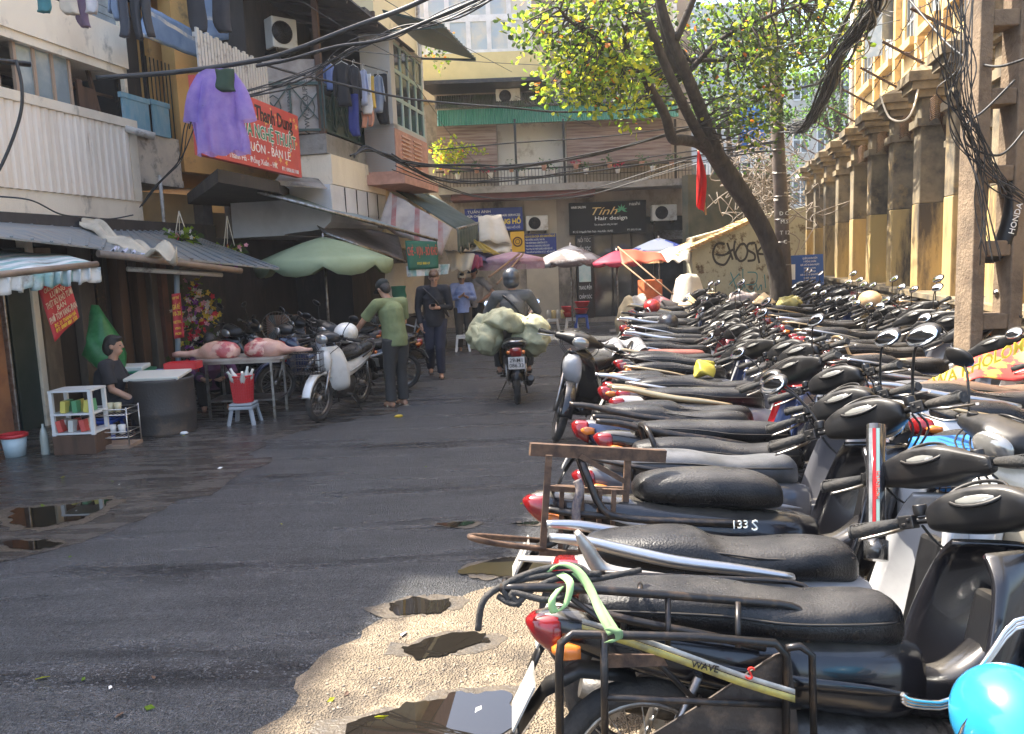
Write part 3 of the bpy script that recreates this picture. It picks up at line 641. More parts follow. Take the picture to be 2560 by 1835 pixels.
# ground floor shopfront
G1 = Fac((-6.25, 8.0), (-5.15, 13.0))
h2 = thing('shopfront', 'sooty ground floor shop doors below the cream balcony', 'building', G1.pt(0, 0, -.3))
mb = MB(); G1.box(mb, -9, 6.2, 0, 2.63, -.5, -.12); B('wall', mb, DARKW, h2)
for x0, x1, mm, top, t in [(-12, 8, mat('orange_wood', (.33, .15, .07), .7, col2=(.2, .09, .05), ns=4), 2.3, .05), (10, 12, M_['steel'], 2.3, .12), (14, 37, mat('dark_green_door', (.022, .04, .036), .45, col2=(.04, .055, .05), ns=3), 2.2, .02), (39, 45, CREAM, 2.3, .06), (47, 62, mat('tan_stained_panel', (.30, .21, .13), .8, col2=(.16, .11, .07), ns=3, stretch=(1, 1, .4)), 2.2, .03),
                          (86, 101, mat('grey_brown_board', (.16, .13, .105), .8, col2=(.08, .065, .05), ns=3, stretch=(1, 1, .3)), 2.3, 0.03), (103, 112, M_['dkiron'], 2.2, 0), (126, 134, BROWN, 2.1, .07), (144, 152, BROWN, 2.1, .05), (158, 164, MATS['grey_brown_board'], 2.2, .08), (168, 174, mat('red_brown_post', (.16, .06, .04), .6, col2=(.09, .04, .03), ns=5), 2.3, .15)]:
    mb = MB(); a, _ = G1.hit(x0, 350, t); b, _ = G1.hit(x1, 350, t); G1.box(mb, a, b, 0, top, -.1, t); B('door_panel', mb, mm, h2, bevel=.01)
# --- narrow house with blue boards
F2 = Fac((-6.0, 12.5), (-5.6, 14.25))
h3 = thing('narrow_house', 'narrow dark house with faded blue boards above a stained concrete parapet', 'building', F2.pt(0, 0, -1))
mb = MB(); F2.box(mb, -.1, F2.L, 3.42, 4.12, -.2, 0); F2.box(mb, -.1, F2.L, 3.3, 3.42, -2.2, .02); B('parapet', mb, CREAM if 0 else mat('stained_parapet', (.66, .56, .43), .9, col2=(.48, .40, .32), ns=2, grime=(.09, .075, .06), gs=2.6, gl=.5, gh=.66, bump=.3), h3)
mb = MB(); F2.box(mb, -.1, F2.L+1.2, 0, 12.1, -3.2, -2.2); F2.box(mb, -.1, F2.L+1.0, 11.6, 12.1, -2.2, -.2); F2.box(mb, 1.6, F2.L+.4, 3.4, 6.3, -2.2, -.9); F2.box(mb, -.1, F2.L+.4, 6.6, 6.8, -2.2, -.1); B('wall', mb, DARKW, h3)  # out-of-view top, its height chosen for the shade it casts on the road
x0 = F2.hit(123, 110, .05)[0]
for q0, q1, y0, y1, t in [(122, 151, 97, 132, .06), (152, 171, 104, 134, .03)]:
    mb = MB(); a, z1 = F2.hit(q0, y0, t); b, _ = F2.hit(q1, y1, t); _, z0 = F2.hit(q0, y1, t); F2.box(mb, a, b, z0, z1, t-.03, t); F2.box(mb, a-.03, b+.03, z1, z1+.08, t-.05, t+.01); B('blue_board', mb, BLUEP, h3)
mb = MB()
for i in range(7): mb.bar(F2.pt(1.25+.1*i, 4.13, -.1), F2.pt(1.25+.1*i, 5.4, -.1), .015)
for a in (0.45, 1.15): mb.bar(F2.pt(a, 4.1, -.08), F2.pt(a, 6.6, -.08), .05)
B('window_bars', mb, M_['dkiron'], h3)
mb = MB(); mb.tube([F2.pt(.3, 4.08, .1), F2.pt(.6, 3.98, .4)], .06, 12); mb.tube([F2.pt(1.1, 3.45, .06), F2.pt(1.1, 2.2, .06)], .03); B('drain_pipe', mb, mat('dirty_white_pipe', (.5, .46, .4), .6, grime=(.15, .12, .1), gs=6), h3)
BL = mat('blue_striped_blind', (.10, .17, .30), .6, col2=(.15, .23, .36), ns=4, stripe=(2, 2.6, (.55, .52, .45), .16))
mb = MB(); sheet(mb, at(146, 5, 12.3), at(199, 33, 14.1), at(201, 59, 14.0), at(139, 35, 12.0), 8, 8, .02); tag(B('roller_blind', mb, BL, solid=.03), 'slanting blue striped blind projecting under the laundry', 'blind', 'blue striped blinds')
mb = MB(); sheet(mb, at(201, -14, 14.0), at(249, -20, 14.6), at(249, 37, 14.6), at(202, 43, 14.0), 8, 8, .02); tag(B('roller_blind', mb, BL, solid=.03), 'blue blind with pale bands hanging left of the orange wall', 'blind', 'blue striped blinds')
# --- orange house number 23
F3 = Fac((-5.6, 14.4), (-3.9, 17.8))
h4 = thing('orange_house', 'orange plastered house numbered 23 with grey slatted terrace fence', 'building', F3.pt(0, 0, -1))
mb = MB(); F3.wall(mb, 0, F3.L, 3.6, 11.0, [(F3.hit(300, 50)[0], F3.hit(318, 50)[0], 4.6, 6.3)], .3, 0); F3.box(mb, -.0, F3.L, 3.4, 11.0, -4, -.6); F3.box(mb, 0, F3.L, 11.0, 11.2, -4, .4); B('wall', mb, ORANGE, h4)  # unseen upper wall, height set to shade the road but clear the bikes
panel_grid(F3, h4, 'door_frame', F3.hit(301, 50)[0], F3.hit(317, 50)[0], 4.6, 6.25, -.08, 1, 2, WFRAME, GLASSD, .06)
FS = Fac((-3.96, 10.2), (-3.48, 13.0)); zb = FS.hit(250, 165)[1]
mb = MB(); a0, a1 = FS.hit(200, 70, -.25)[0], FS.hit(268, 70, -.25)[0]; zq0, zq1 = FS.hit(230, 118, -.25)[1], FS.hit(230, 44, -.25)[1]
for i in range(24): FS.box(mb, a0+(a1-a0)*i/24, a0+(a1-a0)*i/24+.06, zq0, zq1-.02*(i % 3), -.28, -.25)
FS.box(mb, a0, a1, zq1-.12, zq1-.06, -.32, -.281); B('slatted_fence', mb, mat('grey_white_slats', (.5, .48, .44), .7, grime=(.2, .17, .14), gs=5), h4)
mb = MB(); mb.hexa([FS.pt(a0, zb-.30, -.12), FS.pt(FS.L, zb-.30, -.12), F3.pt(F3.L-.6, zb-.30, 0), F3.pt(0, zb-.30, 0)]+[FS.pt(a0, zb-.12, -.12), FS.pt(FS.L, zb-.12, -.12), F3.pt(F3.L-.6, zb-.12, 0), F3.pt(0, zb-.12, 0)]); B('floor_slab', mb, DARKW, h4)
mb = MB(); F3.box(mb, -1.7, F3.hit(212, 250, -.85)[0], 0, 3.3, -1.0, -.85); F3.box(mb, F3.hit(216, 250, -.85)[0], F3.hit(238, 250, -.85)[0], 0, 3.0, -1.1, -.9); B('shop_interior_wall', mb, mat('cream_interior', (.62, .50, .30), .85, col2=(.5, .4, .25), ns=1.5), h4)
for x0, x1, t, mm in [(205, 214, -.6, mat('grey_brown_render', (.20, .17, .15), .85, col2=(.13, .11, .10), ns=2)), (240, 251, .15, mat('grey_column', (.34, .30, .27), .85, col2=(.22, .19, .17), ns=2, grime=(.1, .08, .07), gs=3)), (252, 300, -.7, DARKW), (300, 345, -.5, DARKW)]:
    mb = MB(); a, _ = F3.hit(x0, 230, t); b, _ = F3.hit(x1, 230, t); F3.box(mb, a, b, 0, 3.3, t-.35, t); B('column', mb, mm, h4)
a, z = F3.hit(243, 188, .15); b, _ = F3.hit(248, 188, .15)
mb = MB(); F3.box(mb, a-.03, b+.05, z-.1, z+.14, .152, .165); np_ = B('number_plate', mb, mat('navy_enamel', (.03, .05, .12), .35), h4)
text(np_, '23', F3.pt((a+b)/2+.01, z+.02, .170), F3.u, (0, 0, 1), .2, WFRAME)
mb = MB()
for k, (x0, x1) in enumerate([(262, 276), (278, 292), (296, 312), (316, 330), (334, 350)]):
    a, _ = F3.hit(x0, 250, -.45); b, _ = F3.hit(x1, 250, -.45); F3.box(mb, a, b, .1, 2.5-.1*(k % 2), -.5, -.45)
B('shutter_board', mb, BROWN, h4)
# red shop sign
FS = Fac((-3.96, 10.2), (-3.48, 13.0))
FS.n = -FS.n if FS.n.x < 0 else FS.n
sg = thing('shop_sign', 'red shop sign with yellow stars and green and white lettering', 'sign', FS.pt(1.5, 3.4, 0))
zb = (FS.hit(201, 154)[1]+FS.hit(298, 177)[1])/2; zt = (FS.hit(256, 102)[1]+FS.hit(301, 115)[1])/2; aE = FS.hit(300, 150)[0]; aS = FS.hit(199, 120)[0]
mb = MB(); FS.box(mb, aS, aE, zb, zt, -.10, 0); B('sign_panel', mb, mat('red_sign_vinyl', (.58, .08, .06), .45, col2=(.48, .06, .05), ns=1.5), sg)
WL = mat('white_lettering', (.8, .8, .78), .5); GL = mat('green_lettering', (.02, .20, .10), .5); YLT = mat('yellow_lettering', (.8, .6, .05), .5); BKL = mat('black_lettering', (.01, .01, .01), .5); STAR = mat('gold_star_print', (.78, .45, .12), .5)
HH = zt-zb; wv = aE-aS
def stext(s, u, v, h, wd, mm, k=.004, **kw): return text(sg, s, FS.pt(aS+wv*u, zb+HH*v, k), FS.u, (0, 0, 1), h*HH, mm, wfit=wd*wv, **kw)
stext('Shop Thanh Dung', .62, .80, .30, .60, BKL, .003, bold=.02); stext('HOA LỤA NGHỆ THUẬT', .55, .52, .27, .80, WL, .003, bold=.05); stext('HOA LỤA NGHỆ THUẬT', .55, .52, .27, .79, GL, .006, bold=.01)
stext('BÁN BUÔN - BÁN LẺ', .56, .28, .19, .62, WL); stext('ĐC: 21 Thanh Hà - Đồng Xuân - HK', .40, .09, .12, .62, WL); stext('ĐT: 0906.06.1100', .86, .07, .09, .2, WL)
mb = MB(); r_ = random.Random(5)
for i in range(46):
    u, v, s = r_.uniform(.03, .97), r_.uniform(.06, .94), r_.uniform(.03, .075); pr = r_.uniform(0, 6)
    c = [FS.pt(aS+wv*u+s*(1 if k % 2 == 0 else .38)*math.cos(pr+k*math.pi/5), zb+HH*v+s*(1 if k % 2 == 0 else .38)*math.sin(pr+k*math.pi/5), .0015) for k in range(10)]
    mb.add(c+[FS.pt(aS+wv*u, zb+HH*v, .0015)], [(k, (k+1) % 10, 10) for k in range(10)])
B('printed_stars', mb, STAR, sg)
# --- house with the laundry balcony
F4 = Fac((-3.04, 14.2), (-2.5, 16.9)); F4n = Fac((-4.15, 14.02), (-3.04, 14.2))
h5 = thing('laundry_balcony_house', 'smoke-stained house with green iron balcony above a big grey duct', 'building', F4.pt(0, 0, -1))
zf = 4.12
mb = MB(); F4.box(mb, 0, F4.L, zf-.33, zf, -1.3, 0); B('balcony_slab', mb, CONC, h5)
mb = MB(); F4.box(mb, .05, F4.L, zf-.85, zf-.34, -.9, .04); B('cream_fascia', mb, CREAM, h5)
mb = MB(); prof = [(-.9, zf-.86), (.03, zf-.86), (.05, zf-1.3), (-.0, zf-1.5), (-.15, zf-1.62), (-.9, zf-1.68)]
mb.prism([F4.pt(-.05, z, t) for t, z in prof], F4.u*(F4.L+.05)); F4.box(mb, -.01, F4.L, zf-1.7, zf-.861, -1.9, -.9); B('extractor_duct', mb, mat('grey_sheet_metal', (.66, .66, .68), .5, .1, col2=(.52, .52, .54), ns=1.2), h5)
mb = MB()
for i in range(1, 5): mb = MB(); F4.box(mb, F4.L*i/5-.01, F4.L*i/5+.01, zf-1.35, zf-.87, .045, .056); B('duct_seam', mb, M_['dkiron'], h5)
mb = MB(); F4.box(mb, -.2, F4.L+.3, zf, 8.8, -1.9, -1.25); F4.box(mb, F4.L-.35, F4.L, zf, 6.9, -1.3, -.05); F4.box(mb, -1.6, F4.L, 0, zf-1.7, -2.4, -2.0); B('wall', mb, DARKW, h5)
mb = MB(); F4.box(mb, -.0, .08, zf, 6.9, -.12, -.02); F4.box(mb, F4.L-.07, F4.L, zf, 6.9, -.04, .03)
H = .82
def rail(f, L, name='balcony_railing', t=-.03):
    q = MB(); f.box(q, 0, L, zf+H, zf+H+.05, t-.05, t); f.box(q, 0, L, zf+.05, zf+.09, t-.04, t)
    n = max(1, round(L/.55))
    for i in range(n+1): f.box(q, L*i/n-.015, L*i/n+.015, zf+.091, zf+H-.001, t-.04, t)
    for i in range(n):
        a, b = L*i/n, L*(i+1)/n; c = (a+b)/2
        q.bar(f.pt(a, zf+.1, t-.02), f.pt(b, zf+H, t-.02), .018); q.bar(f.pt(b, zf+.1, t-.02), f.pt(a, zf+H, t-.02), .018)
        q.tube([f.pt(c+.12*math.cos(k*.7854), zf+.45+.2*math.sin(k*.7854), t-.02) for k in range(8)], .009, 5, closed=True)
    return B(name, q, GREENM, h5)
B('corner_post', mb, BROWN, h5); rail(F4, F4.L); rail(F4n, F4n.L)
mb = MB(); F4.box(mb, -.15, F4.L, zf+.1, zf+.14, -.11, -.09); mb2 = MB(); mb2.hexa([F4.pt(0.03, zf+.1, -.08), F4.pt(F4.L, zf+.1, -.08), F4.pt(F4.L, zf+.7, -.08), F4.pt(.03, zf+.7, -.08), F4.pt(0.03, zf+.1, -.10), F4.pt(F4.L, zf+.1, -.10), F4.pt(F4.L, zf+.7, -.10), F4.pt(.03, zf+.7, -.10)]); B('green_infill_panel', mb2, GREENM, h5)
mb = MB(); F4n.box(mb, .05, F4n.L-.08, zf+.02, zf+1.25, -.16, -.08); bx = B('stored_cartons', mb, mat('dusty_carton', (.36, .33, .30), .85, col2=(.25, .22, .2), ns=4), h5)
text(bx, 'WWW.SICOUPLE', F4n.pt(.82, zf+.45, -.075), (0, 0, 1), -F4n.u, .12, BKL); text(bx, 'THIÊN LONG', F4n.pt(.55, zf+.45, -.075), (0, 0, 1), -F4n.u, .10, BKL)
mb = MB(); A0 = F4.pt(-.5, 6.75, -1.8); B0 = F4.pt(F4.L+.3, 6.75, -1.8); mb.hexa([A0, B0, F4.pt(F4.L+.4, 6.15, .7), F4.pt(-.8, 6.15, .7), A0+V((0, 0, .03)), B0+V((0, 0, .03)), F4.pt(F4.L+.4, 6.18, .7), F4.pt(-.8, 6.18, .7)])
for i in range(5): mb.bar(F4.pt(i*.7-.3, 6.72, -1.8), F4.pt(i*.7-.3, 6.13, .65), .05)
B('canopy_roof', mb, mat('dark_rusty_sheet', (.075, .06, .055), .6, .3, col2=(.04, .035, .035), ns=3), h5)
mb = MB(); mb.hexa([at(275, 180, 13.2), at(322, 184, 13.6), at(318, 178, 14.4), at(280, 174, 14.4), at(275, 185, 13.2), at(328, 189, 13.6), at(322, 183, 14.4), at(280, 180, 14.4)]); B('concrete_ledge', mb, CONC, h5)
# --- yellow corner house
F5 = Fac((-2.5, 16.9), (-1.94, 19.75))
h6 = thing('yellow_corner_house', 'pale yellow corner house with aqua bay window and salmon balustrade', 'building', F5.pt(0, 0, -1))
mb = MB(); F5.box(mb, 0, F5.L, 2.2, 8.6, -4, 0); F5.box(mb, 0, F5.L-.0, 0, 2.2, -4, -.8); B('wall', mb, YEL, h6)
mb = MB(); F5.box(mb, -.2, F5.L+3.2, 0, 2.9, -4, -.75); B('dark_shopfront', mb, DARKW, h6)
mb = MB(); mb.prism([F5.pt(-.1, 8.6, .3), F5.pt(F5.L+.15, 8.6, .3), F5.pt(F5.L+.15, 8.75, .3), F5.pt(F5.L*.3, 9.5, .3), F5.pt(-.1, 8.75, .3)], -F5.n*4); B('roof', mb, SALMON, h6)
a0, a1 = F5.hit(389, 90, .55)[0], F5.hit(421, 90, .55)[0]; z1 = F5.hit(405, 52, .55)[1]; z0 = F5.hit(405, 130, .55)[1]
mb = MB(); F5.box(mb, a0, a0+.25, z0-.9, z1+.1, .001, .6); F5.box(mb, a0, a1, z0-.08, z0, .001, .6); F5.box(mb, a0, a1, z1, z1+.1, .001, .6); B('bay_frame', mb, mat('pale_grey_render', (.5, .47, .43), .8), h6)
AQ = mat('aqua_painted_wood', (.35, .48, .44), .6, col2=(.45, .52, .48), ns=4)
panel_grid(F5, h6, 'bay_window', a0+.26, a1, z0, z1, .58, 4, 3, AQ, GLASSD, .07)
mb = MB(); F5.box(mb, a0, a1+.02, z0-.95, z0-.09, .001, .62); F5.box(mb, a0-.1, a1+.1, z0-1.15, z0-.96, .001, .8); bs_ = B('balustrade_panel', mb, SALMON, h6)
mb = MB()
for j in range(9):
    for i in range(2): F5.box(mb, a0+.35+i*1.5*.5, a0+.9+i*1.5*.5, z0-.85+j*.08, z0-.82+j*.08, .621, .65)
B('balustrade_louvre', mb, mat('light_salmon', (.62, .40, .30), .8), bs_)
mb = MB(); A0, B0 = F5.pt(a0-.1, z1+.42, .55), F5.pt(a1+.1, z1+.42, .55); C0, D0 = F5.pt(a1+.2, z1+.02, 1.75), F5.pt(a0-.2, z1+.02, 1.75)
mb.hexa([A0, B0, C0, D0]+[p+V((0, 0, .03)) for p in (A0, B0, C0, D0)])
for i in range(14):
    u = i/13; mb.bar(A0*(1-u)+B0*u+V((0, 0, .035)), D0*(1-u)+C0*u+V((0, 0, .035)), .04, .02)
mb.bar(F5.pt(a0, z1+.1, .56), D0, .04); mb.bar(F5.pt(a1, z1+.1, .56), C0, .04); B('window_canopy', mb, GREENM, h6)
mb = MB(); F5.pbox(mb, 422, 88, 434, 96, 0.001, .35); B('small_ledge', mb, YEL, h6)
0 and panel_grid(F5, h6, 'narrow_window', F5.hit(427, 120)[0], F5.hit(431, 120)[0], F5.hit(430, 152)[1], F5.hit(430, 104)[1], .03, 1, 2, WFRAME, GLASSD, .05)
mb = MB(); mb.tube([F5.pt(F5.L-.05, 2.2, .08), F5.pt(F5.L-.05, 8.5, .08)], .05); B('drain_pipe', mb, MATS['dirty_white_pipe'], h6)
# ================================================================ far building facing the street
FB = Fac((-2.6, 23), (8.2, 23))
hb = thing('salon_building', 'long weathered building at the end of the street with green awning and hair salon', 'building', FB.pt(3, 0, -1))
BW = mat('stained_beige_wall', (.40, .34, .27), .9, col2=(.27, .235, .2), ns=1.1, grime=(.085, .072, .06), gs=.9, gl=.5, gh=.66, bump=.3, bs=20, stretch=(1, 1, .6))
X = lambda px, t=0: FB.hit(px, 200, t)[0]
Z = lambda px, py, t=0: FB.hit(px, py, t)[1]
mb = MB(); FB.wall(mb, 0, X(692), 0, 9.7, [(X(574), X(690), .12, 2.95), (X(524), X(536), .12, .13)], .3, 0); FB.box(mb, 0, X(692), 0, 9.7, -5, -.6); FB.box(mb, X(692), X(692)+.01, 0, .1, -5, -.6); B('wall', mb, BW, hb)
mb = MB(); FB.box(mb, X(500), X(568), Z(520, 190), Z(520, 124), .002, .05); B('white_wall_panel', mb, mat('white_plaster', (.68, .65, .58), .8, grime=(.35, .3, .24), gs=2), hb)
mb = MB(); FB.box(mb, X(524), X(556), .12, Z(540, 196), .002, .04); B('cream_wall_panel', mb, mat('cream_gate', (.52, .45, .34), .7, col2=(.42, .36, .28), ns=1), hb)
mb = MB(); FB.box(mb, 0, X(548, 1.2), Z(490, 79, 1.2), Z(490, 52, 1.2), -.1, 1.2); B('bay_wall', mb, mat('olive_yellow_plaster', (.66, .56, .28), .85, col2=(.56, .48, .24), ns=1.5), hb)
mb = MB(); FB.box(mb, 0, X(548, 1.2)+.1, Z(490, 83, 1.2), Z(490, 79, 1.2), -.1, 1.3); B('bay_floor', mb, M_['dkiron'], hb)
CUR = mat('curtained_glass', (.40, .47, .50), .1, col2=(.62, .57, .45), ns=1.6, lo=.4, hi=.6)
panel_grid(FB, hb, 'bay_window', .2, X(536, 1.2), Z(490, 51, 1.2), Z(490, 18, 1.2), 1.16, 6, 1, WFRAME, CUR, .12)
panel_grid(FB, hb, 'bay_window', .2, X(536, 1.2), Z(490, 16, 1.2), Z(490, -12, 1.2), 1.15, 6, 1, WFRAME, CUR, .12)
mb = MB(); FB.box(mb, 0, .2, Z(490, 51, 1.2), 9.9, -.1, 1.16); B('bay_corner', mb, WFRAME, hb)
mb = MB(); FB.box(mb, X(537, 1.2), X(548, 1.2), Z(490, 51, 1.2), 9.9, -.1, 1.1); FB.box(mb, 0, X(548, 1.2), 9.9, 10.0, -1, 1.3); B('bay_pier', mb, mat('pinkish_render', (.42, .34, .30), .85, col2=(.34, .27, .24), ns=2), hb)
for q in (560, 592, 625, 655): panel_grid(FB, hb, 'upper_window', X(q), X(q+22), Z(q, 45), Z(q, 5), .06, 2, 2, WFRAME, CUR, .10)
# awning
mb = MB(); yT, yB = Z(560, 108), Z(560, 124); n = 200; L0, L1 = X(438, .7)+.1, X(678, .7)
mb.add([FB.pt(L0+(L1-L0)*i/n, z, t+(.03 if i % 2 else 0)) for z, t in ((Z(560, 106, .7), .75), (Z(560, 123, .7), .95)) for i in range(n+1)], [(i, i+1, n+2+i, n+1+i) for i in range(n)])
B('awning_fascia', mb, mat('green_corrugated_sheet', (.03, .17, .11), .5, col2=(.06, .2, .14), ns=2), hb)
mb = MB(); zz = Z(560, 106, .7); mb.add([FB.pt(L0-.05+(L1-L0+.1)*i/n, z+(.03 if i % 2 else 0), t) for z, t in ((zz+.5, 0.01), (zz+.02, .8)) for i in range(n+1)], [(i, i+1, n+2+i, n+1+i) for i in range(n)]); B('awning_roof', mb, mat('mossy_fibre_roof', (.12, .11, .10), .9, col2=(.06, .09, .04), ns=2), hb, solid=.02)
REED = mat('reed_blind', (.16, .10, .085), .8, col2=(.30, .24, .21), ns=3, stretch=(.4, 1, 6), bump=.3, bs=60, stripe=(2, 12, (.24, .17, .14), .3))
mb = MB(); FB.box(mb, X(440, .6), X(499, .6), Z(470, 172, .6), Z(470, 124, .6), .56, .6); B('reed_blind', mb, REED, hb)
mb = MB(); FB.box(mb, X(568, .6), X(672, .6), Z(620, 162, .6), Z(620, 120, .6), .56, .6); B('reed_blind', mb, REED, hb)
mb = MB(); FB.box(mb, X(440, .5), X(685, .5), Z(560, 190, 1), Z(560, 183, 1), .002, 1.0); B('balcony_slab', mb, CONC, hb)
mb = MB(); FB.box(mb, X(452, .5), X(594, .5), Z(520, 198, .9), Z(520, 191, .9), .002, .9); B('maroon_band', mb, mat('maroon_painted_band', (.16, .06, .055), .8, col2=(.1, .05, .045), ns=3), hb)
mb = MB(); zr0, zr1 = Z(560, 183, 1), Z(560, 168, 1)
FB.box(mb, X(440), X(685), zr1, zr1+.04, .95, .99); FB.box(mb, X(440), X(685), (zr0+zr1)/2, (zr0+zr1)/2+.02, .96, .98)
for i in range(75): FB.box(mb, X(440)+i*.092, X(440)+i*.092+.014, zr0+.001, zr1-.001, .96, .975)
for q in (516, 562, 668): FB.box(mb, X(q), X(q)+.06, zr0+.001, Z(q, 125), .9, .96)
B('balcony_railing', mb, M_['dkiron'], hb)
for i in range(22):
    mb = MB(); c = FB.pt(X(450)+i*.29+r_.uniform(-.05, .05), zr0+.02+(.18 if i % 3 else .32), 1.02+.06*(i % 2)); mb.lathe([(.05, 0), (.075, .13), (.08, .14)], c, 8)
    if i % 3 == 2: continue
    pt = B('flower_pot', mb, [SALMON, WFRAME, mat('brown_clay', (.2, .09, .05), .8)][i % 3], hb)
    mb = MB()
    for k in range(26):
        d = V((r_.gauss(0, 1), r_.gauss(0, 1), abs(r_.gauss(0, 1))+.2)).normalized()*r_.uniform(.08, .26); p = c+V((0, 0, .12))+d; s = .045; e = V((r_.uniform(-1, 1), r_.uniform(-1, 1), r_.uniform(-.5, 1))).normalized(); f2 = e.cross(d).normalized()
        mb.add([p-e*s, p+f2*s*.5, p+e*s, p-f2*s*.5], [(0, 1, 2, 3)])
    B('potted_foliage', mb, mat('pot_leaf_a', (.05, .11, .03), .6, transl=.3) if i % 4 else mat('pot_flower', (.45, .04, .08), .6, transl=.3), pt)
# salon entrance
mb = MB(); FB.box(mb, X(575), X(591), .12, 2.94, -.28, -.05); pn = B('black_panel', mb, mat('black_salon_panel', (.012, .012, .014), .35), hb)
for s, y in (('NỐI TÓC', 240.5), ('UỐN TÓC', 249), ('TRANG ĐIỂM', 288), ('CHĂM SÓC', 297)): text(pn, s, FB.pt(X(583, -.05), Z(583, y, -.05), -.045), FB.u, (0, 0, 1), .15, WL, wfit=.36)
mb = MB(); FB.box(mb, X(577), X(589), Z(583, 282), Z(583, 264), -.049, -.035); B('poster', mb, mat('pale_teal_poster', (.45, .62, .60), .5, col2=(.7, .75, .7), ns=3), hb)
mb = MB(); FB.box(mb, X(591.5), X(690), .12, 2.94, -.45, -.42); B('shop_glass', mb, GLASSD, hb)
mb = MB()
for q in (592, 612, 632, 655, 688): FB.box(mb, X(q), X(q)+.05, .12, 2.94, -.41, -.36)
B('door_frame', mb, M_['dkiron'], hb)
mb = MB(); n = 40; mb.add([FB.pt(X(652)+1.0*i/n, z, t+(.02 if i % 2 else 0)) for z, t in ((Z(665, 231), .02), (Z(665, 240), .5)) for i in range(n+1)], [(i, i+1, n+2+i, n+1+i) for i in range(n)]); B('tin_canopy', mb, M_['steel'], hb, solid=.01)
def board(name, label, x0, y0, x1, y1, m, t=.12, th=.06, base=None):
    r = thing(name, label, 'sign', FB.pt(X(x0, t), Z(x0, y1, t), t)); mb = MB(); a, b, c, d = X(x0, t), X(x1, t), Z((x0+x1)/2, y1, t), Z((x0+x1)/2, y0, t)
    FB.box(mb, a, b, c, d, t-th, t); B('sign_panel', mb, m, r)
    def T(s, u, v, h, mm, wd=None, k=.004, **kw): return text(r, s, FB.pt(a+(b-a)*u, c+(d-c)*v, t+k), FB.u, (0, 0, 1), h*(d-c), mm, wfit=wd*(b-a) if wd else None, **kw)
    return r, T, (a, b, c, d)
r, T, q = board('salon_sign', 'black hair salon sign with gold script and green leaf', 569, 201.5, 646, 233.5, mat('black_sign_face', (.008, .009, .011), .55, spec=.2), .25, .2)
GOLD = mat('gold_lettering', (.75, .52, .2), .35, .3)
T('Tính', .43, .70, .34, GOLD, .33, shear=.4); T('Hair design', .54, .48, .17, WL, .42, bold=.01); T('HAIR SALON', .12, .85, .10, WL, .19, bold=.03); T('nashi', .85, .90, .15, WL, .14); T('Tạo phong cách riêng cho bạn!', .47, .29, .08, WL, .30)
T('ĐC: Số 10 Nguyễn Thiện Thuật - Hoàn Kiếm - Hà Nội', .30, .08, .085, WL, .52); T('ĐT: 0915 151 666', .84, .09, .08, WL, .18)
mb = MB(); cx, cz = q[0]+(q[1]-q[0])*.68, q[2]+(q[3]-q[2])*.72
for k in range(7):
    a = rad(-20+k*37); mb.add([FB.pt(cx, cz, .256), FB.pt(cx+.08*math.cos(a-.3), cz+.08*math.sin(a-.3), .256), FB.pt(cx+.17*math.cos(a), cz+.17*math.sin(a), .256), FB.pt(cx+.08*math.cos(a+.3), cz+.08*math.sin(a+.3), .256)], [(0, 1, 2, 3)])
B('leaf_emblem', mb, mat('green_leaf_print', (.08, .4, .2), .5), r)
BLUES = mat('royal_blue_sign', (.012, .03, .22), .4)
r, T, q = board('watch_repair_sign', 'blue watch repair sign with yellow letters behind the cream tarpaulin', 464, 208, 522, 231, BLUES, .3)
T('TUẤN ANH', .25, .85, .17, WL, .4); T('SỬA CHỮA - WATCH REPAIR SERVICES', .5, .66, .13, WL, .92, bold=.02); T('ĐỒNG HỒ', .72, .38, .30, YLT, .5, bold=.04); T('ĐỒNG HỒ CỔ', .8, .12, .12, WL, .3)
r, T, q = board('service_list_sign', 'small blue service list sign with yellow heading and white lines', 523, 234, 555, 254, BLUES, .2)
T('DỊCH VỤ SỬA CHỮA - BẢO HÀNH ĐỒNG HỒ', .5, .88, .15, YLT, .94, bold=.02)
for i, s in enumerate(['*BẢO DƯỠNG, LAU DẦU, THAY PIN', '*CÂN CHỈNH NHANH, CHẬM ĐỒNG HỒ CƠ', '*THAY KÍNH, DÂY, ĐÁNH BÓNG, CHỐNG NƯỚC', '*THAY PIN CÁC THIẾT BỊ ĐIỀU KHIỂN ĐIỆN TỬ', '*TRAO ĐỔI, KÝ GỬI ĐỒNG HỒ CŨ - MỚI CAO CẤP']): T(s, .03, .72-.155*i, .12, WL, None if 0 else .6+.08*i, align='LEFT', bold=.01)
r, T, q = board('gold_watch_sign', 'yellow sign showing a gold watch face beside the blue list', 509, 231.5, 523, 252, mat('yellow_sign_face', (.75, .42, .02), .45), .28)
mb = MB(); mb.torus(FB.pt((q[0]+q[1])/2, (q[2]+q[3])/2, .285), .12, .02, 20, 5); mb.torus(FB.pt((q[0]+q[1])/2, (q[2]+q[3])/2, .285), .06, .01, 16, 5); B('watch_emblem', mb, mat('brown_print', (.12, .04, .01), .5), r)
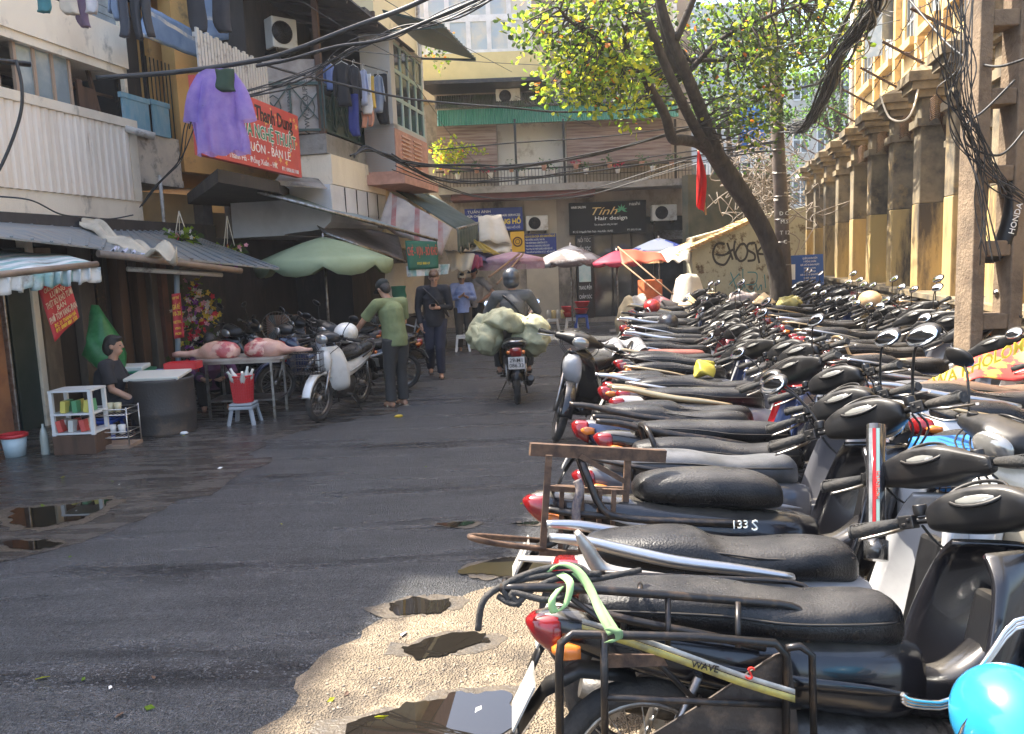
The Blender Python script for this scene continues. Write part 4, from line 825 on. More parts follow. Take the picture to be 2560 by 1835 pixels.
def ac(x0, y0, x1, y1, f, t, label):
    a, zt2 = f.hit(x0, y0, t); b, _ = f.hit(x1, y0, t); _, zb2 = f.hit(x0, y1, t); zt2, zb2 = max(zt2, zb2), min(zt2, zb2)
    r = thing('air_conditioner', label, 'air conditioner', f.pt(a, zb2, t), 'air conditioner units'); mb = MB(); f.box(mb, a, b, zb2, zt2, t-.3, t); B('housing', mb, mat('ac_white', (.62, .60, .55), .5, grime=(.35, .3, .24), gs=3), r, bevel=.02)
    R2 = min(b-a, zt2-zb2)*.40; c = f.pt(a+(b-a)*.38, (zt2+zb2)/2, t+.012); mb = MB(); Mx = Matrix.Rotation(math.atan2(f.u.y, f.u.x), 4, 'Z')
    for k in range(1, 8): mb.torus(c, R2*k/7, .006, 22, 4, Mx)
    for k in range(8): a_ = k*math.pi/4; mb.tube([c, c+Mx.to_3x3() @ V((R2*math.cos(a_), 0, R2*math.sin(a_)))], .005, 4)
    B('fan_grille', mb, M_['dkiron'], r); mb = MB(); mb.lathe([(R2*.97, 0), (R2*.97, .008)], c-f.n*.02+f.n*.010, 22, Mx @ Matrix.Rotation(math.pi/2, 4, 'X')); B('fan_opening', mb, M_['blk'], r)
    mb = MB(); f.box(mb, a+.05, a+.09, zb2-.06, zb2, t-.5, t); f.box(mb, b-.09, b-.05, zb2-.06, zb2, t-.5, t); B('bracket', mb, M_['dkiron'], r)
ac(495.5, 89, 520, 104, FB, .5, 'white air conditioner above the green awning'); ac(526, 216, 548, 231, FB, .4, 'air conditioner above the small blue service list sign'); ac(652, 205, 677, 221, FB, .4, 'air conditioner just right of the black salon sign')
# white-bodied unit on the orange house
ac(271, 15, 296, 46, Fac((-4.25, 14.2), (-3.80, 14.6)), .0, 'old air conditioner high on the orange wall')
# ================================================================ graffiti wall, yellow wall, colonial building
FW = Fac((4.25, 19.0), (7.1, 20.0))
gw = thing('graffiti_wall', 'low mossy plaster wall sprayed with black and teal graffiti', 'wall', FW.pt(1, 0, -.2))
GWM = mat('peeling_green_plaster', (.46, .44, .32), .9, col2=(.36, .35, .27), ns=1.5, grime=(.10, .07, .045), gs=2.6, gl=.54, gh=.62, bump=.4, bs=20)
a0, a1, a2, a3 = FW.hit(692, 230)[0], FW.hit(752, 220)[0], FW.hit(770, 216)[0], FW.hit(806, 205)[0]
zA, zB, zC = FW.hit(692, 238)[1], FW.hit(752, 221)[1], FW.hit(800, 207)[1]
mb = MB(); mb.prism([FW.pt(a0, 0), FW.pt(a3, 0), FW.pt(a3, zC), FW.pt(a1, zB+.1), FW.pt(a1, zB), FW.pt(a0, zA)], -FW.n*.25); B('wall', mb, GWM, gw)
mb = MB(); mb.hexa([FW.pt(a0-1.1, zA-.55, .5), FW.pt(a1+.05, zB, .05), FW.pt(a1+.05, zB+.08, .05), FW.pt(a0-1.1, zA-.48, .5), FW.pt(a0-1.1, zA-.55, -.3), FW.pt(a1+.05, zB, -.3), FW.pt(a1+.05, zB+.1, -.3), FW.pt(a0-1.1, zA-.46, -.3)])
for i in range(30): u = r_.random(); mb.bar(FW.pt(a0-1.1+u*2.3, zA-.48+u*(zB-zA+.5), .5-u*.4), FW.pt(a0-1.0+u*2.3+r_.uniform(-.2, .2), zA-.5+u*(zB-zA+.5), .7-u*.4), .015)
B('thatch_edge', mb, mat('dry_thatch', (.55, .38, .18), .9, col2=(.3, .16, .08), ns=8, bump=.5), gw)
# painted letters as brush strokes on the wall
SPR = mat('black_spray', (.012, .012, .014), .6); TEAL = mat('teal_spray', (.05, .22, .24), .6)
def strokes(name, S3, w2, m):
    mb = MB()
    for s in S3:
        P = catmull([V(FW.pt(*FW.hit(x, y, .0), 0)) for x, y in s], 5); vs = []
        for i, p in enumerate(P):
            d = (P[min(i+1, len(P)-1)]-P[max(i-1, 0)]).normalized(); q = d.cross(FW.n).normalized()*w2; vs += [p-q+FW.n*.003, p+q+FW.n*.003]
        mb.add(vs, [(2*i, 2*i+1, 2*i+3, 2*i+2) for i in range(len(P)-1)])
    B(name, mb, m, gw)
zx = lambda L: [(512+a/8.835, 176+b/8.835) for a, b in L]
strokes('black_graffiti', [zx(q) for q in ([(1880, 600), (1810, 600), (1775, 680), (1800, 760), (1870, 785), (1910, 740), (1930, 680), (1860, 700), (1800, 690)], [(1900, 590), (1930, 680), (1950, 740)], [(1970, 570), (1960, 660), (1985, 740)], [(1900, 680), (1970, 640)],
    [(2020, 600), (1975, 680), (2010, 750), (2060, 730), (2080, 660), (2050, 600), (2010, 610)], [(2150, 590), (2090, 600), (2080, 650), (2140, 690), (2140, 740), (2080, 750)], [(2150, 600), (2170, 700), (2185, 770)], [(2230, 600), (2170, 680), (2262, 690)])], .028, SPR)
strokes('teal_graffiti', [zx(q) for q in ([(1930, 850), (1960, 930), (1985, 1000)], [(1920, 960), (1990, 880), (2010, 860)], [(2040, 820), (2040, 900), (2060, 990)], [(2080, 850), (2160, 860), (2150, 950), (2070, 960)], [(2070, 1000), (2120, 1030), (2150, 970)], [(2160, 950), (2170, 1010), (2200, 960), (2205, 1010)], [(2230, 870), (2240, 990)], [(2000, 960), (2020, 1010), (2050, 960)])], .014, TEAL)
# tall yellow boundary wall with piers
FR = Fac((4.8, 4.0), (10.704, 28.6))
yw = thing('pier_wall', 'tall stained yellow boundary wall with capped piers and vent grilles', 'wall', FR.pt(10, 0, -.2))
YW = mat('ochre_limewash', (.50, .35, .13), .9, col2=(.30, .22, .11), ns=1.6, grime=(.07, .055, .04), gs=1.5, gl=.50, gh=.62, stretch=(1, 1, .22), bump=.35, bs=18)
GW2 = mat('blackened_wall_top', (.22, .175, .11), .9, col2=(.07, .06, .045), ns=2.6, grime=(.35, .24, .10), gs=1.6, gl=.55, gh=.7, bump=.4, bs=18)
ay = lambda y: (y-4.0)/FR.u.y
Yp = [5.6, 7.35, 9.1, 10.9, 12.6, 14.35, 16.2, 18.1, 20.1, 22.1, 24.1, 26.1]
holes = []
for i in range(len(Yp)-1): holes.append((ay(Yp[i])+.55, ay(Yp[i+1])-.25, 2.62, 3.25))
mb = MB(); FR.wall(mb, 0, FR.L, 2.5, 3.85, holes, .3, 0); B('upper_wall', mb, GW2, yw)
mb = MB(); FR.box(mb, 0, FR.L, 0, 2.5, -.3, .03); B('dado', mb, YW, yw)
mb = MB(); FR.box(mb, 0, FR.L, 0, 1.02, .031, .5); FR.box(mb, 0, FR.L, 1.02, 1.09, .031, .56); B('ledge', mb, GW2, yw)
for i, h in enumerate(holes):
    mb = MB(); n = 7
    for k in range(n):
        for j in range(4):
            a = h[0]+(h[1]-h[0])*(k+.5)/n; z = h[2]+.08+.15*j; mb.torus(FR.pt(a, z+.07, -.12), .055, .016, 8, 4, Matrix.Rotation(math.atan2(FR.u.y, FR.u.x), 4, 'Z'))
    FR.box(mb, h[0]-.05, h[1]+.05, h[3]+.001, h[3]+.1, .001, .14); g = B('vent_grille', mb, GW2, yw)
for y in Yp:
    a = ay(y); mb = MB(); FR.box(mb, a, a+.42, .9, 2.45, .032, .42); B('pier', mb, YW, yw, bevel=.015); mb = MB(); FR.box(mb, a, a+.42, 2.452, 4.05, .032, .415); B('pier_top', mb, GW2, yw, bevel=.015)
    mb = MB(); FR.box(mb, a-.05, a+.47, 3.62, 3.74, .033, .48); FR.box(mb, a-.06, a+.48, 4.051, 4.16, -.2, .5); FR.box(mb, a-.13, a+.55, 4.161, 4.28, -.25, .58); FR.box(mb, a-.18, a+.60, 4.281, 4.42, -.3, .64)
    c = FR.pt(a+.21, 4.66, .17); q = [FR.pt(a-.18, 4.421, .64), FR.pt(a+.60, 4.421, .64), FR.pt(a+.60, 4.421, -.3), FR.pt(a-.18, 4.421, -.3)]; mb.add(q+[c], [(0, 1, 4), (1, 2, 4), (2, 3, 4), (3, 0, 4)]); B('pier_cap', mb, GW2, yw)
    mb = MB(); mb.bar(FR.pt(a+.21, 4.5, .2), FR.pt(a+.21, 4.98, .95), .045, .03); B('iron_bracket', mb, M_['rust'], yw)
mb = MB()
for zz, tt in ((4.95, .9), (4.78, .62), (4.66, .45)):
    P = []
    for i in range(len(Yp)-1):
        for k in range(6): u = k/6; P.append(FR.pt(ay(Yp[i])+.21+u*(ay(Yp[i+1])-ay(Yp[i])), zz-.12*math.sin(u*3.14)+r_.uniform(-.015, .015), tt+r_.uniform(-.02, .02)))
    mb.tube(P, .007, 5, curve=2)
    for p in P[::1]:
        for k in range(2): e = V((r_.gauss(0, 1), r_.gauss(0, 1), r_.gauss(0, 1))).normalized()*.035; mb.tube([p-e, p+e], .004, 4)
B('barbed_wire', mb, M_['rust'], yw)
for y in (10.2, 12.0, 13.8, 15.6, 17.5):
    mb = MB(); a = ay(y)
    for k in range(12):
        r2 = .28+.03*k; mb.tube([FR.pt(a+.55, 3.3-.02*k, .06), FR.pt(a+.6, 3.3+r2*.9, .1), FR.pt(a+.35, 3.42+r2, .25), FR.pt(a, 3.35+r2*.9, .45)], .008, 4, curve=3)
    B('rusty_rod_bundle', mb, M_['rust'], yw)
FY = Fac((6.45, 4.0), (12.4, 28.8))
yb = thing('colonial_building', 'ochre colonial building with tall shuttered windows behind the yellow wall', 'building', FY.pt(10, 0, -.2))
OC = mat('ochre_plaster', (.62, .45, .19), .85, col2=(.52, .36, .14), ns=1.2, grime=(.34, .22, .10), gs=1.2, gl=.58, gh=.78); OR2 = mat('orange_trim', (.60, .42, .17), .7, col2=(.50, .34, .14), ns=2, grime=(.3, .2, .1), gs=2)
by = lambda y: (y-4.0)/FY.u.y
PY = [28.2, 25.2, 22.6, 20.3, 18.2, 16.2, 14.3, 12.4, 10.6, 8.8, 7.0, 5.2]
hz = []
for i in range(len(PY)-1): hz.append((by(PY[i+1])+.55, by(PY[i])-.35, 7.0, 10.2))
mb = MB(); FY.wall(mb, by(4.5), FY.L, 0, 12, hz, .4, 0); FY.box(mb, by(4.5), FY.L, 0, 12, -6, -.8); B('wall', mb, OC, yb)
mb = MB()
for i, y in enumerate(PY): FY.box(mb, by(y), by(y)+.28, 4, 12, .001, .16)
B('pilaster', mb, OR2, yb)
SH = mat('grey_blue_shutter', (.20, .23, .25), .6, col2=(.30, .31, .30), ns=5)
for i, h in enumerate(hz):
    mb = MB(); FY.box(mb, h[0]-.1, h[1]+.1, 6.8, 6.99, .001, .24); B('window_sill', mb, OR2, yb)
    w2 = panel_grid(FY, yb, 'casement_window', h[0], h[1], 7.0, 10.2, -.05, 4, 5, SH, CUR if i % 2 else GLASSD, .07)
    for e in ((0, 1) if i in (1, 4) else ()):
        mb = MB(); a = h[0] if e == 0 else h[1]; d = FY.u*(-.25 if e == 0 else .25)+FY.n*.42
        P0 = FY.pt(a, 7.5, .02); mb.hexa([P0, P0+d, P0+d+V((0, 0, 2.6)), P0+V((0, 0, 2.6))]+[q+FY.u*.03 for q in (P0, P0+d, P0+d+V((0, 0, 2.6)), P0+V((0, 0, 2.6)))])
        B('shutter', mb, SH, w2)
mb = MB(); mb.tube([FY.pt(FY.L-.2, 3, .2), FY.pt(FY.L-.2, 12, .2)], .10, 10); B('drain_pipe', mb, MATS['dirty_white_pipe'], yb)
mb = MB(); FY.box(mb, by(4.5), FY.L+.3, 12.001, 12.4, -6, .9); B('eaves', mb, OR2, yb)
mb = MB(); mb.hexa([at(795, 176, 32), at(850, 137, 27), at(862, 136, 28.5), at(806, 176, 34), at(795, 181, 32), at(850, 146, 27), at(862, 145, 28.5), at(806, 181, 34)]); tag(B('tin_roof', mb, mat('pale_fibre_sheet', (.55, .50, .44), .8, col2=(.4, .36, .32), ns=2)), 'long pale sheet roof sloping up to the ochre building', 'roof')
# ================================================================ poles
CP = mat('rough_concrete', (.20, .145, .095), .95, col2=(.11, .08, .055), ns=4, grime=(.12, .08, .05), gs=5, gl=.56, gh=.7, bump=.6, bs=35)
lp = thing('concrete_pole', 'massive ladder-like concrete pole with cut-outs at the right edge', 'utility pole', (4.12, 6.9, 0), 'utility poles')
mb = MB(); cx, dy = 4.13, 6.9; Wd = .44
for sx in (-1, 1): mb.box((cx+sx*(Wd/2-.055), dy, 4.5), (.11, .26, 9))
for z in [.5+.62*i for i in range(14)]: mb.box((cx, dy+.002, z), (Wd-.224, .24, .13))
B('ladder_shaft', mb, CP, lp, bevel=.012)
mb = MB(); mb.tube([(cx+.02, dy+.25, 0), (cx+.04, dy+.25, 7)], .04, 10)
for z in range(0, 12): mb.torus((cx+.03, dy+.25, .5*z+.2), .042, .005, 12, 4, Matrix.Rotation(math.pi/2, 4, 'X'))
mb.tube([(cx-.02, dy+.38, 0), (cx-.01, dy+.38, 7)], .035, 8); tag(B('bamboo_poles', mb, mat('bamboo', (.55, .36, .16), .6, col2=(.35, .2, .08), ns=4)), 'tall bamboo poles standing behind the ladder-like concrete pole', 'bamboo poles')
mb = MB(); P = [(cx-.10, dy-.02, 1.66), (cx+.02, dy-.03, 1.68), (cx+.12, dy-.05, 1.85), (cx+.16, dy-.05, 2.15), (cx+.10, dy-.04, 2.3)]
mb.tube(P, [.03, .06, .085, .075, .05], 12, curve=4); sb = tag(B('spare_seat', mb, M_['blk']), 'black motorbike part with white lettering resting in the concrete pole', 'motorbike part'); text(sb, 'HONDA', V((cx+.125, dy-.135, 1.98)), (.25, 0, .97), (-.97, 0, .25), .07, WL)
wp = thing('lamp_pole', 'slim concrete pole carrying painted letters beside the leaning tree', 'utility pole', at(786, 290, 18), 'utility poles')
mb = MB(); b0 = gnd(786, 350); p0 = V((at(787, 290, 18).x, 18, 0)); p1 = V((at(768, 0, 18).x, 18, 8.5)); mb.tube([p0, p0*.5+p1*.5, p1], [.17, .14, .10], 14); B('shaft', mb, mat('brown_grey_pole', (.15, .12, .105), .9, col2=(.09, .075, .07), ns=3, bump=.3), wp)
for z, s in ((4.0-.4, 1), (3.0, 1)):
    mb = MB(); u = z/8.5; c = p0*(1-u)+p1*u; mb.lathe([(.172-.07*u, -.09), (.172-.07*u, .09)], c, 14, caps=False); B('painted_band', mb, mat('grey_band_paint', (.45, .43, .4), .8), wp)
for s, z in (('D C', 2.62), ('M.S', 2.44), ('T 12', 2.2), ('C', 2.0)): text(wp, s, V((p0.x+(p1.x-p0.x)*z/8.5, 18-.18, z)), (1, 0, 0), (0, 0, 1), .12, WL)
mb = MB(); c = at(778, 68, 17.8); mb.box(c-V((.15, 0, 0)), (.14, .10, .42)); B('junction_box', mb, MATS['ac_white'], wp, bevel=.02)
mb = MB()
for z in range(3, 17): u = z/17; c = p0*(1-u)+p1*u; mb.torus(c, .175-.07*u, .012, 14, 4, Matrix.Rotation(math.pi/2, 4, 'X') if 0 else Matrix.Rotation(math.pi/2, 4, 'X'))
B('steel_band', mb, M_['steel'], wp)
ps = thing('parking_sign', 'blue parking price board half hidden behind the slim pole', 'sign', at(804, 288, 18.5))
mb = MB(); a, b, c, d = at(784, 256, 18.5), at(823, 254, 18.5), at(824, 286, 18.5), at(787, 290, 18.5); mb.hexa([a, b, c, d]+[q+V((0, .06, 0)) for q in (a, b, c, d)]); B('sign_panel', mb, mat('blue_board', (.02, .09, .33), .5), ps)
mb = MB(); mb.bar(at(806, 288, 18.55), V((at(806, 288, 18.55).x, 18.6, 0)), .06); B('post', mb, M_['dkiron'], ps)
xd = (b-a).normalized(); up = (a-d).normalized(); upv = V((0, 0, 1))
for i, (s, wd) in enumerate([('QUẬN HOÀN KIẾM', .6), ('P. ĐỒNG XUÂN', .5), ('GIÁ GIỮ XE BAN NGÀY', .78), ('3.000Đ xe/lượt', .5), ('2.000Đ xe/lượt', .5), ('GIÁ GIỮ XE BAN ĐÊM', .78), ('5.000Đ xe/lượt', .5), ('8.000Đ xe/lượt', .5), ('CẢM ƠN QUÝ KHÁCH', .5)]):
    text(ps, s, a+(b-a)*.66-V((0, .01, .08+.075*i)), xd, upv, .06, WL, wfit=wd*.9*.62)
mb = MB(); q = a+(b-a)*.12; mb.hexa([q+V((0, -.01, -.2)), q+V((.15, -.01, -.2)), q+V((.15, -.01, -.55)), q+V((0, -.01, -.55)), q+V((0, -.004, -.2)), q+V((.15, -.004, -.2)), q+V((.15, -.004, -.55)), q+V((0, -.004, -.55))]); B('white_square', mb, WL, ps)
# ================================================================ trees
BARK = mat('dark_bark', (.030, .022, .017), .9, col2=(.06, .048, .038), ns=9, bump=1, bs=26, stretch=(1, 1, .4))
LD, LL, LY, LO = mat('leaf_dark', (.05, .085, .02), .5, transl=.35), mat('leaf_green', (.20, .32, .03), .45, transl=.68), mat('leaf_yellow', (.50, .52, .04), .45, transl=.72), mat('leaf_orange', (.70, .22, .03), .5, transl=.6)
tr = thing('leaning_tree', 'leaning almond tree with big yellow-green leaves over the motorbikes', 'tree', at(778, 292, 17))
tr2 = V((at(781, 292, 17).x, 17, 0))
LIMB = []
def limb(px, r0, r1, m=None):
    P = [at(*q) for q in px]; LIMB.append(P); mt.tube(P, [r0+(r1-r0)*i/(len(P)-1) for i in range(len(P))], 10, curve=5)
mt = MB()
mt.tube([tr2, at(779, 280, 17), at(768, 240, 16.9), at(752, 210, 16.8), at(732, 180, 16.7), at(712, 150, 16.6)], [.24, .20, .175, .18, .20, .18], 14, curve=5)
limb([(722, 165, 16.6), (704, 119, 16.0), (688, 79, 15.5), (670, 34, 15.2), (660, 0, 15), (650, -60, 15)], .14, .07)
limb([(716, 160, 16.6), (700, 136, 16.0), (679, 96, 15.3), (657, 45, 15.0), (642, 0, 14.8), (630, -60, 14.8)], .115, .06)
limb([(688, 79, 15.5), (672, 60, 15.4), (663, 30, 15.4), (655, -10, 15.4)], .08, .05)
limb([(710, 152, 16.6), (698, 143, 16.2), (683, 140, 15.8), (672, 138, 15.5), (665, 115, 15.2), (650, 88, 14.9), (640, 70, 14.6), (628, 64, 14.4), (627, 50, 14.2), (625, 30, 14)], .12, .05)
limb([(628, 64, 14.4), (615, 55, 14.2), (600, 40, 13.8), (575, 25, 13.4), (560, 10, 13.2)], .05, .02)
limb([(676, 40, 15.2), (693, 0, 15), (705, -30, 15)], .07, .05); limb([(686, 75, 16), (720, 40, 15.5), (760, 20, 15), (800, 5, 15)], .06, .02)
limb([(650, 20, 15.3), (620, 5, 14.8), (590, -20, 14.3)], .06, .02); limb([(690, 60, 16), (730, 60, 16.4), (770, 55, 17)], .05, .015)
B('trunk', mt, BARK, tr)
mb = MB(); rl = random.Random(11); cent = []
def leafcl(mb, c, n, R, s, mats, rr=rl, up=.4):
    for k in range(n):
        d = V((rr.gauss(0, 1), rr.gauss(0, 1), rr.gauss(0, .7))).normalized(); p = c+d*R*rr.random()**.5
        e = (d+V((rr.uniform(-.7, .7), rr.uniform(-.7, .7), rr.uniform(-.5, up)))).normalized(); f2 = e.cross(V((rr.gauss(0, 1), rr.gauss(0, 1), 1))).normalized(); g = e.cross(f2)*.12*s; q = s*rr.uniform(.7, 1.2)
        mb.mi = rr.choices(range(4), mats)[0]
        mb.add([p, p+e*q*.4+f2*q*.30+g, p+e*q*.8+f2*q*.36+g, p+e*q*1.1, p+e*q*.8-f2*q*.36+g, p+e*q*.4-f2*q*.30+g], [(0, 1, 2, 3), (0, 3, 4, 5)])
tw = MB()
zones = [((520, 0), (665, 60), 70, 13.2, 15), ((540, 50), (680, 90), 52, 13.5, 15.5), ((550, 75), (650, 102), 26, 13.6, 15), ((600, 95), (640, 118), 7, 14, 15), ((640, 0), (760, 70), 44, 14.5, 17), ((690, 60), (790, 115), 30, 15, 17.5), ((740, -10), (850, 70), 62, 14.5, 18), ((640, 90), (680, 110), 8, 14.5, 16), ((520, -90), (850, 0), 70, 13, 18), ((735, 100), (775, 150), 9, 15, 16)]
for (xa, ya), (xb, yb2), n, da, db in zones:
    for k in range(n):
        px, py = rl.uniform(xa, xb), rl.uniform(ya, yb2)
        if xa == 520 and ya == 0 and px < 545 and py > 45: continue
        c = at(px, py, rl.uniform(max(da, 15.9), db+1.0) if 632 < px < 715 else rl.uniform(da, db)); cent.append(c)
        wt = (6, 5, 3, .3) if px < 690 else (8, 4, 1.5, .2)
        if py > 55 and px < 660: wt = (3, 7, 6, .3)
        leafcl(mb, c, rl.randint(18, 32), .38, .105, wt)
allp = [p for P in LIMB for p in catmull(P, 4)]
for c in cent[::1]:
    q = min(allp, key=lambda p: (p-c).length_squared)
    if (q-c).length < 2.6: mid = (q+c)/2+V((rl.uniform(-.2, .2), rl.uniform(-.2, .2), rl.uniform(-.1, .25))); tw.tube([q, mid, c], [.02, .013, .006], 5, curve=3)
B('crown', mb, [LD, LL, LY, LO], tr); B('twigs', tw, BARK, tr)
FG = [mat('feathery_leaf_dark', (.05, .11, .025), .6, transl=.4), mat('feathery_leaf_bright', (.16, .34, .04), .6, transl=.55), mat('feathery_leaf_pale', (.30, .42, .10), .6, transl=.55), LD]
def bgtree(label, base, top, blobs, n, s, seed, kind='background_tree'):
    t = thing(kind, label, 'tree', V((base.x, base.y, 0)), 'green trees behind the wall'); rr = random.Random(seed); mb = MB(); bx = V((base.x, base.y, 0))
    mb.tube([bx, bx*.5+top*.5+V((.2, 0, 0)), top], [.22, .16, .06], 8, curve=4)
    for (c, R) in blobs: mb.tube([bx*.4+top*.6, (top+c)/2+V((0, 0, -.4)), c], [.09, .06, .02], 6, curve=3)
    B('trunk', mb, BARK, t); mb = MB()
    for (c, R) in blobs:
        for k in range(n):
            d = V((rr.gauss(0, 1), rr.gauss(0, 1), rr.gauss(0, .6))); d = d.normalized()*R*(rr.random()**.4); leafcl(mb, c+d, 9, .22, s, (4, 5, 2, 2) if rr.random() < .6 else (7, 1, 0, 4), rr, .2)
    B('crown', mb, FG, t)
bgtree('bright feathery tree right of the slim pole', at(845, 230, 33), at(835, 100, 33), [(at(800, 40, 32), 2.2), (at(832, 70, 33), 2.4), (at(812, 110, 32), 1.7), (at(850, 20, 34), 2.4), (at(840, 120, 33), 1.4)], 75, .13, 1)
bgtree('green tree filling the gap behind the leaning trunk', at(735, 240, 30), at(725, 110, 30), [(at(700, 70, 29), 2.0), (at(730, 30, 30), 2.4), (at(690, 110, 29), 1.2), (at(770, 80, 31), 2.0), (at(760, 120, 31), 1.3)], 75, .12, 2)
bgtree('dark tall tree above the ochre building corner', at(862, 240, 40), at(850, 80, 40), [(at(810, -10, 38), 3.4), (at(850, 60, 41), 2.6), (at(780, 10, 38), 2.6)], 70, .16, 3)
bgtree('low bush of pale leaves behind the parking sign', at(775, 240, 24), at(772, 190, 24), [(at(768, 195, 24), .7), (at(775, 170, 24.5), .7), (at(730, 185, 23), .5)], 45, .09, 4, 'bush')
t = thing('bare_vines', 'tangle of bare pale vines below the leaning trunk', 'vines', at(760, 200, 20)); mb = MB(); rr = random.Random(8)
for k in range(150):
    p = at(rr.uniform(735, 790), rr.uniform(140, 215), rr.uniform(19.3, 21)); P = [p]
    for j in range(3): p = p+V((rr.gauss(0, .3), rr.gauss(0, .15), rr.gauss(-.05, .28))); P.append(p)
    mb.tube(P, .012, 4, curve=3)
B('vine_stems', mb, mat('pale_vine', (.26, .22, .18), .8), t)
mb = MB(); sheet(mb, at(740, 106, 24), at(766, 104, 24), at(766, 150, 24), at(741, 152, 24), 10, 8, .1); tag(B('blue_tarpaulin', mb, mat('bright_blue_tarp', (.03, .16, .55), .5), solid=.01), 'bright blue tarpaulin hanging behind the tree', 'tarpaulin')
# more distant houses closing the view
for i, (x0, x1, d, h, mm, lb) in enumerate([(655, 765, 38, 13, mat('distant_grey_wall', (.42, .44, .46), .9, col2=(.32, .34, .36), ns=.6), 'pale grey block seen through the tree leaves'), (760, 880, 48, 12, mat('distant_cream_wall', (.55, .52, .46), .9, col2=(.42, .4, .36), ns=.6), 'distant cream block behind the feathery trees')]):
    f = Fac((at(x0, 200, d).x, d), (at(x1, 200, d).x, d)); hh = thing('distant_building', lb, 'building', f.pt(1, 0, -1), 'distant buildings'); mb = MB(); f.box(mb, 0, f.L, 0, h, -6, 0); B('wall', mb, mm, hh)
    for k in range(5):
        for j in range(4): panel_grid(f, hh, 'window', .5+k*f.L/5, .5+k*f.L/5+.9, 1.5+j*3, 3+j*3, .05, 2, 2, WFRAME, GLASSD, .08)
mb = MB(); f = Fac((at(688, 200, 21.5).x, 21.5), (at(790, 200, 22.5).x, 22.5)); f.box(mb, 0, f.L, 0, 3.9, -.3, 0); tag(B('moss_wall', mb, mat('dark_moss_wall', (.10, .09, .06), .9, col2=(.05, .055, .04), ns=2)), 'dark mossy wall rising behind the graffiti wall', 'wall')
# ================================================================ street stalls on the left and at the back
def P(px, py, d): return at(px, py, d)
ZG = V((0, 0, 1))
# sheet metal awnings
def slab(mb, q, th=.02):
    q = [V(p) for p in q]; return mb.hexa(q+[p+V((0, 0, th)) for p in q])
a = thing('sheet_awning', 'long blue-grey tin awning under the cream balcony', 'awning', P(50, 236, 9.4), 'tin awnings')
mb = MB(); slab(mb, [P(-60, 216, 9.6), P(109, 231, 11.4), P(103, 250, 9.4), P(-60, 232, 7.2)]); B('roof_sheet', mb, TIN, a)
mb = MB()
for i in range(9): u = i/8; mb.bar(P(-60, 216, 9.6)*(1-u)+P(109, 231, 11.4)*u+V((0, 0, .03)), P(-60, 232, 7.2)*(1-u)+P(103, 250, 9.4)*u+V((0, 0, .03)), .03, .015)
B('ribs', mb, TIN, a)
a = thing('sheet_awning', 'grey tin awning over the meat table with brown gutter pipe', 'awning', P(180, 250, 11), 'tin awnings')
TL, TR, BR, BL_ = P(109, 232, 11.3), P(181, 233, 13.0), P(279, 270, 11.6), P(100, 252, 9.3)
mb = MB(); slab(mb, [TL, TR, BR, BL_]); B('roof_sheet', mb, TIN, a)
mb = MB()
for i in range(14): u = i/13; mb.bar(TL*(1-u)+TR*u+V((0, 0, .03)), BL_*(1-u)+BR*u+V((0, 0, .03)), .03, .015)
B('ribs', mb, TIN, a)
mb = MB(); mb.tube([P(98, 253.5, 9.25), P(170, 262, 10.1), P(241, 271, 11.0)], .042, 12); B('gutter_pipe', mb, mat('brown_pvc', (.24, .17, .12), .5, col2=(.15, .11, .08), ns=5), a)
mb = MB(); mb.tube([P(127, 269, 9.9), P(222, 275, 10.9)], .03, 8); B('light_tube', mb, MATS['dirty_white_pipe'], a)
mb = MB(); mb.tube([P(176.5, 262, 10.6), P(179, 412, 10.6)], .035, 10); B('support_post', mb, mat('grey_blue_pipe', (.20, .24, .27), .5), a)
mb = MB(); R1 = [P(83, 226, 11), P(98, 224, 11.2), P(110, 236, 10.7), P(136, 248, 10.2), P(160, 252, 10.0), P(176, 254, 9.9)]; R2 = [P(80, 231, 10.5), P(95, 236, 10.4), P(110, 246, 10), P(136, 256, 9.8), P(160, 261, 9.7), P(178, 262, 9.7)]
A1, A2 = catmull(R1, 6), catmull(R2, 6); mb.grid(lambda u, v: A1[int(u*30)]*(1-v)+A2[int(u*30)]*v+V((0, 0, .06+.05*math.sin(v*9+u*5)+.10*u*math.sin(u*22+v*4))), 30, 8); tag(B('folded_sheet', mb, mat('dirty_cream_canvas', (.55, .48, .36), .85, col2=(.38, .33, .26), ns=3), solid=.01), 'crumpled cream canvas thrown over the tin awnings', 'canvas')
mb = MB(); sheet(mb, P(112, 250, 9.9), P(150, 256, 10.2), P(146, 262, 9.8), P(108, 255, 9.4), 14, 5, .05, 4); mb.v = [p+V((0, 0, .05)) for p in mb.v]; tag(B('plastic_sheet', mb, mat('pale_lilac_plastic', (.5, .52, .66), .35), solid=.006), 'pale crumpled plastic lying on the awning edge', 'plastic sheet')
# striped roller awning far left
a = thing('striped_awning', 'ragged pale striped roller awning at the far left edge', 'awning', P(30, 275, 7.2))
SA = mat('faded_striped_canvas', (.62, .62, .60), .7, col2=(.45, .5, .5), ns=3, stripe=(0, 3.6, (.16, .32, .31), .5), grime=(.15, .12, .1), gs=4)
mb = MB(); sheet(mb, P(-60, 248, 8.6), P(66, 255, 9.2), P(97, 263, 7.9), P(-60, 280, 6.4), 20, 6, .01); B('canopy_cloth', mb, SA, a, solid=.01)
mb = MB(); T0, T1 = P(-60, 281, 6.4), P(97, 264, 7.9); mb.grid(lambda u, v: T0*(1-u)+T1*u+V((.03*math.sin(u*90+v), -.03*math.cos(u*80), -.03-v*(.13+.02*math.sin(u*60)))), 90, 4); B('valance', mb, SA, a, solid=.006)
mb = MB(); mb.tube([T0, T1], .03, 10); B('roller_bar', mb, MATS['brown_pvc'], a)
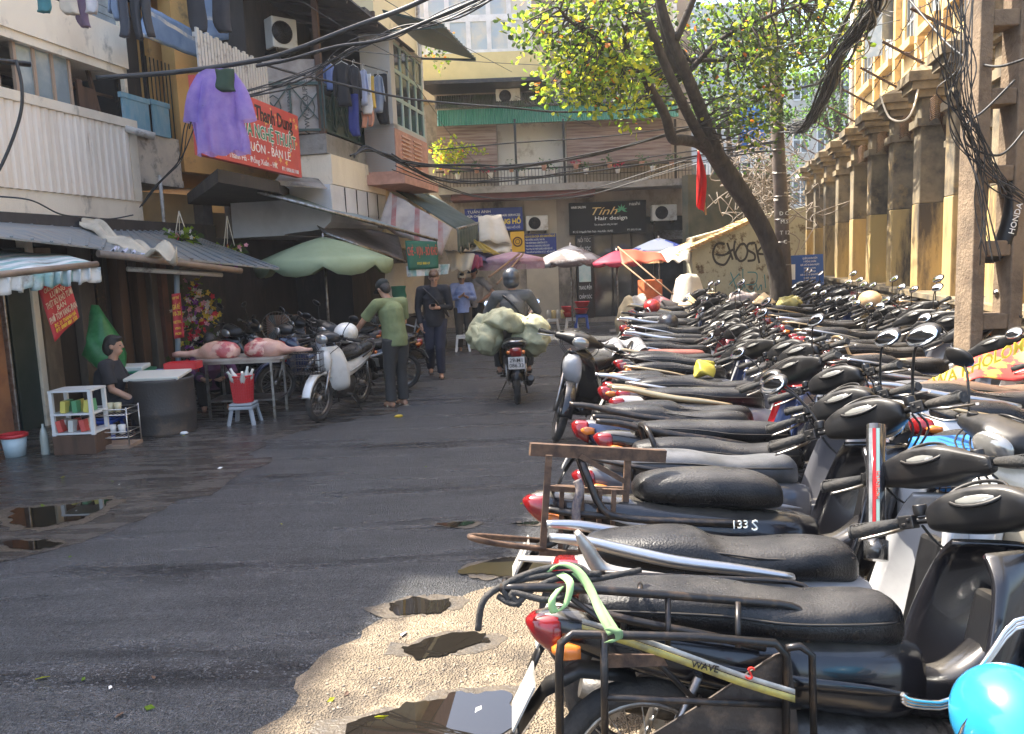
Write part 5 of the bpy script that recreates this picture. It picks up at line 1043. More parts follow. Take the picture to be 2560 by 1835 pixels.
def banner(name, label, q, m, lines, mm, d_=None, cat='banner', amp=.015):
    q = [P(*p) for p in q]; r = thing(name, label, cat, q[3]); mb = MB(); nrm = (q[1]-q[0]).cross(q[3]-q[0]).normalized()
    if nrm.y > 0: nrm = -nrm
    sheet(mb, *q, 10, 10, amp, 1.2, axis=nrm); B('cloth', mb, m, r, solid=.004)
    xd = (q[1]-q[0]+q[2]-q[3]).normalized(); up = -(q[2]+q[3]-q[0]-q[1]).normalized(); L = ((q[1]-q[0]).length+(q[2]-q[3]).length)/2
    for s, v, h, w2, lm in lines:
        o = (q[0]+q[1])/2*(1-v)+(q[2]+q[3])/2*v+nrm*(amp+.012); text(r, s, o, xd, up, h*(q[3]-q[0]).length, lm, wfit=w2*L)
    return r
RB = mat('red_banner_cloth', (.50, .035, .045), .6, col2=(.40, .03, .04), ns=2)
CRL = mat('cream_lettering', (.7, .6, .45), .6)
banner('red_banner', 'tilted red cloth banner under the striped awning', [(38, 288, 8.0), (68, 277, 8.3), (79, 317, 8.3), (54, 342, 8.0)], RB, [('CHUYÊN CUNG CẤP', .06, .12, .8, CRL), ('LƯỢNG', .20, .14, .5, CRL), ('THỊT BÒ KHÔ TƯƠI', .36, .16, .92, CRL), ('BÁN', .50, .13, .3, CRL), ('PHỞ TÔM VANG ĐAN', .66, .17, .95, CRL), ('ĐC: 21 THANH HÀ', .80, .10, .75, YLT), ('ĐT: 0989 881 332', .90, .10, .75, YLT)], CRL)
banner('red_banner', 'narrow vertical red banner hanging on the grey-blue post', [(171.5, 294, 10.4), (180.5, 293, 10.4), (184.5, 337, 10.4), (174.5, 339, 10.4)], RB, [('NẠP THẺ', .10, .08, .7, YLT), ('GIÁ RẺ', .30, .16, .8, YLT), ('10-20', .45, .14, .8, YLT), ('VIETTEL', .64, .09, .85, YLT), ('VINA', .78, .08, .6, YLT), ('MOBI', .90, .08, .6, YLT)], CRL)
GS2 = mat('green_banner_cloth', (.015, .11, .075), .6, col2=(.02, .15, .10), ns=2)
a = banner('dessert_stall_sign', 'green drop banner with red lettering under the corner awning', [(405, 240.5, 14.6), (437, 241.5, 14.9), (438.5, 268, 14.9), (408, 270, 14.6)], GS2, [('CHÈ - VỤN - BÒ KHÔ', .38, .42, .95, mat('red_lettering', (.65, .08, .06), .5)), ('0923 888 69', .80, .12, .4, YLT)], CRL)
mb = MB(); sheet(mb, P(406, 266, 14.62), P(450, 264, 15.1), P(449, 274, 15.1), P(408, 277, 14.62), 24, 4, .03, 8); B('ragged_fringe', mb, SA, a)
# long sloping awnings in the middle
def awn(label, q, m, fringe=None, amp=0.01):
    r = thing('canvas_awning', label, 'awning', P(*q[3]), 'canvas awnings over the shops'); mb = MB(); sheet(mb, *[P(*p) for p in q], 16, 6, amp, 2); B('canopy_cloth', mb, m, r, solid=.015)
    mb = MB(); mb.tube([P(*q[3]), P(*q[2])], .03, 8); B('front_bar', mb, M_['steel'], r)
    if fringe:
        mb = MB(); A, Bq = P(*q[3]), P(*q[2]); mb.grid(lambda u, v: A*(1-u)+Bq*u+V((.03*math.sin(u*50), -.03*math.cos(u*44), -v*fringe*(1+.15*math.sin(u*35)))), 50, 4); B('valance', mb, m, r, solid=.006)
    return r
TEALC = mat('grey_teal_canvas', (.20, .28, .30), .6, col2=(.28, .33, .33), ns=2, grime=(.10, .10, .10), gs=2.5)
awn('long blue-grey canvas awning above the green umbrella', [(262, 183, 14.6), (330, 205, 16.2), (437, 240, 15.0), (258, 192, 12.8)], TEALC)
awn('grey-brown canvas awning directly behind the green umbrella', [(306, 214, 14.8), (398, 236, 16.8), (405, 262, 14.7), (325, 233, 13.8)], mat('grey_brown_canvas', (.22, .19, .18), .7, col2=(.16, .14, .13), ns=3))
awn('dark green canvas awning with ragged fringe at the yellow corner', [(390, 187, 17.4), (434, 196, 20.2), (478, 223, 18.2), (457, 229, 15.6)], mat('dark_green_canvas', (.05, .075, .065), .7, col2=(.09, .11, .10), ns=3), .42)
mb = MB(); sheet(mb, P(390, 192, 16.0), P(452, 228, 15.4), P(441, 254, 15.2), P(377, 226, 15.6), 20, 8, .05, 3); tag(B('patterned_drape', mb, mat('floral_drape', (.48, .42, .38), .8, col2=(.36, .31, .29), ns=3, stripe=(0, 2.2, (.36, .14, .13), .22)), solid=.008), 'grey drape with reddish floral stripes below the yellow house', 'drape')
CRM, MAR = mat('cream_tarp', (.66, .60, .50), .7, col2=(.56, .5, .4), ns=2, transl=.25), mat('maroon_cloth', (.28, .03, .06), .7, transl=.15)
for lb, q, m in [('cream tarpaulin in front of the blue watch sign', [(478, 216, 18.5), (501, 215, 19), (513, 244, 18), (480, 240, 17.6)], CRM), ('lower cream tarpaulin above the maroon cloth', [(475, 240, 18), (512, 245, 18.2), (511, 254, 17.6), (470, 250, 17.4)], CRM), ('cream and maroon market tent flap behind the walking man', [(445, 250, 16.8), (475, 254, 17), (471, 271, 16.6), (452, 270, 16.4)], CRM),
                ('maroon tent corner beside the cream flap', [(475, 254, 17), (482, 258, 17), (484, 267, 16.7), (472, 269, 16.6)], MAR), ('dark blue and maroon tent cloth stretched towards the pink umbrella', [(452, 250, 17.2), (520, 256, 18.6), (500, 263, 17.2), (478, 262, 17)], mat('navy_cloth', (.05, .04, .10), .7)),
                ('mustard yellow tarpaulin strip by the dark fringe', [(470, 238, 17.5), (482, 243, 17.5), (504, 256, 17.6), (484, 252, 17.4)], mat('mustard_cloth', (.5, .36, .08), .7)), ('orange tarpaulin on poles before the salon', [(619, 248.5, 18), (661, 253, 18.5), (668, 261, 17.6), (623, 263, 17.4)], mat('orange_red_tarp', (.60, .13, .07), .6, transl=.4)),
                ('white and cream tarpaulin beside the graffiti wall', [(655, 252, 18.6), (691, 244, 18.8), (689, 262, 17.8), (667, 261, 17.7)], mat('white_tarp', (.7, .66, .58), .6, transl=.4))]:
    mb = MB(); sheet(mb, *[P(*p) for p in q], 12, 6, .04, 2); tag(B('tarpaulin', mb, m, solid=.008), lb, 'tarpaulin', 'tarpaulins')
def umbrella(label, px, d, ztop, zrim, R, m, drop=.16, n=8, pole=M_['steel'], fringe=False, rot=.2):
    c = V((at(px, 270, d).x, d, 0)); r = thing('market_umbrella', label, 'umbrella', c, 'market umbrellas')
    mb = MB(); seg = 4
    def pt(k, v):
        a = rot+2*math.pi*k/(n*seg); f = (k % seg)/seg; rr = R*v*(1-.05*math.sin(f*math.pi)); z = ztop-(ztop-zrim)*(v**1.25)
        return c+V((rr*math.cos(a), rr*math.sin(a), z))
    N = n*seg; vs = []
    for v in (.02, .3, .6, .85, 1.0): vs += [pt(k, v) for k in range(N)]
    fs = [(j*N+k, j*N+(k+1) % N, (j+1)*N+(k+1) % N, (j+1)*N+k) for j in range(4) for k in range(N)]
    low = []
    for k in range(N): f = (k % seg)/seg; q = pt(k, 1.0); low.append(q+V((0, 0, -drop*(.45+.75*math.sin(f*math.pi)**.6))))
    o = len(vs); vs += low; fs += [(4*N+k, 4*N+(k+1) % N, o+(k+1) % N, o+k) for k in range(N)]; mb.add(vs, fs, True); B('canopy', mb, m, r, solid=.008)
    mb = MB(); mb.tube([c, c+V((0, 0, ztop+.06))], .022, 8); B('pole', mb, pole, r)
    mb = MB()
    for k in range(n): a = rot+2*math.pi*k/n; mb.tube([c+V((0, 0, ztop-.04)), c+V((R*.6*math.cos(a), R*.6*math.sin(a), ztop-(ztop-zrim)*.46-.03)), c+V((R*.98*math.cos(a), R*.98*math.sin(a), zrim-.02))], .007, 4); mb.tube([c+V((0, 0, ztop-.45)), c+V((R*.5*math.cos(a), R*.5*math.sin(a), ztop-(ztop-zrim)*.38-.04))], .006, 4)
    B('ribs', mb, M_['steel'], r)
    if fringe:
        mb = MB()
        for k in range(160): a = 2*math.pi*k/160; q = c+V((R*.99*math.cos(a), R*.99*math.sin(a), zrim-.06)); mb.bar(q, q+V((0, 0, -.16)), .012)
        B('fringe', mb, m, r)
    mb = MB(); mb.lathe([(.22, 0), (.22, .08), (.05, .1)], c, 14); B('base', mb, CONC, r)
    return r
UG = mat('olive_green_canvas', (.36, .44, .28), .75, col2=(.28, .35, .21), ns=1.5, transl=.25)
umbrella('large olive green market umbrella behind the parked motorbikes', 325, 13.4, 2.33, 1.93, 1.13, UG, .2)
umbrella('pink fringed umbrella at the end of the street', 512, 17.6, 2.02, 1.86, .72, mat('pink_fringe_cloth', (.42, .22, .27), .8, col2=(.5, .32, .35), ns=6), .10, 8, M_['steel'], True)
umbrella('brown umbrella covered with clear plastic before the salon', 571, 20, 2.16, 1.78, .88, mat('brown_umbrella_cloth', (.12, .09, .085), .7, col2=(.34, .33, .34), ns=2.2, lo=.45, hi=.55), .14)
umbrella('small crimson umbrella behind the orange tarpaulin', 617, 19.4, 1.98, 1.70, .62, mat('crimson_cloth', (.36, .02, .06), .6, transl=.2), .1)
umbrella('blue and white umbrella above the white tarpaulin', 659, 20.2, 2.25, 1.95, .80, mat('blue_white_cloth', (.45, .50, .58), .6, col2=(.02, .06, .38), ns=1.3, lo=.5, hi=.52), .1)
for lb, p0, p1, r0 in [('long brown pole slanting from the orange tarpaulin to the ground', (618, 247, 17.6), (673, 294, 15.5), .017), ('second slanting wooden pole under the orange tarpaulin', (622, 263, 17.4), (662, 296, 15.2), .016), ('bamboo pole slanting up towards the watch sign', (489, 277, 15.6), (519, 254, 17), .022), ('bamboo pole slanting beside the rider helmet', (497, 284, 15.6), (523, 254, 17), .02)]:
    mb = MB(); mb.tube([P(*p0), P(*p1)], r0, 8); tag(B('wooden_pole', mb, mat('brown_stick', (.26, .15, .08), .7)), lb, 'pole', 'slanting poles')
a = thing('covered_stall', 'pale cloth draped over a tall pile of goods by the graffiti wall', 'stall', gnd(688, 330)); mb = MB(); c = V((at(688, 290, 17.4).x, 17.4, 0)); mb.lathe([(.62, 0), (.5, .45), (.36, .85), (.22, 1.3), (.16, 1.38), (.02, 1.4)], c, 26)
mb.v = [p+V((noise.noise(p*4), noise.noise(p*4+V((5, 0, 0))), 0))*.10 for p in mb.v]; B('cover_cloth', mb, mat('pale_cover_cloth', (.60, .54, .44), .85, col2=(.48, .42, .34), ns=3, bump=.3), a)
# bins of mixed goods near the stall
r_ = random.Random(21)
for i, (px, py, d, col, lb) in enumerate([(650, 287, 17, (.65, .16, .05), 'orange tilted board at the foot of the poles'), (640, 296, 16.6, (.5, .45, .4), 'grey-white bundle among the goods'), (659, 298, 16.8, (.62, .25, .28), 'pink bundle among the goods'), (668, 300, 16.6, (.05, .04, .04), 'black bag among the goods'), (706, 300, 17, (.55, .40, .24), 'open carton beside the pale covered pile'), (630, 300, 16.6, (.45, .36, .22), 'tan bundle behind the motorbikes')]):
    c = at(px, py, d); mb = MB()
    if i in (0, 4): mb.box(V((c.x, c.y, c.z/2+.1)), (.42, .3, c.z+.1), Matrix.Rotation(.3, 3, 'Z'))
    else: mb.ell(V((c.x, c.y, c.z*.5)), (.3, .25, c.z*.55), 14, 10); mb.v = [p+V((noise.noise(p*5), 0, noise.noise(p*5+V((3, 0, 0)))))*.12 for p in mb.v]
    tag(B('goods_bundle', mb, mat('goods_%s' % 'abcdef'[i], col, .8, col2=tuple(q*.6 for q in col), ns=6)), lb, 'bundle', 'bundles of goods')
# plastic stools and basins before the salon
def stool(label, px, d, h, w2, m, ground=None, grp='plastic stools'):
    c = V((at(px, 300, d).x, d, 0)); r = thing('plastic_stool', label, 'stool', c, grp); mb = MB(); mb.box(c+V((0, 0, h-.015)), (w2, w2, .03)); mb.box(c+V((0, 0, h-.055)), (w2*1.04, w2*1.04, .04)); B('seat', mb, m, r, bevel=.012)
    for sx in (-1, 1):
        for sy in (-1, 1): mb = MB(); mb.bar(c+V((sx*w2*.42, sy*w2*.42, h-.07)), c+V((sx*w2*.55, sy*w2*.55, 0)), .045, .03); B('leg', mb, m, r)
    return r, c
PW, PBL, PRD = mat('white_plastic', (.68, .67, .64), .4), mat('blue_plastic', (.03, .09, .42), .4), mat('red_plastic', (.50, .025, .03), .35)
stool('white plastic stool under the jars', 552, 20.9, .30, .28, PW); stool('grey-white stool carrying two red basins', 571, 20.9, .30, .28, PW); stool('blue plastic stool before the salon', 581, 20.9, .38, .30, PBL)
for px, z, R, lb in [(567, .33, .17, 'lower red basin on the grey-white stool'), (567.5, .47, .17, 'upper red basin on the grey-white stool'), (581, .40, .19, 'lower red basin on the blue stool'), (582, .58, .20, 'red basin heaped with snacks on the blue stool')]:
    c = V((at(px, 300, 20.9).x, 20.9, z)); mb = MB(); mb.lathe([(R*.7, 0), (R, .13), (R*1.06, .135), (R*.98, .12), (R*.66, .01)], c, 18); tag(B('basin', mb, PRD), lb, 'basin', 'red plastic basins')
for k, px in enumerate((548.5, 553, 558, 562)):
    c = V((at(px, 300, 20.85).x, 20.85, .305 if k < 2 else .30)); mb = MB(); mb.lathe([(.07, 0), (.07, .17), (.05, .2), (.05, .22)], c, 12); tag(B('snack_jar', mb, mat('snack_%d' % (k % 2), (.55, .42, .2) if k % 2 else (.4, .38, .34), .3)), ['left-most', 'second', 'third', 'right-most'][k]+' snack jar standing beside the red basins', 'jar', 'snack jars')
# ---------------------------------------------------------------- near left stall
c = gnd(16, 456); a = thing('bucket', 'pale blue bucket with red lid rim on the wet pavement', 'bucket', c); mb = MB(); mb.lathe([(.095, 0), (.12, .22), (.11, .22), (.09, .02)], c, 22); B('pail', mb, mat('pale_blue_plastic', (.42, .52, .55), .4), a); mb = MB(); mb.lathe([(.122, .20), (.135, .205), (.135, .235), (.12, .24), (.118, .22)], c, 22); B('rim', mb, PRD, a)
c = gnd(46, 455); mb = MB(); mb.lathe([(.038, 0), (.042, .02), (.040, .20), (.03, .26), (.013, .30), (.013, .33)], c, 14); tag(B('plastic_bottle', mb, mat('cloudy_bottle', (.30, .32, .28), .2, spec=.8)), 'tall cloudy plastic bottle beside the brown box', 'bottle')
c = gnd(68, 455)+V((.08, .16, 0)); mb = MB(); mb.box(c+V((0, 0, .1)), (.44, .34, .2)); tag(B('brown_box', mb, BROWN, bevel=.01), 'dark brown box carrying the small white shelf', 'box')
a = thing('plastic_shelf', 'small white plastic shelf crammed with packets on the brown box', 'shelf', c+V((0, 0, .2)))
for sx in (-1, 1):
    for sy in (-1, 1): mb = MB(); mb.box(c+V((sx*.2, sy*.14, .2+.235)), (.035, .035, .47)); B('upright', mb, PW, a)
for z in (.22, .42, .66): mb = MB(); mb.box(c+V((0, 0, z)), (.44, .32, .02)); B('shelf_board', mb, PW, a)
for i in range(12):
    mb = MB(); q = c+V((-.15+.06*(i % 6), -.1+.08*(i//6), .235+(.2 if i % 2 else 0)+.06)); mb.box(q, (.05, .09, .12), Matrix.Rotation(r_.uniform(-.3, .3), 3, 'Y')); tag(B('packet', mb, mat('packet_%s' % 'abcd'[i % 4], [(.6, .1, .08), (.65, .55, .12), (.6, .58, .52), (.1, .3, .14)][i % 4], .4)), '%s packet, %s from the left on the white shelf' % (['red', 'yellow', 'white', 'green'][i % 4], ORD[i]), 'packet', 'packets on the white shelf')
c = gnd(108, 449)+V((0, .12, 0)); a = thing('wire_rack', 'two-tier wire rack with cups at the kerb of the stall', 'rack', c); W3 = mat('chrome_wire', (.5, .48, .45), .3, .9)
mb = MB(); mb.box(c+V((0, 0, .02)), (.5, .3, .04)); B('base_board', mb, mat('worn_board', (.32, .22, .15), .8, col2=(.2, .14, .1), ns=5), a)
for z in (.12, .36):
    mb = MB()
    for k in (0, 1): q = [c+V((sx*.24, sy*.14, z+.06*k)) for sx, sy in ((-1, -1), (1, -1), (1, 1), (-1, 1))]; mb.tube(q, .006, 6, closed=True)
    for i in range(11): x = -.24+.048*i; mb.tube([c+V((x, -.14, z)), c+V((x, .14, z))], .003, 4)
    B('wire_shelf', mb, W3, a)
mb = MB()
for sx in (-1, 1):
    for sy in (-1, 1): mb.tube([c+V((sx*.24, sy*.14, .04)), c+V((sx*.24, sy*.14, .44))], .008, 6)
B('frame', mb, W3, a)
for k, (x, z) in enumerate([(.0, .37), (.08, .37), (-.1, .13), (.0, .13), (.1, .13)]):
    mb = MB(); mb.lathe([(.03, 0), (.04, .1), (.037, .1), (.028, .005)], c+V((x, .02, z)), 14); tag(B('plastic_cup', mb, mat('tea_cup', (.55, .48, .30), .2) if k < 2 else PW), ['left clear cup of tea on the upper wire shelf', 'right clear cup of tea on the upper wire shelf', 'left white cup on the lower wire shelf', 'middle white cup on the lower wire shelf', 'right white cup on the lower wire shelf'][k], 'cup', 'cups on the wire rack')
c = V((-4.05, 9.15, -.07)); a = thing('oil_drum', 'sooty oil drum used as a stove beside the seated woman', 'drum', c); mb = MB(); mb.lathe([(.34, .07), (.35, .09), (.345, .11), (.36, .3), (.365, .32), (.358, .34), (.35, .66), (.36, .69), (.35, .71), (.33, .69)], c, 30); B('shell', mb, mat('sooty_drum', (.05, .045, .042), .6, .3, col2=(.16, .11, .07), ns=2.2, lo=.55, hi=.7, bump=.3), a)
mb = MB(); mb.box(c+V((-.02, -.02, .735)), (.62, .42, .035), Matrix.Rotation(rad(6), 3, 'X')); tag(B('tray_board', mb, mat('pale_tray', (.55, .53, .46), .5), bevel=.008), 'pale flat tray lying on top of the oil drum', 'tray')
mb = MB(); q = c+V((.14, .32, .77)); mb.box(q, (.36, .22, .02)); 
for sx, sy, l1, l2 in ((0, -1, .36, .02), (0, 1, .36, .02), (-1, 0, .02, .22), (1, 0, .02, .22)): mb.box(q+V((sx*.18, sy*.11, .03)), (l1, l2, .08))
tag(B('red_tray', mb, PRD), 'red plastic tray behind the pale drum tray', 'tray')
c = V((at(135, 380, 10.0).x, 10.0, 0)); a = thing('plastic_table', 'low blue plastic table behind the oil drum', 'table', c); mb = MB(); mb.box(c+V((0, 0, .60)), (.62, .45, .03)); mb.box(c+V((0, 0, .565)), (.60, .43, .04)); B('table_top', mb, mat('blue_violet_plastic', (.06, .09, .36), .45), a, bevel=.01)
for sx in (-1, 1):
    for sy in (-1, 1): mb = MB(); mb.bar(c+V((sx*.27, sy*.19, .55)), c+V((sx*.3, sy*.21, 0)), .05, .04); B('leg', mb, MATS['blue_violet_plastic'], a)
mb = MB(); mb.lathe([(.27, 0), (.29, .03), (.27, .025)], c+V((-.02, 0, .617)), 22); tag(B('round_tray', mb, mat('green_tray', (.03, .22, .12), .4)), 'green round tray on the low blue table', 'tray')
mb = MB(); mb.box(c+V((-.02, -.02, .675)), (.38, .26, .05), Matrix.Rotation(.1, 3, 'X')); tag(B('foam_lid', mb, mat('foam_white', (.66, .64, .60), .8), bevel=.01), 'white foam lid leaning on the green tray', 'lid')
# pork table
c = V((-3.36, 10.05, 0)); a = thing('meat_table', 'narrow steel-topped table with thin legs carrying pork', 'table', c); mb = MB(); mb.box(c+V((.02, 0, .74)), (1.10, .62, .03)); mb.box(c+V((0.02, 0, .705)), (.98, .54, .04)); B('table_top', mb, mat('steel_table_top', (.42, .38, .34), .4, .5, col2=(.3, .22, .18), ns=4), a)
for sx in (-1, 1):
    for sy in (-1, 1): mb = MB(); mb.bar(c+V((sx*.40, sy*.27, .69)), c+V((sx*.40, sy*.27, 0)), .03); B('leg', mb, M_['steel'], a)
mb = MB(); mb.box(c+V((0, 0, .22)), (.86, .5, .02)); B('lower_shelf', mb, M_['steel'], a)
PORK = mat('raw_pork', (.38, .07, .07), .35, col2=(.60, .36, .28), ns=7, lo=.46, hi=.56, bump=.3, bs=25); PSK = mat('pork_skin', (.52, .32, .23), .45, col2=(.42, .20, .15), ns=6)
for i, (sg, x0) in enumerate([(-1, -.12), (1, .12)]):
    b = thing('pork_leg', ['raw pork leg with trotter pointing left on the meat table', 'raw pork leg with trotter pointing right on the meat table'][i], 'meat', c+V((x0, 0, .76)), 'pork legs'); o = c+V((x0, -.08, .83))
    mb = MB(); S3 = [(0, .09, .07), (.10, .15, .12), (.22, .17, .13), (.34, .14, .10), (.44, .08, .06), (.52, .055, .045), (.62, .042, .036), (.70, .045, .038), (.75, .03, .03)]; secs = []
    for k, (x, wy, wz) in enumerate(S3): secs.append([o+V((sg*x, wy*math.cos(t), wz*math.sin(t)-(.02 if k > 3 else 0))) for t in [2*math.pi*j/16 for j in range(16)]])
    T = [catmull([q[j] for q in secs], 4) for j in range(16)]; mb.loft([[T[j][k] for j in range(16)] for k in range(len(T[0]))]); mb.v = [p+V((0, noise.noise(p*9), noise.noise(p*9+V((4, 0, 0)))))*.025 for p in mb.v]; B('shank', mb, PSK, b)
    mb = MB(); mb.ell(o+V((sg*.10, -.03, .02)), (.18, .16, .115), 18, 12); mb.ell(o+V((sg*.02, -.05, .01)), (.11, .12, .09), 14, 10); mb.v = [p+V((noise.noise(p*11), noise.noise(p*11+V((7, 0, 0))), noise.noise(p*11+V((0, 4, 0)))))*.035 for p in mb.v]; B('cut_meat', mb, PORK, b)
# basket on stool
s_, c = stool('grey plastic stool under the red basket', 235, 9.45, .26, .27, mat('grey_plastic', (.30, .32, .34), .4)); a = thing('basket', 'red perforated plastic basket full of bottles on a grey stool', 'basket', c+V((0, 0, .27)))
mb = MB(); n = 26; z0 = c+V((0, 0, .265))
for j in range(9): mb.torus(z0+V((0, 0, .02+.035*j)), .11+.003*j, .005, n, 4, Matrix.Rotation(math.pi/2, 4, 'X'))
for k in range(n): t = 2*math.pi*k/n; mb.bar(z0+V((.11*math.cos(t), .11*math.sin(t), 0)), z0+V((.137*math.cos(t), .137*math.sin(t), .31)), .012, .006)
mb.torus(z0+V((0, 0, .315)), .138, .012, n, 6, Matrix.Rotation(math.pi/2, 4, 'X')); mb.lathe([(.11, 0), (.11, .01)], z0, n); mb.lathe([(.105, .01), (.128, .29)], z0, n, caps=False); B('basket_wall', mb, PRD, a)
for k in range(5): mb = MB(); t = k*1.3; q = z0+V((.05*math.cos(t), .05*math.sin(t), .18)); e = V((math.cos(t)*.5, math.sin(t)*.5-.2, 1)).normalized(); mb.tube([q, q+e*.14, q+e*.20, q+e*.24], [.035, .035, .015, .015], 10); tag(B('empty_bottle', mb, mat('clear_bottle', (.45, .48, .42), .15, spec=.8) if k % 2 else mat('tin_white', (.6, .58, .52), .3)), ['white tin', 'clear bottle', 'second white tin', 'second clear bottle', 'tilted white tin'][k]+' sticking out of the red basket', 'bottle', 'bottles in the red basket')
# green plastic sack, fan, flowers
a0 = P(95, 305, 9.9); mb = MB(); mb.lathe([(.03, 0), (.08, -.15), (.15, -.4), (.22, -.62), (.20, -.78), (.06, -.84)], a0, 24, Matrix.Rotation(.12, 4, 'Y')); mb.v = [p+V((noise.noise(p*6), noise.noise(p*6+V((3, 0, 0))), 0))*.10+V(((a0.z-p.z)*.25, 0, 0)) for p in mb.v]; tag(B('plastic_sack', mb, mat('green_film', (.03, .22, .07), .3, col2=(.08, .35, .14), ns=5, transl=.4)), 'big green plastic sack hanging behind the seated woman', 'sack')
def fan(label, px, py, d, R, floor=True):
    c = P(px, py, d); r = thing('electric_fan', label, 'fan', V((c.x, c.y, 0)), 'electric fans'); mb = MB()
    for k in range(28): t = 2*math.pi*k/28; mb.tube([c+V((.02*math.cos(t), -.05, .02*math.sin(t))), c+V((R*.7*math.cos(t), -.06, R*.7*math.sin(t))), c+V((R*math.cos(t), -.01, R*math.sin(t)))], .003, 4)
    mb.torus(c+V((0, -.01, 0)), R, .008, 26, 5); B('guard', mb, M_['steel'], r); mb = MB()
    for k in range(3): t = 2*math.pi*k/3; mb.add([c+V((.03*math.cos(t), 0, .03*math.sin(t))), c+V((R*.8*math.cos(t-.35), -.02, R*.8*math.sin(t-.35))), c+V((R*.88*math.cos(t), 0, R*.88*math.sin(t))), c+V((R*.75*math.cos(t+.35), .02, R*.75*math.sin(t+.35)))], [(0, 1, 2, 3)])
    B('blades', mb, mat('fan_blade', (.12, .13, .13), .3), r, solid=.004); mb = MB(); mb.tube([c, V((c.x, c.y+.05, 0))], .02, 8); mb.lathe([(.16, 0), (.16, .03), (.03, .05)], V((c.x, c.y+.05, 0)), 16); B('stand', mb, M_['blk'], r)
fan('round fan beside the brown board behind the motorbikes', 277, 327, 12.6, .24); fan('small round fan near the hanging green cloth', 377, 315, 13.8, .17)
mb = MB(); c = P(287, 338, 12.9); mb.box(c, (.62, .03, .75)); a = tag(B('brown_board', mb, mat('brown_panel', (.24, .13, .08), .6)), 'brown board with pale frame behind the parked motorbikes', 'board')
FLC = [mat('petal_red', (.55, .02, .05), .6, transl=.3), mat('petal_pink', (.68, .30, .36), .6, transl=.3), mat('petal_white', (.72, .66, .58), .6, transl=.3), mat('petal_yellow', (.70, .50, .06), .6, transl=.3), mat('petal_purple', (.25, .05, .30), .6, transl=.3), LL, LD]
def bouquet(mb, c, R, n, w2, s=.05):
    for k in range(n):
        p = c+V((r_.gauss(0, R*.5), r_.gauss(0, R*.3), r_.gauss(0, R*.5))); mb.mi = r_.choices(range(7), w2)[0]; e0 = V((r_.gauss(0, 1), r_.gauss(0, 1)-.8, r_.gauss(0, 1)+.4)).normalized(); a_ = e0.orthogonal().normalized(); b_ = e0.cross(a_)
        for j in range(5): t = j*1.2566; q = a_*math.cos(t)+b_*math.sin(t); f2 = a_*math.cos(t+1.57)+b_*math.sin(t+1.57); mb.add([p, p+q*s*.6+f2*s*.35+e0*s*.3, p+q*s+e0*s*.35, p+q*s*.6-f2*s*.35+e0*s*.3], [(0, 1, 2, 3)])
    mb.mi = 0
for i, (px, py, d, R, n, w2, lb) in enumerate([(194, 318, 11.8, .28, 60, (3, 3, 4, 2, 2, 2, 2), 'mixed artificial roses on the flower stall'), (193, 290, 12, .20, 34, (2, 2, 1, 4, 1, 3, 2), 'yellow and red artificial sprays hanging above the roses'), (196, 345, 11.4, .30, 46, (4, 3, 4, 1, 2, 2, 2), 'white and pink artificial flowers above the pork'), (207, 305, 12.2, .2, 30, (3, 1, 4, 3, 2, 2, 2), 'cream artificial blooms left of the brown board'), (214, 318, 12.3, .16, 22, (0, 0, 0, 8, 0, 2, 1), 'yellow artificial blossom sprig pointing right')]):
    mb = MB(); bouquet(mb, P(px, py, d), R, n, w2); tag(B('artificial_flowers', mb, FLC), lb, 'flowers', 'artificial flowers')
for i, (px, y0, y1, d, lb) in enumerate([(181, 217, 240, 12.0, 'hanging pot of pink and yellow flowers under the awning'), (229, 222, 254, 12.6, 'hanging basket of spiky leaves with white orchids')]):
    a = thing('hanging_plant', lb, 'hanging plant', P(px, y1, d), 'hanging plants'); t0, c = P(px-2, y0-6, d), P(px, y1, d); mb = MB()
    for k in range(3): t = k*2.1; mb.tube([t0, c+V((.12*math.cos(t), .12*math.sin(t), -.02))], .006, 4)
    B('hanger', mb, mat('pale_hanger', (.6, .55, .45), .5), a); mb = MB(); mb.lathe([(.07, -.14), (.12, 0), (.13, 0), (.11, -.01)], c, 14); B('pot', mb, M_['blk'], a); mb = MB()
    for k in range(60): t = r_.uniform(0, 6.28); e = V((math.cos(t), math.sin(t), r_.uniform(-.3, 1.2))).normalized(); L = r_.uniform(.15, .32); f2 = e.cross(ZG).normalized()*.015; p = c+V((0, 0, .02)); mb.mi = 5+(k % 2); mb.add([p-f2, p+f2, p+e*L+f2-V((0, 0, .04)), p+e*L*1.15-V((0, 0, .10))], [(0, 1, 2, 3)])
    bouquet(mb, c+V((.05, -.08, -.03)), .20, 22, (1, 4, 4, 2 if i == 0 else 0, 2, 1, 0), .04); B('foliage', mb, FLC, a)
a = thing('hanging_plant', 'yellow-green vine spilling over the corner of the far building', 'hanging plant', P(448, 150, 22), 'hanging plants'); mb = MB()
for k in range(26): c = P(r_.uniform(438, 462), r_.uniform(143, 168), r_.uniform(21.4, 22)); leafcl(mb, c, 14, .22, .10, (0, 3, 6, 1), r_)
for k in range(10): leafcl(mb, P(455+k*3.4, 146+abs(k-3)*1.3, 21.8), 8, .10, .09, (0, 3, 6, 0), r_)
for k in range(12): leafcl(mb, P(r_.uniform(425, 445), r_.uniform(28, 68), 19.6), 10, .22, .09, (3, 5, 1, 1), r_)
B('foliage', mb, [LD, LL, LY, LO], a)
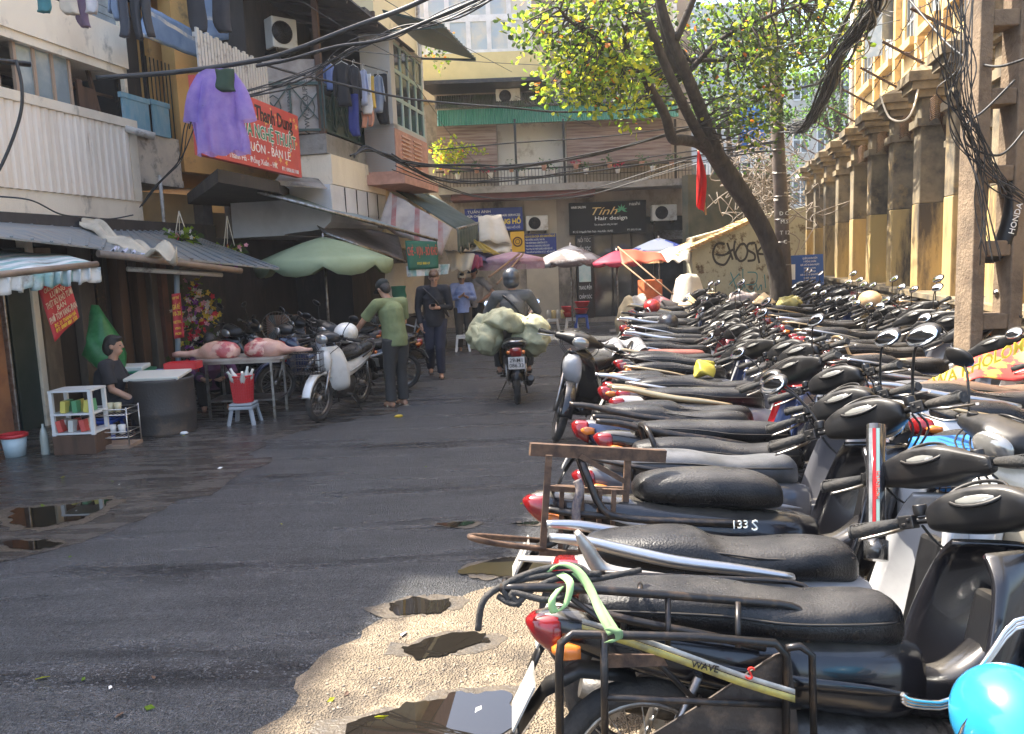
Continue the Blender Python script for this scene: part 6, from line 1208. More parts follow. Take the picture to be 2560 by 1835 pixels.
# ---------------------------------------------------------------- laundry
def garment(name, label, px0, px1, y0, y1, d, m, kind='shirt', grp='laundry hanging over the street', hanger=True):
    A, Bq, Cq = P(px0, y0, d), P(px1, y0, d), P((px0+px1)/2, y1, d); w2 = (Bq-A).length; h = A.z-Cq.z; c = (A+Bq)/2; mb = MB(); sd = r_.uniform(0, 9)
    def body(rows, xo=0):
        secs = []
        for v, l, r in rows:
            q = []
            for k in range(12): t = 2*math.pi*k/12; x = (l+r)/2+(r-l)/2*math.cos(t); q.append(c+V((x*w2+xo+.02*math.sin(v*7+sd)*v, (.018+.035*v)*math.sin(t)+.02*math.sin(x*18+sd)+.01*math.sin(v*15+sd), -v*h)))
            secs.append(q)
        T = [catmull([q[j] for q in secs], 3) for j in range(12)]; mb.loft([[T[j][k] for j in range(12)] for k in range(len(T[0]))])
    if kind == 'shirt': body([(0, -.12, .12), (.05, -.34, .34), (.25, -.30, .30), (.6, -.30, .32), (1, -.34, .34)]); body([(.04, -.36, -.18), (.3, -.46, -.28), (.75, -.5, -.36)]); body([(.04, .18, .36), (.3, .28, .46), (.7, .36, .5)])
    elif kind == 'trousers': body([(0, -.42, .42), (.15, -.44, .44), (.3, -.45, .45)]); body([(.25, -.46, .02), (.6, -.45, -.03), (1, -.42, -.08)]); body([(.25, -.02, .46), (.6, .03, .45), (.95, .08, .42)])
    else: body([(0, -.5, .5), (.4, -.45, .47), (.8, -.5, .46), (1, -.35, .42)])
    r = B(name, mb, m); tag(r, label, 'laundry', grp)
    if hanger and kind == 'shirt': mb = MB(); mb.tube([c+V((-.3*w2, 0, -.04*h)), c+V((0, 0, .03)), c+V((.3*w2, 0, -.04*h))], .006, 5); mb.tube([c+V((0, 0, .03)), c+V((.0, 0, .09)), c+V((.02, 0, .11)), c+V((.03, 0, .08))], .005, 5); B('clothes_hanger', mb, PW, r)
    return r
fb = lambda n, c: mat('cloth_'+n, c, .85, col2=tuple(q*.75 for q in c), ns=4, bump=.3, bs=9)
for a in [('shirt', 'black long-sleeved top on the balcony line', 331, 352, 63, 106, 14.0, fb('black', (.02, .02, .022)), 'shirt'), ('towel', 'dark blue cloth hanging low over the railing', 347, 358, 94, 136, 14.1, fb('indigo', (.03, .04, .18)), 'towel'), ('shirt', 'charcoal shirt behind the black top', 345, 361, 66, 112, 14.35, fb('charcoal', (.035, .035, .04)), 'shirt'), ('shirt', 'pale blue shirt with white cuffs', 358, 368, 70, 105, 14.6, fb('pale_blue', (.42, .46, .62)), 'shirt'),
          ('dress', 'white dress on the balcony line', 359, 371, 74, 114, 14.8, fb('white', (.72, .71, .69)), 'towel'), ('dress', 'yellow garment beside the white dress', 366, 374, 76, 108, 15.0, fb('yellow', (.65, .42, .08)), 'towel'), ('trousers', 'peach trousers hanging below the white dress', 360, 374, 108, 127, 14.9, fb('peach', (.68, .33, .22)), 'trousers'), ('shirt', 'grey-blue shirt at the end of the line', 372, 384, 76, 112, 15.4, fb('greyblue', (.28, .32, .40)), 'shirt'), ('dress', 'black sequinned dress at the far end of the line', 374, 387, 74, 124, 15.7, fb('black2', (.018, .018, .02)), 'towel'),
          ('shirt', 'blue and white shirt behind the cartons', 322, 335, 64, 90, 14.5, fb('blue', (.2, .26, .5)), 'shirt')]:
    garment(*a[:7], a[7], a[8])
for a in [('shirt', 'cream shirt hanging from the top left balcony', 58, 76, -12, 14, 9.7, fb('cream', (.62, .52, .40)), 'towel'), ('shirt', 'mauve cloth on the top left line', 73, 85, -14, 27, 9.9, fb('mauve', (.22, .15, .22)), 'towel'), ('shirt', 'white and pink shirt on the top left line', 83, 97, -14, 13, 9.8, fb('white2', (.66, .60, .58)), 'towel'), ('shirt', 'checked blue shirt on the top left line', 108, 121, -8, 20, 9.8, fb('check', (.22, .28, .38)), 'shirt'), ('trousers', 'dark narrow trousers above the cream parapet', 115, 127, -14, 37, 9.7, fb('slate', (.05, .055, .07)), 'towel'), ('trousers', 'big dark trousers with pale side stripe', 128, 150, -16, 39, 9.8, fb('blackgrey', (.045, .045, .05)), 'trousers'),
          ('trousers', 'black shorts in front of the blue blind', 184, 204, -20, 32, 11.5, fb('nearblack', (.03, .03, .035)), 'towel'), ('trousers', 'narrow black trouser leg in front of the banded blind', 210, 228, -20, 32, 11.8, fb('nearblack', (.03, .03, .035)), 'towel'), ('towel', 'teal cloth behind the top left laundry', 34, 50, -14, 12, 10.2, fb('teal', (.08, .25, .26)), 'towel')]:
    garment(*a[:7], a[7], a[8], 'laundry on the top left line')
mb = MB(); mb.tube([P(20, -10, 9.9), P(150, -16, 9.8)], .012, 6); tag(B('clothes_line', mb, M_['steel']), 'pole carrying the laundry at the top left', 'clothes line')
mb = MB(); mb.tube([P(333, 56, 13.95), P(388, 72, 15.9)], .010, 6); tag(B('clothes_line', mb, M_['steel']), 'line carrying the laundry on the green iron balcony', 'clothes line')
PUR = mat('sheer_purple_film', (.62, .48, .84), .35, col2=(.44, .34, .76), ns=6, transl=.6, alpha=.6, bump=.8, bs=8); mb = MB()
c0 = P(216, 70, 9.9); secs = []
for v, l, r in [(0, -.12, .12), (.06, -.22, .22), (.3, -.26, .26), (.55, -.30, .27), (.8, -.32, .30), (1, -.30, .32)]:
    secs.append([c0+V(((l+r)/2+(r-l)/2*math.cos(t)+.02*math.sin(v*9)+.02*v*math.sin(7*t+v*4), .08*math.sin(t)+.05*v*math.sin(9*t+v*3)+.02*math.sin(3*t+v*6), -v*.97+.03*v*math.sin(5*t))) for t in [2*math.pi*k/64 for k in range(64)]])
T = [catmull([q[j] for q in secs], 4) for j in range(64)]; mb.loft([[T[j][k] for j in range(64)] for k in range(len(T[0]))], caps=False)
for sg in (-1, 1): mb.tube([c0+V((sg*.16, 0, -.07)), c0+V((sg*.28, 0, -.3)), c0+V((sg*.33, 0, -.6))], [.07, .09, .11], 12, False, 3)
tag(B('raincoat', mb, PUR), 'sheer purple raincoat hanging in front of the red shop sign', 'raincoat'); garment('towel', 'dark green cloth pinned on the purple raincoat', 215, 234, 69, 91, 9.75, fb('dkgreen', (.03, .06, .035)), 'towel')
garment('towel', 'green cloth hanging between the shops behind the green-shirted man', 350+27, 350+39, 310-35, 291, 14.2, fb('bottlegreen', (.02, .10, .05)), 'towel') if 0 else None
garment('towel', 'small green cloth hanging on a line behind the man in olive', 393-2, 408-2, 286, 298, 14.5, fb('bottlegreen', (.02, .10, .05)), 'towel', 'laundry hanging over the street')
mb = MB(); sheet(mb, P(385, 264, 15.2), P(425, 262, 16.2), P(424, 312, 16.2), P(386, 316, 15.2), 14, 6, .04, 4); tag(B('canvas_curtain', mb, mat('grey_cream_canvas', (.46, .42, .36), .85, col2=(.36, .33, .28), ns=2)), 'grey-cream canvas curtain closing the shop behind the olive shirt', 'curtain')
# red flag
a = thing('red_flag', 'tall red flag hanging on a slanted stick under the leaning tree', 'flag', P(699, 240, 17.5)); mb = MB(); mb.tube([P(706, 215, 17.6), P(698, 148, 17.5)], .02, 6); B('flag_pole', mb, MATS['bamboo'], a)
mb = MB(); T0, T1 = catmull([P(697.5, 151, 17.4), P(697, 180, 17.4), P(696, 207, 17.4)], 8), catmull([P(699.5, 151, 17.4), P(706, 180, 17.3), P(704, 212, 17.4)], 8); mb.grid(lambda u, v: T0[int(v*16)]*(1-u)+T1[int(v*16)]*u+V((0, .05*math.sin(u*9+v*4), 0)), 8, 16); B('flag_cloth', mb, mat('flag_red', (.72, .02, .02), .6, transl=.45), a, solid=.005)
# conical hats, hammock cloth, rubbish
for px, py, d, lb in [(689, 304, 14.5, 'tan conical hat lying on seats beyond the red scooter'), (764, 302, 14.0, 'conical hat resting on the second row of motorbikes')]:
    c = P(px, py, d); mb = MB(); mb.lathe([(.20, -.02), (.19, 0), (.10, .09), (.01, .17)], c, 24); tag(B('conical_hat', mb, mat('palm_leaf', (.60, .44, .24), .7)), lb, 'hat', 'conical hats')
HM = mat('red_yellow_banner', (.62, .06, .05), .6, col2=(.72, .45, .08), ns=5, lo=.48, hi=.54, transl=.2)
a = thing('hammock_banner', 'red and yellow printed banner slung like a hammock past the concrete pole', 'banner', P(1000, 375, 6.2)); mb = MB(); sheet(mb, P(905, 385, 6.2), P(1090, 300, 6.0), P(1100, 345, 5.7), P(940, 388, 5.9), 26, 10, .05, 2, .06); bn = B('cloth', mb, HM, a, solid=.006)
text(a, 'WA KHOLOM A', P(985, 362, 5.45), P(1060, 330, 5.4)-P(985, 362, 5.45), (0, 0, 1), .12, YLT, bold=.02, wfit=.75); 
mb = MB(); c = P(1012, 415, 5.2); mb.ell(c-V((0, 0, .18)), (.34, .3, .26), 18, 12); mb.v = [p+V((noise.noise(p*5), noise.noise(p*5+V((3, 0, 0))), noise.noise(p*5+V((0, 3, 0)))))*.09 for p in mb.v]; tag(B('green_sack', mb, mat('green_woven', (.10, .34, .22), .7, col2=(.2, .5, .36), ns=6)), 'stuffed green woven sack on a motorbike at the right edge', 'sack')
c = P(962, 462, 3.4); a = thing('bike_basket', 'blue-lined wire basket at the right behind the mirror', 'basket', c); mb = MB(); mb.box(c, (.34, .3, .18)); B('liner', mb, mat('blue_liner', (.02, .14, .40), .5), a, bevel=.02); mb = MB()
for i in range(14): mb.tube([c+V((-.18+.027*i, -.155, -.12)), c+V((-.18+.027*i, -.16, .08))], .003, 4)
for j in range(8): mb.tube([c+V((-.18, -.16, -.12+.028*j)), c+V((.18, -.16, -.12+.028*j))], .003, 4)
B('wire_side', mb, M_['dkiron'], a)
LT = sorted([(r_.uniform(425, 730), r_.uniform(40, 560)) for _ in range(26)], reverse=True)
for k, (py, px) in enumerate(LT):
    p = gnd(px, py, .01) if px < 640 else None; s = r_.uniform(.012, .035); t = r_.uniform(0, 6); mb = MB()
    e, f2 = V((math.cos(t), math.sin(t), .1))*s, V((-math.sin(t), math.cos(t), .25))*s*.6; mb.add([p-e, p+f2*.6+V((0, 0, .004)), p+e, p-f2], [(0, 1, 2, 3)])
    cm = [('yellow', LY), ('brown', BROWN), ('pale', PW), ('green', LL)][k % 4]; tag(B('fallen_leaf', mb, cm[1], solid=.002), '%s scrap of litter on the road, %s from the camera' % (cm[0], ORD[k]), 'litter', 'litter on the road')
for px, py, lb in [(399, 416, 'yellow crumpled wrapper behind the sandals'), (184, 433, 'white crumpled paper ball beside the drum')]:
    mb = MB(); c = gnd(px, py, .02); mb.ell(c, (.05, .03, .02), 10, 6); mb.v = [p+V((noise.noise(p*40), noise.noise(p*40+V((3, 0, 0))), 0))*.02 for p in mb.v]; tag(B('wrapper', mb, FLC[3] if px == 399 else PW), lb, 'litter', 'litter on the road')
# motorbikes on the left
def pl(k, x, y, rz, label, paint='black', acc='red', lean=-6, sc=1, seat='black', rl='black'): return place(k, x, y, label, paint, acc, rl, seat, rz, lean, sc, group='motorbikes parked by the shops')
wb = pl('h', -2.18, 9.98, -104, 'white step-through motorbike with front basket being held by the man in olive', 'white', 'white', sc=.98)
pl('h', -2.75, 11.2, -140, 'dark blue motorbike with purple and orange trim beside the meat table', 'navy', 'red'); pl('d', -2.15, 11.3, -155, 'black scooter just behind the white step-through', 'black', 'silver'); pl('a', -3.6, 11.6, -150, 'black motorbike parked behind the pork legs', 'black', 'red'); pl('a', -4.3, 12.0, -30, 'black motorbike beside the flower stall', 'black', 'silver'); pl('g', -3.0, 13.0, 200, 'grey motorbike under the olive umbrella', 'grey', 'silver')
a = thing('bike_basket', 'dark wire basket on the front of the white step-through', 'basket', V((-2.40, 9.32, .6)))
mb = MB(); c = V((-2.38, 9.27, .72))
for z in (-.12, -.04, .04, .12): mb.tube([c+V((x, y, z)) for x, y in ((-.17, -.12), (.17, -.12), (.17, .12), (-.17, .12))], .006, 4, closed=True)
for i in range(12): x = -.17+.031*i; mb.tube([c+V((x, -.12, .12)), c+V((x, -.12, -.12)), c+V((x, .12, -.12)), c+V((x, .12, .12))], .0035, 4)
for i in range(7): y = -.12+.04*i; mb.tube([c+V((-.17, y, .12)), c+V((-.17, y, -.12)), c+V((.17, y, -.12)), c+V((.17, y, .12))], .0035, 4)
B('wire_sides', mb, M_['dkiron'], a)
mb = MB(); c = V((-2.05, 9.95, 1.0)); mb.ell(c, (.15, .19, .13), 18, 12); tag(B('white_helmet', mb, M_['white']), 'white glossy helmet resting on the white step-through', 'helmet')
# bicycle
def bicycle(label, c, rz):
    r = thing('bicycle', label, 'bicycle', c); Mx = Matrix.Translation(c) @ Matrix.Rotation(rad(rz), 4, 'Z')
    for x in (-.5, .5):
        m = MB(); m.M = Mx; m.torus((x, 0, .33), .32, .018, 28, 6); w_ = B('wheel', m, M_['rub'], r); m = MB(); m.M = Mx
        for k in range(18): t = k*math.pi/9; m.tube([(x, 0, .33), (x+.31*math.cos(t), 0, .33+.31*math.sin(t))], .003, 4)
        B('spokes', m, M_['chrome'], w_)
        m = MB(); m.M = Mx; m.tube([(x+.355*math.cos(t), 0, .33+.355*math.sin(t)) for t in [rad(20+k*14) for k in range(10)]], .022, 6); B('mudguard', m, mat('orange_mudguard', (.6, .2, .04), .4), r)
    m = MB(); m.M = Mx
    for p, q in [((-.5, 0, .33), (-.08, 0, .30)), ((-.08, 0, .30), (-.2, 0, .78)), ((-.5, 0, .33), (-.18, 0, .68)), ((-.08, 0, .30), (.36, 0, .72)), ((-.17, 0, .62), (.35, 0, .76)), ((.34, 0, .84), (.5, 0, .33))]: m.tube([p, q], .016, 8)
    B('frame', m, mat('silver_frame', (.4, .42, .44), .35, .7), r); m = MB(); m.M = Mx; m.tube([(.2, -.25, .96), (.33, -.2, .98), (.34, 0, .92), (.33, .2, .98), (.2, .25, .96)], .013, 8, curve=3); m.tube([(.34, 0, .92), (.34, 0, .82)], .014); B('handlebar', m, M_['chrome'], r)
    m = MB(); m.M = Mx; m.xloft([(-.34, .84, .79, .08), (-.22, .86, .80, .09), (-.08, .84, .81, .025)]); B('saddle', m, M_['seat'], r)
    m = MB(); m.M = Mx; m.box((-.48, 0, .72), (.36, .16, .02)); B('rack', m, M_['dkiron'], r)
bicycle('silver bicycle with orange mudguards parked behind the walking man', V((-2.0, 15.6, 0)), 158)
stool('white plastic stool beside the bicycle', 461, 16.6, .34, .26, PW)
# ================================================================ cables
CAB = mat('black_cable', (.012, .012, .013), .5, col2=(.04, .04, .04), ns=3)
def cable(label, pts, r, n=1, spread=.05, name='overhead_cable', cat='cable', grp='overhead cables', m=None, seed=0):
    rr = random.Random(seed+len(label)); mb = MB(); base = [P(*p) for p in pts]
    for k in range(n):
        q = [p+V((rr.gauss(0, spread), rr.gauss(0, spread), rr.gauss(0, spread))) if n > 1 else p for p in base]; mb.tube(q, r*(1 if n == 1 else rr.uniform(.7, 1.3)), 6, curve=8)
    return tag(B(name, mb, m or CAB), label, cat, grp)
cable('thick black main cable sweeping from the cream balcony up past the air conditioner', [(96, 78, 9.5), (176, 72, 9.8), (256, 60.5, 10), (297, 49, 10), (351, 28, 10), (403, 9, 10), (440, -8, 10)], .030)
cable('second heavy cable just below the thick main cable', [(256, 66, 10.2), (288, 60, 10.2), (335, 47, 10.2), (380, 40, 10.2), (430, 20, 10.2), (500, -10, 10)], .022)
cable('loose fan of thin black wires rising above the laundry to the top edge', [(190, 124, 10), (201, 105, 10), (256, 90, 10.4), (305, 76, 10.6), (352, 48, 10.6), (400, 31, 10.6), (450, 15, 10.4), (520, -14, 10)], .009, 7, .05)
cable('wires dropping along the stained parapet left of the red sign', [(200, 106, 10), (188, 128, 10.2), (180, 160, 10.4), (158, 186, 10.8), (140, 205, 11)], .008, 3, .03)
cable('black cable looping down in front of the cream balcony', [(16, 60, 7.5), (22, 88, 7.5), (19, 120, 7.5), (0, 168, 7.4), (-20, 190, 7.3)], .016)
cable('wavy cable fixed along the bottom of the cream balcony', [(-10, 196, 9.8), (30, 200, 10), (60, 214, 10.4), (85, 217, 10.9), (110, 219, 11.4), (133, 215, 12)], .010)
cable('long cable crossing from the balcony over the green awning to the slim pole', [(250, 60, 12), (290, 72, 12.4), (328, 81, 12.8), (393, 96, 13.4), (437, 102, 13.8), (512, 108, 14.4), (566, 112, 15), (659, 107, 16), (768, 89, 17.6)], .018)
cable('sagging bundle crossing below the reed blinds to the tree', [(352, 158, 13.6), (366, 148, 13.8), (388, 156, 14), (413, 164, 14.5), (471, 168, 15), (512, 166, 15.4), (591, 154, 16), (665, 136, 16.6), (704, 123, 17), (775, 92, 17.6)], .014, 4, .03)
cable('lowest sagging bundle along the planted balcony', [(388, 155, 14), (440, 178, 15), (512, 181, 16), (614, 168, 17), (699, 154, 17.6), (782, 142, 17.9)], .012, 4, .04)
cable('cable bundle sagging across the maroon band above the salon sign', [(395, 165, 14), (470, 196, 16), (540, 199, 18), (600, 190, 19), (700, 160, 18), (780, 150, 17.9)], .012, 3, .04)
cable('thin cable across the white wall of the planted balcony', [(437, 150, 15), (512, 143, 16), (600, 137, 16.6), (676, 128, 17.2), (772, 118, 17.8)], .012)
for i, (p, q) in enumerate([((300, 0, 11), (402, 60, 14)), ((385, 0, 12), (512, 72, 18)), ((437, 118, 17), (494, 181, 19)), ((402, 60, 14), (438, 116, 16)), ((540, 76, 18), (700, 60, 17)), ((515, 96, 16), (600, 128, 18)), ((345, 50, 12), (556, 66, 18)), ((610, 95, 16), (720, 130, 17)), ((700, 60, 16), (900, 20, 12))]):
    cable('thin straight wire number crossing'.replace('number crossing', ['over the balcony canopy', 'to the olive bay wall', 'over the yellow-green vine', 'beside the aqua bay window', 'below the bay windows', 'over the green awning', 'above the window canopy', 'through the tree crown', 'towards the ochre building'][i]), [p, tuple((a+b)/2+(0, 2, 0)[k] for k, (a, b) in enumerate(zip(p, q))), q], .006)
a = cable('massive tangled black cable bundle descending from the top towards the slim pole', [(882, -20, 11), (874, 5, 11.6), (862, 27, 12.4), (842, 53, 13.4), (828, 85, 14.8), (815, 116, 16.2), (800, 128, 17.2), (789, 130, 17.8)], .016, 34, .075, 'cable_bundle')
cable('loose pale wires curling around the big bundle', [(880, 0, 11), (864, 20, 12.2), (846, 52, 13.2), (829, 88, 14.6), (810, 122, 16.6), (790, 118, 17.8)], .007, 9, .14, 'cable_bundle', m=mat('grey_cable', (.16, .15, .14), .6))
for i, q in enumerate([[(779, 34, 17.6), (792, 40, 17), (806, 26, 16), (820, -6, 15)], [(780, 54, 17.6), (797, 56, 17), (816, 32, 15.6), (832, -6, 14.5)], [(788, 60, 17.6), (805, 66, 16.8), (828, 52, 15), (846, 22, 13.6), (856, -8, 13)], [(786, 90, 17.7), (815, 84, 16), (832, 74, 14.6)]]):
    cable(['upper', 'second', 'third', 'lowest'][i]+' spiral-wrapped cable sagging from the slim pole', q, .022, 2, .012)
for i, q in enumerate([[(941, -8, 6.4), (948, 50, 6.4), (955, 90, 6.5), (965, 130, 6.6), (990, 170, 6.6), (1030, 205, 6.6)], [(953, -8, 6.5), (960, 60, 6.5), (958, 100, 6.5), (972, 140, 6.6), (984, 200, 6.6), (988, 260, 6.6)], [(968, -8, 6.6), (966, 80, 6.5), (985, 150, 6.5), (1010, 190, 6.5)]]):
    cable(['left', 'middle', 'right'][i]+' loose hank of wires falling over the ladder-like pole', q, .005, 8, .05, 'cable_bundle')
cable('drooping cable crossing the ochre building to the right edge', [(905, -6, 8), (930, 24, 7.6), (956, 51, 7.2), (990, 66, 6.7), (1019, 61, 6.4), (1040, 50, 6.2)], .011)
cable('loop of cable hanging beside the ladder-like pole', [(1015, 80, 6.6), (985, 110, 6.6), (966, 125, 6.6), (968, 145, 6.6), (1000, 155, 6.6), (1025, 130, 6.6)], .010)
cable('cream cable drooping from the ochre building onto a pier cap', [(915, 42, 13), (921, 55, 13), (918, 90, 12.6), (908, 118, 12.4), (890, 118, 12.8), (880, 95, 13)], .016, m=mat('cream_cable', (.62, .55, .42), .5))
# ================================================================ people
def person(label, loc, rz, J, shirt, pants, hair=None, sleeve='long', legs='long', shoes=None, extra=None, k=1.0, hat=None, hatm=None, hand='relaxed', skirt=None, faced=0, tilt=0):
    """J: joints in local space (x right of the person, y forward, z up)"""
    r = thing('person', label, 'person', loc); Mx = Matrix.Translation(loc) @ Matrix.Rotation(rad(rz), 4, 'Z') @ Matrix.Scale(k, 4)
    D = dict(pel=(0, 0, .93), che=(0, 0, 1.28), nk=(0, .01, 1.45), hd=(0, .03, 1.60), sL=(-.19, 0, 1.40), sR=(.19, 0, 1.40), eL=(-.25, -.02, 1.12), eR=(.25, -.02, 1.12), wL=(-.26, .06, .88), wR=(.26, .06, .88),
             hL=(-.09, 0, .90), hR=(.09, 0, .90), kL=(-.10, .03, .49), kR=(.10, .03, .49), aL=(-.10, 0, .08), aR=(.10, 0, .08)); D.update(J); D = {a: V(b) for a, b in D.items()}
    Hm = Matrix.Rotation(rad(faced), 3, 'Z') @ Matrix.Rotation(rad(-tilt), 3, 'X'); hd = D['hd']
    m = MB(); m.M = Mx
    m.tube([D['pel']-V((0, 0, .06)), D['pel'], (D['pel']+D['che'])/2, D['che'], D['nk']-V((0, 0, .04)), D['nk']], [.13, .15, .13, .155, .07, .055], 14, curve=3)
    m.tube([D['nk']-V((0, 0, .02)), hd-V((0, 0, .05))], .052, 10); m.tube([D['sL'], D['sR']], .062, 10)
    hp = lambda x, y, z: hd+Hm @ V((x, y, z))
    m.ell(hd+Hm @ V((0, -.01, .02)), (.073, .093, .10), 18, 14, Hm); m.ell(hp(0, .02, -.055), (.052, .062, .06), 14, 10, Hm); m.ell(hp(0, .095, -.01), (.013, .02, .022), 8, 6, Hm); m.ell(hp(0, .088, .012), (.009, .012, .03), 8, 6, Hm); m.ell(hp(0, .078, -.058), (.026, .012, .010), 8, 6, Hm)
    for sg in (-1, 1): m.ell(hp(sg*.075, -.005, -.005), (.012, .022, .03), 8, 6, Hm)
    for s in 'LR':
        m.tube([D['s'+s], (D['s'+s]*.5+D['e'+s]*.5), D['e'+s], D['e'+s]*.4+D['w'+s]*.6, D['w'+s]], [.056, .05, .040, .038, .027], 10)
        m.ell(D['e'+s], .041, 10, 8); m.ell(D['s'+s], .06, 10, 8)
        m.tube([D['h'+s], D['h'+s]*.5+D['k'+s]*.5, D['k'+s], D['k'+s]*.6+D['a'+s]*.4, D['a'+s]], [.09, .082, .058, .055, .038], 12); m.ell(D['k'+s], .06, 10, 8)
        fd = D.get('f'+s, V((0, 1, 0))).normalized(); a = D['a'+s]; m.tube([a-fd*.05-V((0, 0, .045)), a+fd*.04-V((0, 0, .04)), a+fd*.13-V((0, 0, .055)), a+fd*.17-V((0, 0, .058))], [.034, .038, .030, .018], 10); m.ell(a-V((0, 0, .01)), .036, 8, 8)
        w_ = D['w'+s]; d = D.get('d'+s, (w_-D['e'+s])).normalized(); sd = D.get('p'+s, V((0, 1, 0))); sd = (sd-d*sd.dot(d)).normalized(); nn = d.cross(sd)*(1 if s == 'L' else -1)
        m.tube([w_, w_+d*.04, w_+d*.085], [.026, .03, .030], 10)
        for j, (o, L) in enumerate([(.030, .065), (.010, .075), (-.010, .07), (-.030, .055)]):
            b = w_+d*.08+sd*o; m.tube([b, b+d*L*.5+nn*.008, b+d*L*.85+nn*.03, b+d*L*.9+nn*.045], [.0098, .0092, .0085, .007], 7)
        b = w_+d*.03+sd*.028; m.tube([b, b+sd*.028+d*.025+nn*.006, b+sd*.034+d*.055+nn*.018], [.012, .010, .008], 7)
    B('body', m, M_['skin'], r, remesh=.0085)
    for sg in (-1, 1): m = MB(); m.M = Mx; m.ell(hp(sg*.030, .080, .008), (.012, .008, .007), 8, 6, Hm); B('eye', m, M_['hair'], r)
    m = MB(); m.M = Mx
    if hat != 'helmet' and hair:
        m.ell(hp(0, -.022, .035), (.083, .097, .097), 16, 12, Hm); m.ell(hp(0, -.06, -.02), (.072, .06, .085), 14, 10, Hm); m.ell(hp(0, .045, .085), (.062, .05, .035), 12, 8, Hm)
        if hair == 'bob': m.ell(hp(0, -.05, -.02), (.088, .085, .10), 14, 10, Hm)
        B('hair', m, M_['hair'] if hair != 'brown' else M_['brhair'], r, remesh=.012)
    if hat == 'cap':
        m = MB(); m.M = Mx; m.ell(hp(0, -.015, .05), (.092, .108, .085), 18, 12, Hm); m.xloft([(-.001, .001, -.001, .001), (.001, .001, -.001, .001)]) if 0 else None
        m.ell(hp(0, .115, .045), (.068, .075, .009), 14, 6, Hm); B('cap', m, hatm, r)
    if hat == 'helmet': m = MB(); m.M = Mx; m.ell(hp(0, -.02, .035), (.118, .14, .125), 22, 16, Hm); m.ell(hp(0, -.03, -.035), (.112, .128, .09), 20, 12, Hm); B('helmet', m, hatm, r, remesh=.012)
    # clothes
    m = MB(); m.M = Mx; up = D['che']; pe = D['pel']
    m.tube([pe-V((0, 0, .10)), pe, (pe+up)/2, up, D['nk']-V((0, 0, .05)), D['nk']-V((0, 0, .01))], [.168, .172, .158, .178, .095, .066], 18, curve=3); m.tube([D['sL'], D['sR']], .078, 12)
    for s in 'LR':
        S_, E_, Wr = D['s'+s], D['e'+s], D['w'+s]; m.ell(S_, .075, 12, 8)
        if sleeve == 'long': m.tube([S_, S_*.5+E_*.5, E_, E_*.5+Wr*.5, Wr*.93+E_*.07], [.074, .066, .058, .052, .044], 12); m.ell(E_, .058, 10, 8)
        else: m.tube([S_, S_*.55+E_*.45, S_*.2+E_*.8], [.076, .073, .078], 12)
    m.v = [p+V((noise.noise(p*9), noise.noise(p*9+V((4, 0, 0))), noise.noise(p*7)))*.012 for p in m.v]
    B('shirt', m, shirt, r, remesh=.011)
    m = MB(); m.M = Mx
    for s in 'LR':
        h_, k_, a_ = D['h'+s], D['k'+s], D['a'+s]
        if legs == 'long': m.tube([h_+V((0, 0, .03)), h_*.5+k_*.5, k_, k_*.5+a_*.5, a_+V((0, 0, .0))], [.115, .100, .078, .074, .066 if not skirt else .08], 14); m.ell(k_, .078, 12, 8)
        else: m.tube([h_+V((0, 0, .03)), h_*.5+k_*.5, h_*.08+k_*.92], [.12, .108, .10], 14)
    m.tube([pe-V((0, 0, .07)), pe+V((0, 0, .02))], [.16, .163], 16); m.tube([D['hL'], D['hR']], .115, 12)
    m.v = [p+V((noise.noise(p*8), noise.noise(p*8+V((4, 0, 0))), 0))*.012 for p in m.v]
    B('trousers' if legs == 'long' else 'shorts', m, pants, r, remesh=.011)
    for s in 'LR':
        m = MB(); m.M = Mx; fd = D.get('f'+s, V((0, 1, 0))).normalized(); a = D['a'+s]-V((0, 0, .078)); sdv = V((-fd.y, fd.x, 0)); m.prism([a-fd*.085-sdv*.03, a-fd*.085+sdv*.03, a+fd*.05+sdv*.045, a+fd*.19+sdv*.035, a+fd*.20-sdv*.02, a+fd*.05-sdv*.042], V((0, 0, -.022)))
        m.tube([a+fd*.04-sdv*.042, a+fd*.07+V((0, 0, .055)), a+fd*.04+sdv*.042], .010, 6, curve=3); B('sandal', m, shoes or M_['blk'], r)
    return r, Mx, D
fc = lambda n, c, **k: mat('clothing_'+n, c, .88, col2=tuple(q*.72 for q in c), ns=5, bump=.5, bs=7, **k)
g = gnd(436, 375); OLV, BLK1, NVY = fc('olive', (.17, .20, .09)), fc('black', (.014, .015, .020)), fc('navy', (.018, .022, .042))
wk, Mx, D = person('young man in black walking towards the camera looking at his phone', V((-1.20, 12.75, 0)), 186, dict(hd=(-.02, .10, 1.60), nk=(-.01, .03, 1.46), sL=(-.20, .02, 1.41), sR=(.20, .02, 1.41), eR=(.26, -.06, 1.12), wR=(.22, .02, .86), eL=(-.25, .02, 1.13), wL=(-.06, .24, 1.13), dL=V((.8, .45, .1)), pL=V((0, .5, 1)),
    kL=(-.06, .12, .50), aL=(-.06, .10, .09), kR=(.10, .03, .50), aR=(.10, -.26, .14), hL=(-.09, 0, .91), hR=(.09, 0, .91)), BLK1, NVY, 'brown', 'long', tilt=32, k=1.0)
m = MB(); m.M = Mx; m.box((.02, .31, 1.17), (.07, .13, .010), Matrix.Rotation(.6, 3, 'X')); tag(B('phone', m, M_['blk'], bevel=.003), 'black phone held by the walking man', 'phone')
m = MB(); m.M = Mx; m.tube([(.16, .07, 1.44), (.02, .19, 1.30), (-.12, .19, 1.12), (-.22, .05, .98), (-.2, -.12, 1.05), (0, -.19, 1.3), (.14, -.08, 1.45)], .016, 6, curve=3); B('shoulder_strap', m, M_['blk'], wk)
